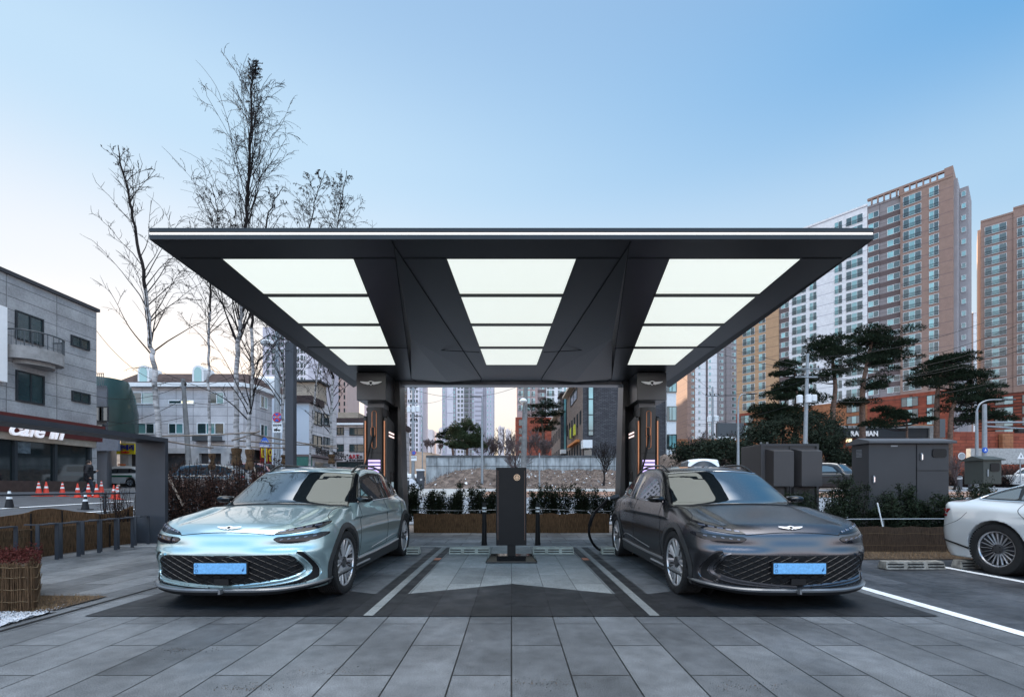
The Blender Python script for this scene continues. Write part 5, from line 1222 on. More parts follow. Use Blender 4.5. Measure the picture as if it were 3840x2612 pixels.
# shop front
b = MB(); b.box(CX-.02, CX+.35, 12, dof(372), 4.35, 4.75); b.box(CX-.02, CX+.2, 12, dof(372), 3.85, 4.35); B.part(b, 'fascia', mat('maroon_fascia', (.10, .022, .02), .5))
b = MB(); b.box(CX-.1, CX+.12, 12, dof(352), 3.5, 3.85); B.part(b, 'lintel', mat('tan_lintel', (.30, .25, .2), .7))
b = MB(); b.box(CX-.3, CX+.02, dof(340), cd, cz-1, 4.75); B.part(b, 'corner_pier', stone)
yy = [12, dof(-60), dof(58), dof(208), dof(338)]
for k in range(4):
    b = MB(); b.box(CX-.12, CX-.08, yy[k]+.06, yy[k+1]-.06, 1.55, 3.5); B.part(b, 'shop_window', cafe_glass)
    b = MB(); b.box(CX-.14, CX+.04, yy[k+1]-.07, yy[k+1]+.07, 1.1, 3.53); B.part(b, 'mullion', MT['frame_dark'])
b = MB(); b.box(CX-.2, CX+.25, 12, dof(342), cz-1, 1.55); B.part(b, 'plinth', mat('brown_plinth', (.06, .04, .035), .7, 0, .2, 4))
ym = dof(115)
o = textmesh('cafe in', 1.0, .05, mat('sign_white', (.85, .82, .85), .4, emit=.08, var=0), 'sign_lettering', B.t, (0, 0, 0), (R(90), 0, R(90)), shear=.3, bold=.02)
o.matrix_parent_inverse = B.inv; o.location = (CX+.42, ym-.1, 3.72); o.scale = (1.0, 1, 1)
o = textmesh('LOVE', .32, .02, MT['frame_white'], 'sign_lettering', B.t, (0, 0, 0), (R(90), 0, R(90))); o.matrix_parent_inverse = B.inv; o.location = (CX+.42, dof(352), 4.2)
b = MB(); b.box(CX+.03, CX+.25, dof(-40), dof(8), ZZ(1434, 21.5), ZZ(1155, 21.5)); B.part(b, 'vertical_sign', mat('white_sign_box', (.7, .72, .75), .4, emit=.03, var=.03))
b = MB(); b.box(CX-.06, CX-.045, dof(62), dof(118), 2.9, 3.45); B.part(b, 'poster', mat('poster', (.10, .13, .15), .5, 0, .4, 6))
B.finish()
# green glazed curved building behind it
B = Bld('glazed_building', 'dark building with a green curved glass bay between the cafe and the white mansard building', 'building', (XX(400, 36), 36, 1.2))
x0, x1 = XX(352, 34), XX(462, 38); b = MB(); b.prism([(x0-4, 34), (XX(400, 34), 34), (XX(438, 46), 46), (x0-14, 46)], 0, ZZ(1445, 34), plane='xy'); B.part(b, 'wall', mat('dark_clad_wall', (.11, .12, .14), .6, 0, .2, .5))
b = MB(); q = [(XX(400, 36)+1.5*math.cos(a)-.2, 36.5+2.2*math.sin(a)) for a in np.linspace(-math.pi, math.pi, 25)[:-1]]
N = len(q); lv = [(ZZ(1640, 36), 1), (ZZ(1540, 36), 1), (ZZ(1470, 36), .85), (ZZ(1420, 36), .6)]
vs = [(XX(405, 36)+(x-XX(405, 36))*k, 36.5+(y-36.5)*k, z) for z, k in lv for x, y in q]
b.add(vs, [(i*N+k, i*N+(k+1) % N, (i+1)*N+(k+1) % N, (i+1)*N+k) for i in range(3) for k in range(N)]+[tuple(3*N+k for k in range(N)), tuple(range(N))]); B.part(b, 'curved_bay', mat('green_glass', (.02, .045, .04), .25, 0, .3, .6, ior=1.45), smooth=30)
M_ = faceM(0, 33.9, 1, 0); 
for u, z in ((XX(375, 34), ZZ(1580, 34)), (XX(395, 34), ZZ(1580, 34)), (XX(376, 34), ZZ(1655, 34)+.2)): B.win(M_, u, z, .7, 1.1, 'one', dk, -.03)
b = MB(); b.box(XX(372, 35), XX(404, 35), 33.4, 33.9, ZZ(1822, 34), ZZ(1688, 34)); B.part(b, 'pier', stone)
b = MB(); b.box(XX(360, 34), XX(452, 34), 33.8, 33.98, ZZ(1690, 34), ZZ(1640, 34)); B.part(b, 'canopy_band', mat('steel_blue_panel', (.14, .16, .2), .5))
# roof rail
b = MB(); zr = ZZ(1500, 34)
for k in range(6): x = XX(353+k*7, 33.8); b.tube([(x, 33.8, ZZ(1440, 34)-.3), (x, 33.8, ZZ(1402, 34)+(.0))], .03, 4)
b.tube([(XX(352, 33.8), 33.8, ZZ(1402, 34)), (XX(390, 33.8), 33.8, ZZ(1402, 34))], .03, 4); B.part(b, 'roof_railing', MT['rail_dark']); B.finish()
# white building with the mansard roof
wst = brickmat('pale_stone_cladding', (.46, .44, .455), (.52, .50, .515), (.25, .24, .25), 1.5, .75, .03, plane='wz', offset=0, speck=.05, stain=.12, rough=.75, sscale=10)
D1 = 40.; XL, XR = XX(452, D1), XX(912, D1); zc_ = ZZ(1452, D1); DF = 49.0
B = Bld('mansard_building', 'white three storey building with a dark mansard roof and arched dormers behind the birches', 'building', ((XL+XR)/2, D1, 1.2))
b = MB(); b.prism([(XL, D1), (XR, D1), (XR+.55, D1+.9), (XR+.6, DF), (XL, DF)], 4.6, zc_, plane='xy'); B.part(b, 'wall', wst)
b = MB(); b.prism([(XL+.2, D1+.3), (XR, D1+.3), (XR+.3, D1+1), (XR+.3, DF-.2), (XL+.2, DF-.2)], 0, 4.6, plane='xy'); B.part(b, 'ground_floor', mat('shop_dark', (.05, .045, .045), .6, 0, .4, 1))
b = MB()
for px in (452, 560, 715, 830, 905): b.box(XX(px, D1), XX(px, D1)+.75, D1-.05, D1+.5, 0, 4.6)
b.box(XL, XR, D1-.06, D1+.4, 4.2, 4.65); B.part(b, 'shop_pier', mat('pier_stone', (.38, .37, .37), .8, 0, .15, 2))
b = MB(); b.box(XX(735, D1), XX(765, D1), D1+.1, D1+.2, ZZ(1800, D1), ZZ(1745, D1)); B.part(b, 'shop_shutter', MT['frame_white'])
b = MB(); b.prism([(XL-.4, D1-.45), (XR+.15, D1-.45), (XR+1.0, D1+.8), (XR+1.05, DF+.3), (XL-.4, DF+.3)], zc_, zc_+.34, plane='xy'); B.part(b, 'cornice', MT['frame_white'])
zr = ZZ(1400, D1+1); b = MB(); z0 = zc_+.34
A = [(XL-.3, D1-.3), (XR+.1, D1-.3), (XR+.9, D1+.85), (XR+.95, DF+.2), (XL-.3, DF+.2)]; C_ = [(XL+.6, D1+1.1), (XR-.5, D1+1.1), (XR-.2, D1+1.7), (XR-.2, DF-.8), (XL+.6, DF-.8)]
b.add([(x, y, z0) for x, y in A]+[(x, y, zr) for x, y in C_], [(i, (i+1) % 5, (i+1) % 5+5, i+5) for i in range(5)]+[(5, 6, 7, 8, 9)]); B.part(b, 'mansard_roof', mat('brown_shingle', (.065, .045, .042), .85, 0, .3, 3))
def dormer(x, y, face):
    b = MB(); W = 1.0; q = [(-W/2, 0), (W/2, 0), (W/2, 1.1)]+[(W/2*math.cos(a), 1.1+.5*math.sin(a)) for a in np.linspace(0, math.pi, 9)[1:-1]]+[(-W/2, 1.1)]
    M = Matrix.Translation((x, y, z0)) @ Matrix.Rotation(0 if face else R(90), 4, 'Z')
    n = len(q); b.add([M @ Vector((u, -.15, v)) for u, v in q]+[M @ Vector((u, 1.4, v)) for u, v in q], [tuple(range(n)), tuple(range(2*n-1, n-1, -1))]+[(i, i+n, (i+1) % n+n, (i+1) % n) for i in range(n)]); f = B.part(b, 'dormer', MT['frame_white'])
    b = MB(); g = [(u*.66, .15+v*.8) for u, v in q]; b.add([M @ Vector((u, -.17, v)) for u, v in g], [tuple(range(n))]); o = b.build('dormer_pane', MT['win_teal'], f, recalc=False)
for px in (541, 745): dormer(XX(px, D1), D1+.05, True)
dormer(XR+.75, 44, False)
M1 = faceM(0, D1, 1, 0); fw = [MT['frame_white'], MT['win_teal'], MT['rail_dark'], MT['win_dark']]
def mw(px0, px1, py0, py1, st='two', mats=None): B.win(M1, XX((px0+px1)/2, D1), ZZ(py1, D1), (px1-px0)*D1/F, (py1-py0)*D1/F, st, mats or fw, -.04)
mw(487, 580, 1470, 1515); mw(633, 730, 1500, 1515, 'two', [MT['frame_white'], MT['lit_window'], MT['rail_dark'], MT['win_dark']]); mw(787, 842, 1470, 1515)
mw(487, 582, 1586, 1627, 'three'); mw(633, 690, 1586, 1627); mw(740, 843, 1585, 1628, 'three')
b = MB(); b.box(XX(735, D1), XX(845, D1), D1-.5, D1-.42, ZZ(1652, D1), ZZ(1636, D1)); b.box(XX(735, D1), XX(845, D1), D1-.5, D1, ZZ(1654, D1), ZZ(1652, D1)); B.part(b, 'window_guard', MT['rail_dark'])
Ms = Matrix(((0, -1, 0, XR+.58), (1, 0, 0, 0), (0, 0, 1, 0), (0, 0, 0, 1)))
for (y, w_) in ((42.2, 1.2), (44.6, 1.8), (47.2, 1.8)):
    for z in (ZZ(1627, D1), ZZ(1515, D1)): B.win(Ms, y, z, w_, 1.15, 'two', fw, -.04)
# red and yellow banner on the corner
bx = XR+.8
b = MB(); b.box(bx-.05, bx+.08, 41.3, 46.6, 2.55, 4.9); B.part(b, 'banner', mat('red_banner', (.28, .03, .035), .6, 0, .05))
o = textmesh('미인파크', 1.35, .02, mat('sign_yellow', (.75, .58, .04), .5, var=0), 'sign_lettering', B.t, (0, 0, 0), (R(90), 0, R(90)), bold=.03); o.matrix_parent_inverse = B.inv; o.location = (bx+.12, 43.6, 3.75)
o = textmesh('.266-3200', .95, .02, MT['frame_white'], 'sign_lettering', B.t, (0, 0, 0), (R(90), 0, R(90)), bold=.02); o.matrix_parent_inverse = B.inv; o.location = (bx+.12, 44.1, 2.75)
o = textmesh('공인\n  사', .5, .02, MT['frame_white'], 'sign_lettering', B.t, (0, 0, 0), (R(90), 0, R(90))); o.matrix_parent_inverse = B.inv; o.location = (bx+.12, 46.0, 4.3)
# yellow battery shop sign
b = MB(); b.box(XX(455, D1), XX(522, D1), D1-.5, D1-.35, ZZ(1703, D1), ZZ(1664, D1)); B.part(b, 'yellow_sign', mat('yellow_sign', (.75, .62, .03), .5, 0, .05, emit=0))
o = textmesh('밧데리', .52, .02, mat('sign_blue', (.02, .03, .25), .5, var=0), 'sign_lettering', B.t, (0, 0, 0), bold=.02); o.matrix_parent_inverse = B.inv; o.location = (XX(492, D1), D1-.54, ZZ(1687, D1))
o = textmesh('Delkor', .26, .02, mat('sign_red', (.6, .03, .03), .5, var=0), 'sign_lettering', B.t, (0, 0, 0), shear=.3, bold=.01); o.matrix_parent_inverse = B.inv; o.location = (XX(488, D1), D1-.54, ZZ(1700, D1))
B.finish()
# second white building right of the grey post
def shop_block(label, px0, pxc, px1, d, top, segs, base=1.5, mans=0, attic=None, name='shop_building'):
    Xc, X0 = XX(pxc, d), XX(px0, d); dfar = -Xc*F/(1918-px1); zt = ZZ(top, d)
    B = Bld(name, label, 'building', ((X0+Xc)/2, d, base))
    b = MB(); b.box(X0-2, Xc, d, dfar, base-1, zt); B.part(b, 'wall', wst)
    b = MB(); b.box(X0-2, Xc-.01, d-.03, d-.004, base-1, zt-.05); B.part(b, 'end_wall', mat('blue_white_render', (.42, .46, .52), .8, 0, .06, .5))
    Mx = Matrix(((0, -1, 0, Xc), (1, 0, 0, 0), (0, 0, 1, 0), (0, 0, 0, 1)))
    for (pa, pb, pya, pyb) in segs:
        ya, yb = -Xc*F/(1918-pa), -Xc*F/(1918-pb); z1, z0_ = ZZ(pya, ya), ZZ(pyb, ya); B.win(Mx, (ya+yb)/2, z0_, yb-ya, z1-z0_, 'two', dk, -.04)
    if mans:
        b = MB(); b.box(X0-2.4, Xc+.35, d-.35, dfar+.3, zt, zt+mans); B.part(b, 'roof_band', mat('brown_roof_band', (.05, .035, .035), .85, 0, .2, 2))
        b = MB(); b.box(X0-2.4, Xc+.5, d-.5, dfar+.3, zt-.14, zt); B.part(b, 'cornice', MT['frame_white'])
    if attic:
        a0, a1, at, rec = attic
        b = MB(); b.box(XX(a0, d+rec), XX(a1, d+rec), d+rec, dfar-1, zt, ZZ(at, d+rec)); B.part(b, 'attic', brickmat('attic_brick', (.30, .25, .20), (.36, .30, .24), (.2, .17, .14), .3, .12, .012, plane='wz', speck=.1, stain=.1))
        b = MB(); b.box(XX(a0, d+rec)-.3, XX(a1, d+rec)+.3, d+rec-.3, dfar-.8, ZZ(at, d+rec), ZZ(at, d+rec)+.15); B.part(b, 'attic_roof', MT['frame_dark'])
    return B, Xc, dfar, Mx
B, Xc, dfar, Mx = shop_block('blue white shop building with dark windows just right of the grey post', 1110, 1160, 1262, 38, 1492, [(1171, 1206, 1537, 1588), (1212, 1240, 1547, 1592), (1171, 1206, 1628, 1674), (1212, 1240, 1636, 1678)], attic=(1105, 1192, 1432, 3.0))
b = MB(); b.box(XX(1100, 38), Xc+.25, 37.7, 40.5, ZZ(1510, 38), ZZ(1484, 38)); B.part(b, 'roof_band', mat('brown_roof_band', (.05, .035, .035), .85, 0, .2, 2))
b = MB(); b.box(XX(1100, 38), Xc+.6, 37.5, dfar, ZZ(1712, 38), ZZ(1704, 38)); B.part(b, 'ledge', band_dark)
for i, (tx, yy_) in enumerate((('우리부동산', 40.5), ('공인중개사', 44.2))):
    o = textmesh(tx, .62, .02, MT['black'], 'sign_lettering', B.t, (0, 0, 0), (R(90), 0, R(90)), bold=.02); o.matrix_parent_inverse = B.inv; o.location = (Xc+.1, yy_, 4.1)
b = MB(); b.box(XX(1112, 37), Xc+.3, 37, 37.9, ZZ(1745, 37), ZZ(1712, 37)); B.part(b, 'green_awning', mat('green_awning', (.04, .12, .10), .4))
b = MB(); b.box(Xc-.1, Xc+.06, 39, dfar-.5, 1, 3.4); B.part(b, 'shop_front', MT['win_dark']); B.finish()
# third block with the ART sign
B = Bld('shop_building', 'low pale shop building with the ART sign beside the left charger', 'building', (XX(1310, 50), 50, 1.6)); x0, x1 = XX(1262, 50), XX(1372, 50)
b = MB(); b.box(x0-1, x1+3, 50, 58, .6, ZZ(1590, 50)); B.part(b, 'wall', wst); M3 = faceM(0, 50, 1, 0)
b = MB(); b.box(x0-1, x1+3.2, 49.6, 58, ZZ(1588, 50), ZZ(1568, 50)); B.part(b, 'roof_band', mat('brown_roof_band', (.05, .035, .035), .85, 0, .2, 2))
b = MB(); b.box(x0-1, x1+3.2, 49.5, 49.9, ZZ(1594, 50), ZZ(1587, 50)); B.part(b, 'cornice', MT['frame_white'])
b = MB(); b.box(x0-1, XX(1342, 53), 53, 57, ZZ(1588, 50), ZZ(1545, 53)); B.part(b, 'attic', brickmat('attic_brick', (.30, .25, .20), (.36, .30, .24), (.2, .17, .14), .3, .12, .012, plane='wz', speck=.1, stain=.1))
for pa, pb, pya, pyb in ((1264, 1290, 1602, 1630), (1311, 1368, 1603, 1632), (1264, 1290, 1665, 1693), (1311, 1368, 1665, 1694)):
    B.win(M3, XX((pa+pb)/2, 50), ZZ(pyb, 50), (pb-pa)*50/F, (pyb-pya)*50/F, 'two', dk, -.04)
b = MB(); b.box(x0, x1+2, 49.3, 49.6, ZZ(1731, 50), ZZ(1703, 50)); B.part(b, 'sign_board', mat('grey_sign', (.42, .40, .42), .5, 0, .05))
for tx, px_, py_, sz_, m_ in (('ART', 1327, 1718, .62, mat('sign_crimson', (.35, .02, .04), .5, var=0)), ('도모', 1347, 1717, .38, MT['black']), ('화가의 인테리어', 1338, 1728, .24, MT['black'])):
    o = textmesh(tx, sz_, .01, m_, 'sign_lettering', B.t, (0, 0, 0), bold=.015); o.matrix_parent_inverse = B.inv; o.location = (XX(px_, 49.2), 49.25, ZZ(py_, 49.2))
b = MB()
for k in range(7): a = k*.9; b.tube([(XX(1304, 49.2)+.32*math.cos(a), 49.24, ZZ(1716, 49.2)+.32*math.sin(a)), (XX(1304, 49.2)+.32*math.cos(a), 49.29, ZZ(1716, 49.2)+.32*math.sin(a))], .09, 8)
B.part(b, 'sign_logo', MT['black']); b = MB(); b.box(x0, x1+2, 49.8, 49.98, 1, ZZ(1731, 50)); B.part(b, 'shop_front', MT['win_dark']); B.finish()
# ------------------------------------------------------------------ left plaza: portal frame, racks, reed mats, rail
t = thing('portal_frame', 'dark grey flat steel portal frame beside the mint car', 'frame', (-7.9, 9.93, 0))
def tp(t, b, n_, m_, **k): o = b.build(n_, m_, t, **k); o.matrix_parent_inverse = Matrix.Translation(-t.location) @ Matrix.Identity(4); return o
b = MB(); b.box(-8.21, -7.565, 9.93, 10.02, 0, 2.22); tp(t, b, 'post', MT['grey_metal'])
b = MB(); b.box(-8.21, -7.565, 3.0, 10.02, 2.2205, 2.31); tp(t, b, 'beam', MT['grey_metal'])
b = MB(); b.box(-8.21, -7.565, 2.9, 2.998, 0, 2.31); tp(t, b, 'post', MT['grey_metal'])
rk = [(141, 2104), (228, 2092), (310, 2078), (377, 2067), (443, 2057), (507, 2046)]
def rack(label, x, y):
    t = thing('bicycle_rack', label, 'bicycle rack', (x, y, 0), 0, 'grey flat bar bicycle racks')
    for k, (dx, dy) in enumerate(((0, 0), (.10, .22))):
        b = MB(); b.box(dx-.03, dx+.03, dy-.008, dy+.008, 0, .60); b.box(dx-.22 if k == 0 else dx-.10, dx+.03, dy-.008, dy+.008, .6005, .622); b.build('bar', MT['grey_metal'], t)
    b = MB(); b.box(.0, .10, .0, .22, .601, .6215); b.build('top_plate', MT['grey_metal'], t)
    return t
nm = ['nearest of the racks, cut by the left edge', 'second rack from the left edge', 'third rack from the left edge', 'fourth rack from the left edge', 'third rack from the portal post', 'second rack from the portal post', 'rack touching the portal post']
pts_ = [(-7.95, 6.98)]+[(XX(px, 2114/(py-1825)), 2114/(py-1825)) for px, py in rk]
for i, (x, y) in enumerate(pts_): rack('grey steel bicycle rack, '+nm[i], x, y)
def mat_strip(name, pts, z0f, z1f, m_, label, posts=True, th=.03, wob=.02, group=None):
    """reed mat hung along a polyline; z1f gives the wavy top"""
    t = thing(name, label, 'reed mat', (pts[0][0], pts[0][1], 0), 0, group)
    b = MB(); P2 = smooth_path([(x, y, 0) for x, y in pts], 14); L = 0; n = len(P2); rows_ = []
    for i, p in enumerate(P2):
        if i: L += (p-P2[i-1]).length
        u = i/(n-1); w_ = wob*math.sin(L*6)+wob*.5*math.sin(L*17+1)
        d = (P2[min(i+1, n-1)]-P2[max(i-1, 0)]).normalized(); nn = Vector((-d.y, d.x, 0))
        g = ground_z(p.x, p.y) if p.y < 50 else 0
        z0, z1 = g+z0f(u)-.02, g+z1f(u)+.012*math.sin(L*9)+.006*rnd.uniform(-1, 1)
        q = p+nn*w_
        rows_ += [(q.x, q.y, z0), (q.x+nn.x*wob*.6*math.sin(L*11), q.y+nn.y*wob*.6*math.sin(L*11), (z0+z1)/2), (q.x, q.y, z1), (q.x+nn.x*th, q.y+nn.y*th, z1), (q.x+nn.x*th, q.y+nn.y*th, z0)]
    b.add(rows_, [(i*5+k, i*5+(k+1) % 5, (i+1)*5+(k+1) % 5, (i+1)*5+k) for i in range(n-1) for k in range(5)])
    o = b.build('mat', m_, t, smooth=60); o.matrix_parent_inverse = Matrix.Translation(-t.location)
    b = MB()
    for fz in (.3, .75):
        b.tube([Vector(rows_[i*5]).lerp(Vector(rows_[i*5+2]), fz)-Vector((0, .012, 0)) if abs(pts[0][0]-pts[-1][0]) > abs(pts[0][1]-pts[-1][1]) else Vector(rows_[i*5]).lerp(Vector(rows_[i*5+2]), fz)+Vector((.012, 0, 0)) for i in range(n)], .0025, 4)
    o = b.build('twine', MT['twine'], t); o.matrix_parent_inverse = Matrix.Translation(-t.location)
    if posts:
        for i in range(4, n-2, max(6, n//7)):
            b = MB(); p = rows_[i*5]; d = (-.02 if abs(pts[0][0]-pts[-1][0]) > abs(pts[0][1]-pts[-1][1]) else 0)
            b.tube([(p[0]+(.03 if d == 0 else 0), p[1]+d, p[2]), (p[0]+(.03 if d == 0 else 0), p[1]+d, rows_[i*5+2][2]-.03)], .012, 6); o = b.build('stake', MT['seam'], t); o.matrix_parent_inverse = Matrix.Translation(-t.location)
    return t
mat_strip('reed_mat', [(-8.5, 3), (-8.42, 7.5), (-8.32, 9.4), (-8.2, 10.2)], lambda u: 0, lambda u: .52-.03*u, MT['reed'], 'front reed mat wrapping the planter behind the bicycle racks')
mat_strip('reed_mat', [(-10.2, 3), (-9.9, 8), (-9.5, 9.6), (-9.0, 10.8)], lambda u: .1, lambda u: .66+.09*math.sin(u*13)+.22*max(0, u-.6), MT['reed'], 'rear wavy reed mat behind the bicycle racks, highest beside the portal post')
mat_strip('reed_mat', [(-2.64, 12.25), (-1.2, 12.22), (0, 12.24), (1.3, 12.22), (2.64, 12.25)], lambda u: 0, lambda u: .52, MT['reed'], 'long reed mat around the hedge planter behind the totem', posts=False)
mat_strip('reed_mat', [(3.3, 8.66), (5, 8.63), (7, 8.66), (9.5, 8.63), (13, 8.66)], lambda u: 0, lambda u: .48, MT['reed_dark'], 'long dark reed mat on the right between the matt grey car and the white sedan', posts=False)
# reed wrapped planter box at lower left
t = thing('planter', 'reed wrapped planter of red brown plants at the left edge', 'planter', (-5.6, 5, 0))
b = MB(); n = 40; L = [(-6.6, 4.42), (-4.80, 4.56), (-5.60, 5.38), (-6.6, 5.38)]
b.prism(L, 0, .42, plane='xy'); o = tp(t, b, 'box', MT['soil'])
b = MB(); q = []
for (x0, y0), (x1, y1), k in ((L[0], L[1], 60), (L[1], L[2], 30)):
    for i in range(k+1): u = i/k; q.append((x0+(x1-x0)*u, y0+(y1-y0)*u))
rows_ = []
for i, (x, y) in enumerate(q):
    nx_, ny_ = (0, -1) if i <= 60 else (1, 0); w_ = .02+.010*math.sin(i*.9)+.006*rnd.uniform(-1, 1); zt = .465+.012*math.sin(i*.5)+rnd.uniform(-.008, .008)
    for z, e in ((.0, 0), (.12, .006), (.24, 0), (.36, .006), (zt, 0)): rows_.append((x+nx_*(w_+e), y+ny_*(w_+e), z))
b.add(rows_, [(i*5+k, (i+1)*5+k, (i+1)*5+k+1, i*5+k+1) for i in range(len(q)-1) for k in range(4)]); tp(t, b, 'reed_wrap', MT['reed'], smooth=50, recalc=False)
b = MB()
for z in (.1, .22, .34, .44): b.tube([(x+(0 if i <= 60 else .045), y-(.045 if i <= 60 else 0), z+.004*math.sin(i)) for i, (x, y) in enumerate(q)], .004, 4)
tp(t, b, 'twine', MT['twine'])
b = MB()      # loose reeds sticking up
for i in range(420):
    x, y = q[rnd.randrange(len(q))]; x += rnd.uniform(-.02, .03); y += rnd.uniform(-.04, .0); h = rnd.uniform(.43, .50); b.tube([(x, y-.01, .02), (x+rnd.uniform(-.012, .012), y-.015, h)], .0035, 3, cap=False)
tp(t, b, 'reed_stalks', MT['reed'], recalc=False)
def leafcloud(b, n, fn, size, mi=0, squash=1):
    for _ in range(n):
        p = Vector(fn()); a = Vector((rnd.gauss(0, 1), rnd.gauss(0, 1), rnd.gauss(0, 1)*squash)).normalized(); c = a.orthogonal().normalized(); s_ = size*rnd.uniform(.6, 1.4)
        c = (c*math.cos(1)+a.cross(c)*math.sin(rnd.uniform(-1, 1))).normalized()
        b.add([p-a*s_, p+c*s_*.42, p+a*s_, p-c*s_*.42], [(0, 1, 2, 3)], mi)
b = MB(); leafcloud(b, 5200, lambda: (lambda u, v: (-6.6+(1.78-.8*v)*u, 4.5+.15*u+.8*v, .44+abs(rnd.gauss(0, .05))))(rnd.random(), rnd.random()), .014)
tp(t, b, 'red_foliage', MT['leaf_red'], recalc=False)
# handrail beside the street
t = thing('handrail', 'long grey handrail between the street and the reed mats', 'railing', (-11, 10, ground_z(-11, 10)))
b = MB(); ys = np.arange(3, 15.1, .5); b.tube([(-11, y, ground_z(-11, y)+.93) for y in ys], .028, 8); tp(t, b, 'rail', MT['grey_metal'], smooth=60)
for y in (4.7, 7.9, 12.3, 14.9): b = MB(); b.tube([(-11, y, ground_z(-11, y)-.1), (-11, y, ground_z(-11, y)+.92)], .028, 8); tp(t, b, 'post', MT['grey_metal'], smooth=60)
# ------------------------------------------------------------------ cones
def cone(x, y, h, black, label, g, both=False):
    z = ground_z(x, y)
    t = thing('traffic_cone', label, 'traffic cone', (x, y, z), 0, g); r0, r1 = h*.19, h*.035
    m_ = MT['cone_black'] if black else MT['cone_red']
    b = MB(); b.box(-h*.26, h*.26, -h*.26, h*.26, 0, h*.04); b.tube([(0, 0, h*.04), (0, 0, h)], [r0, r1], 16); b.build('body', m_, t, smooth=40)
    for a, c in (((.50, .62), (.78, .92)) if black else ((.55, .68),)+(((.82, .9),) if both else ())):
        ra_, rc_ = r0+(r1-r0)*(a-.04)/.96+.004, r0+(r1-r0)*(c-.04)/.96+.004; b = MB(); b.tube([(0, 0, h*a), (0, 0, h*c)], [ra_, rc_], 16); b.build('band', MT['white_paint'], t, smooth=40)
    return t
MT['cone_red'] = mat('cone_red', (.62, .07, .045), .5, 0, .12, 5); MT['cone_black'] = mat('cone_black', (.015, .015, .018), .5, 0, .1)
for px, py, d, h, black, lab in ((35, 1922, 15.2, .62, 1, 'black cone with white bands at the left edge of the street'), (320, 1897, 16.2, .60, 1, 'black cone with white bands in front of the walking person')):
    cone(XX(px, d), d, h, black, lab, 'black traffic cones')
for i, (px, d, lab) in enumerate(((145, 20.5, 'leftmost red cone in front of the cafe'), (173, 20.8, 'second red cone from the left in front of the cafe'), (234, 21.3, 'third red cone from the left in front of the cafe'), (291, 21.2, 'red cone just left of the walking person'),
     (331, 22.0, 'red cone behind the legs of the walking person'), (362, 22, 'red cone right of the walking person'), (380, 25, 'small far red cone at the cafe corner'), (427, 22, 'left one of two red cones behind the handrail end'), (440, 21.5, 'right one of two red cones behind the handrail end'))):
    cone(XX(px, d), d, .66, 0, lab, 'red traffic cones along the cafe', both=(i % 2 == 0))
# ------------------------------------------------------------------ electrical cabinets on the right
t = thing('power_cabinet', 'dark grey power cabinet with two raised vent hoods behind the matt grey car', 'cabinet', (6.1, 10, 0))
cb = mat('cabinet_paint', (.045, .043, .046), .5, .3, .06, 2); cbd = mat('cabinet_edge', (.03, .03, .034), .5, .2, .05)
x0, x1, z1 = XX(2852, 10), XX(3067, 10), ZZ(1664, 10)
b = MB(); b.box(x0, x1, 10, 10.86, 0, z1); tp(t, b, 'housing', cb, bevel=.02)
b = MB(); b.box(x0-.004, x0+.05, 9.97, 10.02, 0, z1+.004); b.box(x1-.05, x1+.004, 9.97, 10.02, 0, z1+.004); b.box(x0+.05, x1-.05, 9.97, 10.02, z1-.05, z1+.004); tp(t, b, 'front_frame', cbd)
xm = (x0+x1)/2
b = MB(); b.box(xm-.004, xm+.004, 9.985, 10.0, 0, z1-.05); tp(t, b, 'door_gap', MT['seam'])
for a, c in ((XX(2870, 10), XX(2956, 10)), (XX(2973, 10), XX(3060, 10))):
    za, zb_ = ZZ(1683, 10), ZZ(1822, 10)
    b = MB(); b.add([(a, 9.99, za), (c, 9.99, za), (c, 9.99, zb_), (a, 9.99, zb_), (a+.07, 9.80, za-.06), (c, 9.80, za-.06), (c, 9.80, zb_), (a+.07, 9.80, zb_)], [(3, 2, 1, 0), (0, 1, 5, 4), (1, 2, 6, 5), (2, 3, 7, 6), (3, 0, 4, 7), (4, 5, 6, 7)]); tp(t, b, 'vent_hood', cb)
for x in (XX(2955, 10), XX(2966, 10)):
    b = MB(); b.tube([(x, 9.99, ZZ(1685, 10)), (x, 9.96, ZZ(1685, 10))], .016, 8); tp(t, b, 'latch', MT['black'])
for x in (x0+.05, XX(2867, 10)+.1, XX(3035, 10)): b = MB(); b.tube([(x, 10.1, z1), (x, 10.1, z1+.05), (x+.03, 10.1, z1+.05), (x+.03, 10.1, z1)], .008, 5); tp(t, b, 'lifting_eye', MT['galv'])
b = MB(); b.box(XX(2944, 10), XX(2950, 10), 9.97, 9.985, ZZ(1860, 10), ZZ(1826, 10)); tp(t, b, 'handle', MT['black']); b = MB(); b.box(XX(2968, 10), XX(2974, 10), 9.97, 9.985, ZZ(1860, 10), ZZ(1826, 10)); tp(t, b, 'handle', MT['black'])
t = thing('power_cabinet', 'large dark cabinet with a sloped roof, louvres and a dark window behind the right hedge', 'cabinet', (8.7, 10, 0))
cc = mat('cabinet_paint_dark', (.028, .030, .035), .5, .2, .08, 2); x0, x1, z1 = XX(3258, 10), XX(3558, 10), ZZ(1662, 10); cl = mat('cabinet_side', (.065, .068, .075), .5, .2, .08, 2)
b = MB(); b.box(x0, x1, 10, 10.5, 0, z1); tp(t, b, 'housing', cc, bevel=.008)
b = MB(); b.prism([(9.9, z1), (10.6, z1), (10.6, z1+.05), (10.25, z1+.14), (9.9, z1+.05)], x0-.07, x1+.09, plane='yz'); tp(t, b, 'roof', cl, bevel=.004)
b = MB()
for k in range(6): b.box(x0-.004, x0+.0, 10.2, 10.36, z1-.28+k*.03, z1-.268+k*.03)
tp(t, b, 'louvre', MT['galv'])
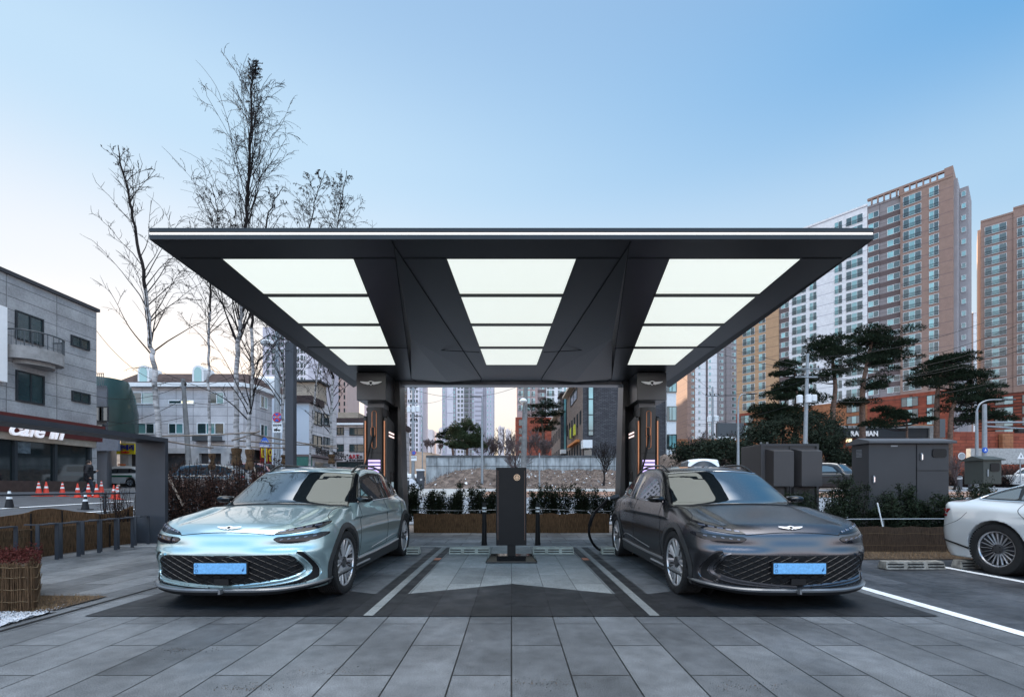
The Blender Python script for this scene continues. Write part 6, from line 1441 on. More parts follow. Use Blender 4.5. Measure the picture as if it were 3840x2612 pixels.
xs_ = XX(3437, 10); b = MB(); b.box(xs_-.004, xs_+.004, 9.99, 10.001, 0, z1-.02); b.box(xs_, x1, 9.99, 10.001, ZZ(1763, 10)-.004, ZZ(1763, 10)+.004); tp(t, b, 'door_gap', MT['seam'])
for px, py in ((3454, 1712), (3275, 1796)): b = MB(); x, z = XX(px, 10), ZZ(py, 10); b.box(x-.02, x+.02, 9.975, 9.999, z-.08, z+.08); f = tp(t, b, 'handle', MT['galv'], bevel=.006); b = MB(); b.box(x-.01, x+.01, 9.962, 9.974, z-.06, z+.05); b.build('lever', MT['chrome'], f)
b = MB(); b.prism([(XX(p, 10), ZZ(q_, 10)) for p, q_ in ((3500, 1682), (3542, 1682), (3548, 1688), (3548, 1708), (3542, 1714), (3502, 1714), (3495, 1708), (3495, 1688))], 9.985, 9.999); tp(t, b, 'meter_window', MT['black'])
b = MB(); b.box(XX(3340, 10), XX(3365, 10), 9.99, 9.999, ZZ(1674, 10), ZZ(1669, 10)); tp(t, b, 'name_plate', MT['galv'])
d = 13.0; x0, x1, z0, z1 = XX(3688, d), XX(3756, d), ZZ(1814, d), ZZ(1725, d); gz = ground_z(x0, d)
t = thing('meter_box', 'small green grey meter box with a pitched roof on a post near the right edge', 'meter box', (x0+.3, d, gz))
gg = mat('green_grey_paint', (.035, .042, .038), .5, .2, .1, 3)
b = MB(); b.box(x0, x1, d, d+.55, z0, z1); tp(t, b, 'box', gg, bevel=.01)
b = MB(); b.prism([(d-.06, z1), (d+.62, z1), (d+.62, z1+.03), (d+.28, z1+.14), (d-.06, z1+.03)], x0-.06, x1+.06, plane='yz'); tp(t, b, 'roof', gg)
b = MB(); b.box((x0+x1)/2-.1, (x0+x1)/2-.03, d+.2, d+.27, gz-.1, z0); b.box((x0+x1)/2+.03, (x0+x1)/2+.1, d+.2, d+.27, gz-.1, z0); tp(t, b, 'post', gg)
b = MB(); b.prism([(x0+.2+dx, z0+.36+dz_) for dx, dz_ in ((.02, 0), (.22, 0), (.25, .04), (.25, .2), (.22, .24), (.02, .24), (-.01, .2), (-.01, .04))], d-.015, d-.001); tp(t, b, 'meter_window', MT['black'])
b = MB(); b.box(x0+.10, x0+.13, d-.02, d-.001, z0+.22, z0+.42); tp(t, b, 'handle', MT['galv'])
# white stick in the right hedge and rail lines
b = MB(); b.tube([P(3290, 1884, 8.75), P(3312, 1980, 8.7)], .012, 6); tag(b.build('white_stake', MT['white_paint']), 'thin leaning white stake in front of the right hedge', 'stake')
def hrail(label, pts, posts, r=.012, m_='galv', ztop=None):
    t = thing('planter_rail', label, 'rail', (pts[0][0], pts[0][1], 0)); b = MB(); b.tube(pts, r, 6); tp(t, b, 'rail', MT[m_], smooth=60)
    for (x, y, za, zb_) in posts: b = MB(); b.tube([(x, y, za), (x, y, zb_)], r*.9, 6); tp(t, b, 'post', MT[m_], smooth=60)
    return t
hrail('thin pale rail along the front of the right hedge', [(3.6, 8.75, ZZ(1945, 8.75)), (6, 8.76, ZZ(1946, 8.76)), (9.6, 8.75, ZZ(1943, 8.75))], [(5.0, 8.8, 0, .6), (7.2, 8.8, 0, .6), (9.2, 8.8, 0, .6)])
hrail('thin grey rail through the hedge behind the totem', [(-2.7, 13.2, ZZ(1856, 13.2)), (2.8, 13.2, ZZ(1857, 13.2))], [(XX(1672, 13.2), 13.2, 0, 1.15), (XX(1985, 13.2), 13.2, 0, 1.15), (XX(2195, 13.2), 13.2, 0, 1.1), (XX(1570, 13.2), 13.2, 0, 1.1)])
hrail('low sagging cord across the hedge behind the totem', [(-2.7, 12.35, .62), (-1.5, 12.33, .60), (0, 12.35, .63), (.9, 12.33, .64), (2.0, 12.35, .60), (2.7, 12.35, .58)], [], r=.008)
# ------------------------------------------------------------------ shrubs
ORD = ['first', 'second', 'third', 'fourth', 'fifth', 'sixth', 'seventh', 'eighth', 'ninth', 'tenth', 'eleventh', 'twelfth', 'thirteenth', 'fourteenth', 'fifteenth', 'sixteenth', 'seventeenth']
def shrub(name, label, x, y, z, w_, h, n, leafm, stemm, size, group=None, stems=7, dens=1.0):
    t = thing(name, label, 'shrub', (x, y, z), 0, group); b = MB(); pts = []
    for k in range(stems):
        a = rnd.uniform(0, 6.28); r = rnd.uniform(.05, .5)*w_; hh = h*rnd.uniform(.65, 1.05); p = [Vector((r*.3*math.cos(a), r*.3*math.sin(a), 0))]; dx, dy = r*math.cos(a), r*math.sin(a)*.8
        for i in range(1, 8): u = i/7; p.append(Vector((dx*(.3+.7*u)+rnd.uniform(-.02, .02), dy*(.3+.7*u)+rnd.uniform(-.02, .02), hh*u)))
        b.tube(p, [.008*(1-i/9)+.002 for i in range(8)], 4, cap=False); pts.append(p)
        for i in range(2, 7):
            q = p[i]; e = Vector((rnd.gauss(0, 1), rnd.gauss(0, 1), rnd.uniform(.3, 1.2))).normalized()*rnd.uniform(.08, .22)*min(1, w_*2); b.tube([q, q+e], [.003, .0015], 3, cap=False); pts.append([q, q+e])
    b.build('stems', stemm, t, recalc=False)
    b = MB()
    def f():
        p = rnd.choice(pts); i = rnd.randrange(len(p)-1); u = rnd.random(); q = p[i].lerp(p[i+1], u); s_ = .028*(1+1.6*(1-min(1, q.z/h))); return (q.x+rnd.gauss(0, s_), q.y+rnd.gauss(0, s_), max(.02, q.z+rnd.gauss(0, s_)))
    leafcloud(b, int(n*dens), f, size); b.build('leaves', leafm, t, recalc=False); return t
z1_ = lambda z: 1450+z*.506
hed = [(165, .36, .78), (205, .34, .92), (330, .45, .86), (382, .3, .72), (480, .34, .7), (540, .42, .95), (640, .45, .9), (715, .42, .84), (775, .3, .7), (1090, .3, .6), (1180, .4, .9), (1240, .38, .82), (1330, .44, .92), (1430, .42, .8), (1470, .3, .62), (1570, .42, .86), (1650, .4, .75)]
for i, (zx_, w_, h) in enumerate(hed):
    side = 'left' if zx_ < 900 else 'right'
    shrub('hedge_shrub', '%s dark evergreen hedge shrub %s of the totem, counted from the %s' % (ORD[i if side == 'left' else i-9], side, 'left canopy leg' if side == 'left' else 'totem'), XX(z1_(zx_), 12.55), 12.55+rnd.uniform(-.1, .15), .28, w_*rnd.uniform(1.0, 1.6), h+.16+rnd.uniform(-.22, .12), 2400, MT['leaf_hedge'], MT['twig'], .026, 'evergreen shrubs %s of the totem' % side, stems=11)
for i in range(17):
    x = 4.0+i*.34+rnd.uniform(-.06, .06); h = (.75+.25*math.sin(i*1.7))*(.85 if i < 5 else 1.0)
    shrub('hedge_shrub', '%s dark evergreen shrub from the left in the planter before the cabinets' % ORD[i], x, 9.15+rnd.uniform(-.15, .2), .12, .8, h+.25+rnd.uniform(-.15, .25), 4200, MT['leaf_hedge'], MT['twig'], .022, 'evergreen shrubs in front of the cabinets', stems=8)
for i in range(20):
    px = 625+(i % 10)*44+rnd.uniform(-12, 12); d = 11.0+(i//10)*1.3+rnd.uniform(-.3, .3); x = XX(px, d); 
    shrub('bare_shrub', '%s brown shrub from the portal post, %s row behind the mint car' % (ORD[i % 10], 'front' if i < 10 else 'rear'), x, d, .0, .8, rnd.uniform(1.6, 2.1), 1000, MT['leaf_brown'], MT['twig'], .028, 'brown bare shrubs behind the mint car', stems=18)
bl_ = ['between the two reed mats', 'lowest, left of the portal post', 'over the rear reed mat', 'touching the portal post', 'farthest, beyond the rear reed mat by the handrail']
for i, (x, y, h) in enumerate(((-9.3, 10.6, 1.15), (-9.0, 10.4, 1.0), (-9.7, 11.2, 1.3), (-8.75, 10.7, 1.25), (-10.1, 12.2, 1.35))):
    shrub('bare_shrub', 'brown bare shrub '+bl_[i], x, y, .0, .8, h, 130, MT['leaf_brown'], MT['twig'], .022, 'bare shrubs left of the portal post', stems=14)
# ------------------------------------------------------------------ other vehicles
def generic_car(name, label, cat, paint, C_, dlo, wins, loc, rz, lamps, style='star', ws=None, hres=.04, rails=False, glass=None, r=.36, extra=None, group=None, body=None):
    t = thing(name, label, cat, loc, rz, group)
    me = C_.body('body', paint, hres); link('body', me, t); glass = glass or MT['car_glass']
    if ws: C_.patch('windscreen', ws, 'z', .006, glass, parent=t, step=.1)
    for s in (-1, 1):
        if dlo: C_.patch('window_surround', dlo, 'x', .004, MT['black_gloss'], side=s, parent=t, step=.07)
        for wp_ in wins: C_.patch('side_window', wp_, 'x', .008, glass, side=s, parent=t, step=.07)
        for wy in C_.wy:
            make_wheel(s, r, .24, r*.70, style, WHM, t, (s*(C_.hw-.13), wy, r))
            b = MB(); b.prism([(wy+(C_.ar-.005)*math.cos(2*math.pi*k/24), C_.wz+(C_.ar-.005)*math.sin(2*math.pi*k/24)) for k in range(24)], s*(C_.inner-.01), s*(C_.inner-.005), plane='yz'); b.build('arch_liner', MT['black'], t)
        for nm_, poly, ax, m_ in lamps:
            C_.patch(nm_, poly if ax == 'x' else ([(s*x, z) for x, z in poly][::s]), ax, .006, m_, side=s, parent=t, step=.05)
        mr = MB(); mr.tube([(s*(C_.hw-.06), C_.my, 1.02), (s*(C_.hw+.04), C_.my+.01, 1.05), (s*(C_.hw+.16), C_.my+.02, 1.05)], [.03, .07, .04], 10); mr.build('mirror', paint if style == 'multi' else MT['black_gloss'], t, smooth=50)
        if rails:
            yy = np.linspace(2.0, 4.0, 8); hp = C_.hit(np.full(8, s*.58), yy, 'z'); b = MB(); b.tube([(p[0], p[1], p[2]+.03) for p in hp], .018, 6); b.build('roof_rail', MT['chrome'], t, smooth=60)
    b = MB(); b.box(-C_.inner+.02, C_.inner-.02, .4, C_.L-.4, .2, .5); b.build('underbody', MT['black'], t)
    if extra: extra(t)
    return t
cv = crv
SED = CarShape(L=5.0, hw=.96, my=1.7, wy=(.88, 3.88), wz=.36, ar=.40, inner=.62, ztop=1.5, zb=.17, flare=.022, crown=.05, kt=.10, kn=.08, kc=.06,
    W0=cv([(-.2, .88), (.5, .935), (1.3, .925), (2.4, .93), (3.2, .94), (3.88, .955), (4.5, .925), (5.2, .86)]), side=cv([(.1, -.05), (.3, -.025), (.55, 0), (.7, 0), (.85, -.02), (.95, -.05), (1.05, -.10), (1.2, -.2)]),
    T=cv([(-.3, .55), (0, .70), (.4, .82), (1.3, .98), (1.8, 1.0), (3.4, 1.02), (4.2, 1.06), (4.8, 1.05), (5.0, 1.0), (5.3, .9)]), hoodcut=lambda a, y: 0, nose=cv([(0, 0), (.5, .05), (.8, .2), (1.0, .6)]), nosez=cv([(.1, .1), (.5, 0), (.8, .1)]), sculpt=lambda a, z: 0,
    tail=cv([(0, 0), (.5, .05), (.75, .16), (.88, .32), (1.0, .62)]), tailz=cv([(.1, .16), (.3, .05), (.55, 0), (.8, .02), (1.0, .04), (1.1, .1)]),
    H=cv([(.6, .6), (1.2, .95), (1.7, 1.2), (2.2, 1.41), (2.7, 1.465), (3.2, 1.45), (3.7, 1.37), (4.2, 1.22), (4.65, 1.05), (4.9, .8)]), Wc=lambda y, z: .84-(z-1.02)*.50-.10*sstep(3.2, 4.6, y))
white_car = paintmat('white_car_paint', (.62, .65, .67), .3, .1, 1.0); tail_red = mat('tail_lamp', (.22, .01, .015), .12, 0, 0); lampc = mat('clear_lamp', (.45, .47, .5), .1, .5, 0)
def sed_extra(t):
    b = MB(); SED.line(b, cm([(4.30, 1.07), (4.05, 1.17), (3.7, 1.27), (3.2, 1.36), (2.6, 1.38)]), 'x', .012, -1, off=.004); SED.line(b, cm([(4.30, 1.07), (4.1, 1.045), (3.4, 1.03), (2.4, 1.01)]), 'x', .010, -1, off=.004); b.build('window_chrome', MT['chrome'], t, smooth=60)
    b = MB(); SED.line(b, cm([(3.60, 1.03), (3.62, .92), (3.50, .80), (3.40, .66), (3.3, .42)]), 'x', .004, -1); SED.line(b, cm([(4.9, .58), (4.75, .62), (4.45, .72), (4.3, .86)]), 'x', .003, -1); b.build('panel_seam', MT['seam'], t)
    b = MB(); SED.line(b, cm([(4.28, .325), (4.5, .375), (4.7, .405), (4.82, .41)]), 'x', .016, -1, off=.0); b.build('bumper_slot', MT['black'], t)
    b = MB(); SED.line(b, [(3.14, .86), (3.36, .865)], 'x', .014, -1, off=.02); b.build('door_handle', white_car, t, smooth=60)
    SED.patch('quarter_window', [(4.2, 1.075), (4.02, 1.145), (3.75, 1.225), (3.72, 1.065)], 'x', .009, MT['car_glass'], side=-1, parent=t, step=.05)
generic_car('sedan', 'white sedan cut off by the right edge, seen from its rear quarter', 'car', white_car, SED, [(4.28, 1.07), (4.04, 1.16), (3.7, 1.26), (3.2, 1.35), (2.6, 1.37), (2.0, 1.27), (1.75, 1.09), (1.9, 1.02), (3.4, 1.03), (4.1, 1.045)],
    [[(3.68, 1.06), (3.66, 1.24), (3.2, 1.32), (2.8, 1.335), (2.8, 1.05)], [(2.7, 1.05), (2.7, 1.335), (2.2, 1.27), (1.95, 1.08)]], (7.79, 2.56, 0), 0,
    [('tail_lamp', [(4.66, .83), (4.58, .905), (4.96, .905), (4.97, .865), (4.72, .86)], 'x', tail_red), ('tail_lamp', [(4.66, .78), (4.66, .815), (4.97, .83), (4.97, .785)], 'x', tail_red), ('headlight', [(.5, .62), (.5, .70), (.85, .72), (.85, .66)], 'y', lampc)],
    'multi', [(x, 1.35+.16*(x/.7)**2) for x in np.linspace(-.7, .7, 7)]+[(x, 2.1+.1*(x/.6)**2) for x in np.linspace(.56, -.56, 7)], .018, r=.362, extra=sed_extra)
def suvshape(L=4.9, hw=.97, H_=1.70, wy=(.95, 3.85), boxy=0, my=1.6):
    k = H_-1.55
    if boxy: Hc = cv([(1.3, .9), (1.45, 1.2), (1.65, 1.6), (1.8, H_-.06), (2.2, H_), (L-.3, H_-.01), (L-.05, H_-.1), (L, 1.2), (L+.1, .8)])
    else: Hc = cv([(.8, .8), (1.3, 1.1), (1.9, 1.5+k*.7), (2.3, H_-.03), (2.9, H_), (3.9, H_-.05), (4.4, H_-.18), (4.75, 1.25), (4.95, .9)])
    T_ = cv([(-.3, .8), (0, .95), (.2, 1.05), (1.3, 1.12), (L-.5, 1.12), (L+.2, 1.05)]) if boxy else cv([(-.3, .7), (0, .85), (.4, .96), (1.3, 1.08), (3, 1.12), (4.4, 1.13), (L+.2, .95)])
    return CarShape(L=L, hw=hw, my=my, wy=wy, wz=.38, ar=.43, inner=.64, ztop=H_+.05, zb=.25, flare=.02, crown=.02 if boxy else .05, kt=.04 if boxy else .09, kn=.05, kc=.04,
        W0=cv([(-.2, hw-.05), (1, hw-.02), (3, hw-.02), (L+.2, hw-.06)]), side=cv([(.1, -.04), (.5, 0), (.9, 0), (1.1, -.05), (1.3, -.14)]), T=T_, hoodcut=lambda a, y: 0,
        nose=cv([(0, 0), (.5, .03 if boxy else .06), (.9, .12 if boxy else .3), (1.0, .4)]), nosez=cv([(.1, .1), (.5, 0), (.9, .04), (1.2, .2)]), sculpt=lambda a, z: 0, tail=cv([(0, 0), (.6, .04), (.9, .16), (1, .3)]), tailz=cv([(.1, .1), (.5, 0), (1, .03), (1.4, .1 if boxy else .25), (1.8, .15)]),
        H=Hc, Wc=(lambda y, z: hw-.07-(z-1.1)*.12) if boxy else (lambda y, z: hw-.11-(z-1.1)*.36))
SUVC = suvshape(); BOXC = suvshape(L=4.6, hw=.92, H_=1.95, wy=(.85, 3.6), boxy=1, my=1.45)
dlo_s = [(1.75, 1.13), (2.1, 1.45), (2.5, 1.56), (3.9, 1.56), (4.35, 1.42), (4.55, 1.2), (4.4, 1.16), (3, 1.14)]
wn_s = [[(1.95, 1.17), (2.2, 1.43), (2.5, 1.52), (2.75, 1.53), (2.75, 1.17)], [(2.85, 1.17), (2.85, 1.53), (3.7, 1.53), (3.8, 1.18)], [(3.9, 1.19), (3.85, 1.52), (4.25, 1.42), (4.4, 1.22)]]
ws_s = [(x, 1.42+.16*(x/.7)**2) for x in np.linspace(-.74, .74, 7)]+[(x, 2.2+.1*(x/.6)**2) for x in np.linspace(.62, -.62, 7)]
DG = mat('dull_dark_glass', (.012, .016, .02), .3, 0, 0)
dark_paint = paintmat('dark_suv_paint', (.012, .014, .018), .35, .1, .35); dark_paint2 = paintmat('charcoal_paint', (.03, .03, .032), .3, .5, 1); white2 = paintmat('white_van_paint', (.7, .7, .7), .3, 0, 1)
fl = [('headlight', [(.55, .80), (.55, .86), (.88, .90), (.88, .84)], 'y', lampc), ('grille', [(.02, .50), (.02, .85), (.42, .83), (.32, .52)], 'y', MT['black_gloss']), ('tail_lamp', [(.45, .95), (.45, 1.05), (.85, 1.08), (.85, .97)], 'Y', tail_red)]
def at_local(cx, cy, rz, ly=2.4):   # world place of the front centre so that the car centre is at cx,cy
    return (cx-(-math.sin(rz))*ly, cy-math.cos(rz)*ly, ground_z(cx, cy)+.02)
rz = R(34); xc = XX(3128, 27.5); generic_car('suv', 'dark grey suv parked on the street between the two cabinets', 'car', dark_paint, SUVC, dlo_s, wn_s, at_local(xc, 27.5, rz), rz, fl, 'star', ws_s, .035, True)
rz = R(-12); xc = XX(2630, 25); generic_car('off_roader', 'boxy white off-roader showing its roof above the matt grey car', 'car', white2, BOXC, None,
    [[(1.85, 1.32), (1.85, 1.78), (2.5, 1.8), (2.5, 1.32)], [(2.65, 1.32), (2.65, 1.8), (3.35, 1.8), (3.35, 1.32)], [(3.5, 1.32), (3.5, 1.8), (4.3, 1.8), (4.3, 1.32)]], at_local(xc, 25, rz), rz, fl, 'star', [(-.78, 1.48), (.78, 1.48), (.72, 1.74), (-.72, 1.74)], .04, glass=DG)
def pick_extra(t):
    b = MB(); b.box(-.5, .5, 2.6, 2.9, 1.86, 1.97); b.build('roof_light_bar', mat('amber_bar', (.6, .15, .03), .4), t)
    b = MB()
    for s in (-1, 1): b.box(s*.96-.005, s*.96+.005, 1.6, 4.2, .82, .98)
    b.build('green_stripe', mat('green_stripe', (.03, .16, .09), .4), t)
PKC = suvshape(L=5.1, H_=1.82, wy=(.95, 4.0)); rz = R(-90); xc = XX(452, 40)
generic_car('patrol_car', 'white patrol car with a roof light bar parked beyond the cafe corner', 'car', white2, PKC, dlo_s, wn_s, at_local(xc, 40, rz), rz, fl, 'star', ws_s, .05, False, extra=pick_extra)
DG = mat('dull_dark_glass', (.012, .014, .016), .35, 0, 0)
for i, (px, d, rzz, pt_, lab) in enumerate(((740, 24, -80, dark_paint2, 'dark car half hidden behind the brown shrubs near the portal frame'), (985, 27, 95, paintmat('maroon_paint', (.12, .02, .02), .3, .3, 1), 'dark red car half hidden behind the brown shrubs near the mint car'), (3878, 36, 200, white2, 'white suv tail at the far right edge beyond the meter box'))):
    rz = R(rzz); generic_car('suv', lab, 'car', pt_, SUVC, dlo_s, wn_s, at_local(XX(px, d), d, rz), rz, fl, 'star', ws_s, .05, False, glass=DG if i < 2 else None)
# ------------------------------------------------------------------ person
def solid(fn, lo, hi, h, name, m_, parent):
    class Q(CarShape):
        pass
    xs, ys, zs = [np.arange(lo[k], hi[k], h) for k in range(3)]
    c = CarShape(L=0, ztop=0); c.f = fn; c.fcut = fn
    Xg, Yg, Zg = np.meshgrid(xs, ys, zs, indexing='ij'); c.V = None
    return c, (xs, ys, zs)
def limb(x, y, z, a, b_, ra, rb):
    a = np.array(a); b_ = np.array(b_); d = b_-a; L2 = (d**2).sum(); t = np.clip(((x-a[0])*d[0]+(y-a[1])*d[1]+(z-a[2])*d[2])/L2, 0, 1)
    return np.sqrt((x-a[0]-t*d[0])**2+(y-a[1]-t*d[1])**2+(z-a[2]-t*d[2])**2)-(ra+(rb-ra)*t)
class Fig(CarShape):
    def body(s, name, m_, h=.02):
        return CarShape.body(s, name, m_, h)
def figure_mesh(fn, name, m_, h=.018):
    c = Fig(L=1.0, ztop=1.9); g = lambda x, y, z: fn(x, y-.5, z); c.f = g; c.fcut = g
    me = c.body(name, m_, h)
    co = np.empty(len(me.vertices)*3); me.vertices.foreach_get('co', co); co = co.reshape(-1, 3); co[:, 1] -= .5; me.vertices.foreach_set('co', co.ravel()); me.update(); return me
def person_skin(x, y, z):
    f = limb(x, y, z, (0, 0, 1.50), (0, -.01, 1.62), .055, .06)
    f = smin(f, np.sqrt(((x)/.075)**2+((y+.01)/.095)**2+((z-1.635)/.115)**2)*.085-.085, .03)
    f = smin(f, limb(x, y, z, (0, -.10, 1.625), (0, -.115, 1.60), .012, .016), .01)           # nose
    for s in (-1, 1):
        f = smin(f, limb(x, y, z, (s*.078, 0, 1.64), (s*.08, .005, 1.61), .012, .014), .006)   # ears
        f = smin(f, limb(x, y, z, (s*.09, 0, .95), (s*.09, 0, .90), .10, .09), .05)
    f = smin(f, limb(x, y, z, (0, 0, .95), (0, 0, 1.42), .13, .15), .08)
    # legs in stride (walking towards local -y)
    for (hx, k, a, t_) in ((-.09, (-.09, -.16, .50), (-.09, -.20, .10), -1), (.09, (.09, .02, .50), (.09, .30, .13), 1)):
        f = smin(f, limb(x, y, z, (hx, 0, .92), k, .095, .065), .05); f = smin(f, limb(x, y, z, k, a, .062, .042), .02)
        f = smin(f, limb(x, y, z, (a[0], a[1]+.04, a[2]-.05), (a[0], a[1]-.14, a[2]-.06 if t_ < 0 else a[2]-.10), .045, .035), .02)
    for sgn, el, hd_ in ((-1, (-.27, .06, 1.12), (-.25, -.06, .92)), (1, (.26, -.08, 1.14), (.16, -.26, 1.22))):
        f = smin(f, limb(x, y, z, (sgn*.19, 0, 1.40), el, .055, .045), .04); f = smin(f, limb(x, y, z, el, hd_, .042, .028), .02)
        d = (np.array(hd_)-np.array(el)); d = d/np.linalg.norm(d); p = np.array(hd_)
        f = smin(f, limb(x, y, z, p, p+d*.06, .028, .034), .02)
        for j in range(4): o = np.array([0, (j-1.5)*.018, 0]); f = smin(f, limb(x, y, z, p+d*.07+o, p+d*(.135+.012*(j in (1, 2)))+o*1.2+np.array([-sgn*.012, 0, 0]), .010, .008), .006)
        f = smin(f, limb(x, y, z, p+d*.03+np.array([0, -.03, 0]), p+d*.085+np.array([-sgn*.02, -.045, 0]), .011, .009), .008)
    return f
def person_coat(x, y, z):
    f = smax(limb(x, y, z, (0, 0, .84), (0, .0, 1.40), .195, .185)*1.0, .72-z, .02)
    f = smin(f, limb(x, y, z, (-.15, 0, 1.40), (.15, 0, 1.40), .12, .12), .06)
    for el, hd_, sgn in (((-.28, .06, 1.12), (-.255, -.04, .95), -1), ((.27, -.08, 1.14), (.18, -.22, 1.2), 1)):
        f = smin(f, limb(x, y, z, (sgn*.2, 0, 1.39), el, .10, .085), .05); f = smin(f, limb(x, y, z, el, hd_, .082, .065), .03)
    f = smin(f, limb(x, y, z, (-.05, .06, 1.48), (.05, .06, 1.48), .075, .075), .05)
    return f+.006*np.sin(z*75)
d = 22.8; px_ = 332; gx_ = XX(px_, d); gz_ = ground_z(gx_, d)
t = thing('person', 'person in a long black padded coat walking past the cafe window', 'person', (gx_, d, gz_), R(125))
skin = mat('skin', (.42, .26, .19), .5, 0, .1, 10); coatm = mat('black_coat', (.014, .014, .017), .6, 0, .2, 6); trousers = mat('dark_trousers', (.03, .035, .05), .8, 0, .2, 10)
bm_ = figure_mesh(person_skin, 'body', skin, .02); bm_.materials.append(trousers)
for p in bm_.polygons: p.material_index = 1 if p.center.z < .98 and p.center.z > .07 and abs(p.center.x) < .2 else 0
link('body', bm_, t); link('coat', figure_mesh(person_coat, 'coat', coatm, .022), t)
def hairf(x, y, z): return smax(np.sqrt(((x)/.088)**2+((y-.008)/.108)**2+((z-1.65)/.118)**2)*.095-.095, -(y+.075+(1.68-z)*.4), .01)
link('hair', figure_mesh(lambda x, y, z: smax(hairf(x, y, z), 1.585-z, .01), 'hair', mat('black_hair', (.012, .010, .010), .6, 0, .2, 30), .012), t)
for k, p in enumerate(((-.09, -.20, .03), (.09, .33, .06))):
    b = MB(); n = 12; vs = []
    for z, sx, y0, y1 in ((0, .045, -.17, .08), (.03, .045, -.17, .085), (.06, .04, -.12, .08), (.10, .038, -.03, .07)):
        for j in range(n): a = 2*math.pi*j/n; vs.append((p[0]+sx*math.cos(a), p[1]+(y0+y1)/2+(y1-y0)/2*math.sin(a), p[2]-.03+z))
    b.add(vs, [(i*n+j, i*n+(j+1) % n, (i+1)*n+(j+1) % n, (i+1)*n+j) for i in range(3) for j in range(n)]+[tuple(range(n)), tuple(3*n+j for j in range(n))]); b.build('shoe', MT['white_metal'], t, smooth=50)
# ------------------------------------------------------------------ trees
def branchpts(p, d, L, n, curl, up):
    q = [Vector(p)]; d = Vector(d).normalized()
    for i in range(n):
        d = (d+Vector((rnd.gauss(0, curl), rnd.gauss(0, curl), rnd.gauss(0, curl)+up))).normalized(); q.append(q[-1]+d*L/n)
    return q
def birch(label, pxs, d, r0, z0, wrap=None, dens=1.0, droop=.5, brs=0.34, dark_top=True, name='birch_tree', first=.42, spread=1.0, barkm=None, group=None, catk=.5, steep=0):
    return birch_(label, pxs, d, r0*.78, z0, wrap, dens*1.5, droop, brs, dark_top, name, first, spread, barkm, group, catk*.6, steep)
def birch_(label, pxs, d, r0, z0, wrap=None, dens=1.0, droop=.5, brs=0.34, dark_top=True, name='birch_tree', first=.42, spread=1.0, barkm=None, group=None, catk=.5, steep=0):
    """pxs: trunk path in picture coordinates at distance d"""
    P_ = [P(x, y, d) for x, y in pxs]; P_[0].z = z0; base = P_[0].copy()
    t = thing(name, label, 'tree', base, 0, group); tr = smooth_path([p-base for p in P_], 7); H_ = tr[-1].z; n = len(tr)
    for i in range(2, n-1): tr[i] += Vector((rnd.uniform(-.02, .02), rnd.uniform(-.03, .03), 0))
    b = MB(); k = max(3, int(n*.55))
    b.tube(tr[:k+1], [max(.012, r0*(1-i/(n*1.02))**.8) for i in range(k+1)], 10); b.build('trunk', barkm or MT['bark_white'], t, smooth=60)
    bd = MB(); bt = MB(); bl = MB()
    bd.tube(tr[k:], [max(.010, r0*(1-i/(n*1.02))**.8) for i in range(k, n)], 7, cap=False)
    nb = int(H_/brs*dens)
    def twigs(q, L, lev):
        for i in range(1, len(q)):
            for _ in range(2 if lev else 1):
                if rnd.random() > .75: continue
                a = rnd.uniform(0, 6.28); dr = (q[i]-q[i-1]).normalized()+Vector((math.cos(a), math.sin(a), rnd.uniform(-.1, .6)))*.75
                ll = L*rnd.uniform(.25, .6); w_ = branchpts(q[i], dr, ll, 5, .13, -droop*.12)
                bt.tube(w_, [.0055, .005, .0045, .004, .0035, .003], 3, cap=False)
                if lev == 0: twigs(w_[1:], ll, 1) if rnd.random() < .6 else None
                for p in w_[2:]:
                    if rnd.random() < catk:
                        e = Vector((rnd.uniform(-.01, .01), rnd.uniform(-.01, .01), -rnd.uniform(.025, .06))); s_ = .0055; bl.add([p, p+e*.5+Vector((s_, 0, 0)), p+e, p+e*.5-Vector((s_, 0, 0))], [(0, 1, 2, 3)])
                        bl.add([p, p+e*.5+Vector((0, s_, 0)), p+e, p+e*.5-Vector((0, s_, 0))], [(0, 1, 2, 3)])
    for i in range(nb):
        u = first+(.93-first)*(i+rnd.random())/nb; f = u*(n-1); j = min(n-2, int(f)); p = tr[j].lerp(tr[j+1], f-j)
        a = rnd.uniform(0, 6.28); el = rnd.uniform(.9, 2.2)+steep; L = H_*(.04+(.30+.05*steep)*(1-u)**.9)*rnd.uniform(.55, 1.15)*spread
        L = min(L, max(.15, H_-p.z)*.7+.05, 1.9 if name == 'bare_tree' else 2.5); dr = Vector((math.cos(a), math.sin(a)*.8, el)); q = branchpts(p, dr, L, 9, .07, .035 if rnd.random() < .6 else -.05)
        rr = max(.008, r0*(1-u)*.42); bd.tube(q, [max(.005, rr*(1-m/9.5)) for m in range(10)], 5, cap=False); twigs(q[2:], L*.55, 0)
    bd.build('branches', MT['bark_dark'] if dark_top else MT['twig_grey'], t, recalc=False, smooth=60); bt.build('twigs', MT['twig'], t, recalc=False)
    if bl.f: bl.build('catkins', MT['twig'], t, recalc=False)
    if wrap:
        x, ya, yb = wrap; b = MB(); c0 = P(x, ya, d)-base; c1 = P(x, yb, d)-base; c0.y = c1.y = 0
        N = 9; rr = [r0*1.35+.02*math.sin(i*1.1)+.01 for i in range(N)]; b.tube([c1.lerp(c0, i/(N-1)) for i in range(N)], rr, 14); o = b.build('reed_wrap', MT['reed'], t, smooth=50)
        b = MB()
        for u in (.2, .5, .85): c = c1.lerp(c0, u); b.tube([c+Vector((r0*1.6*math.cos(a), r0*1.6*math.sin(a), 0)) for a in np.linspace(0, 6.28, 13)], .007, 4, cap=False)
        b.build('twine', MT['twine'], o)
    return t
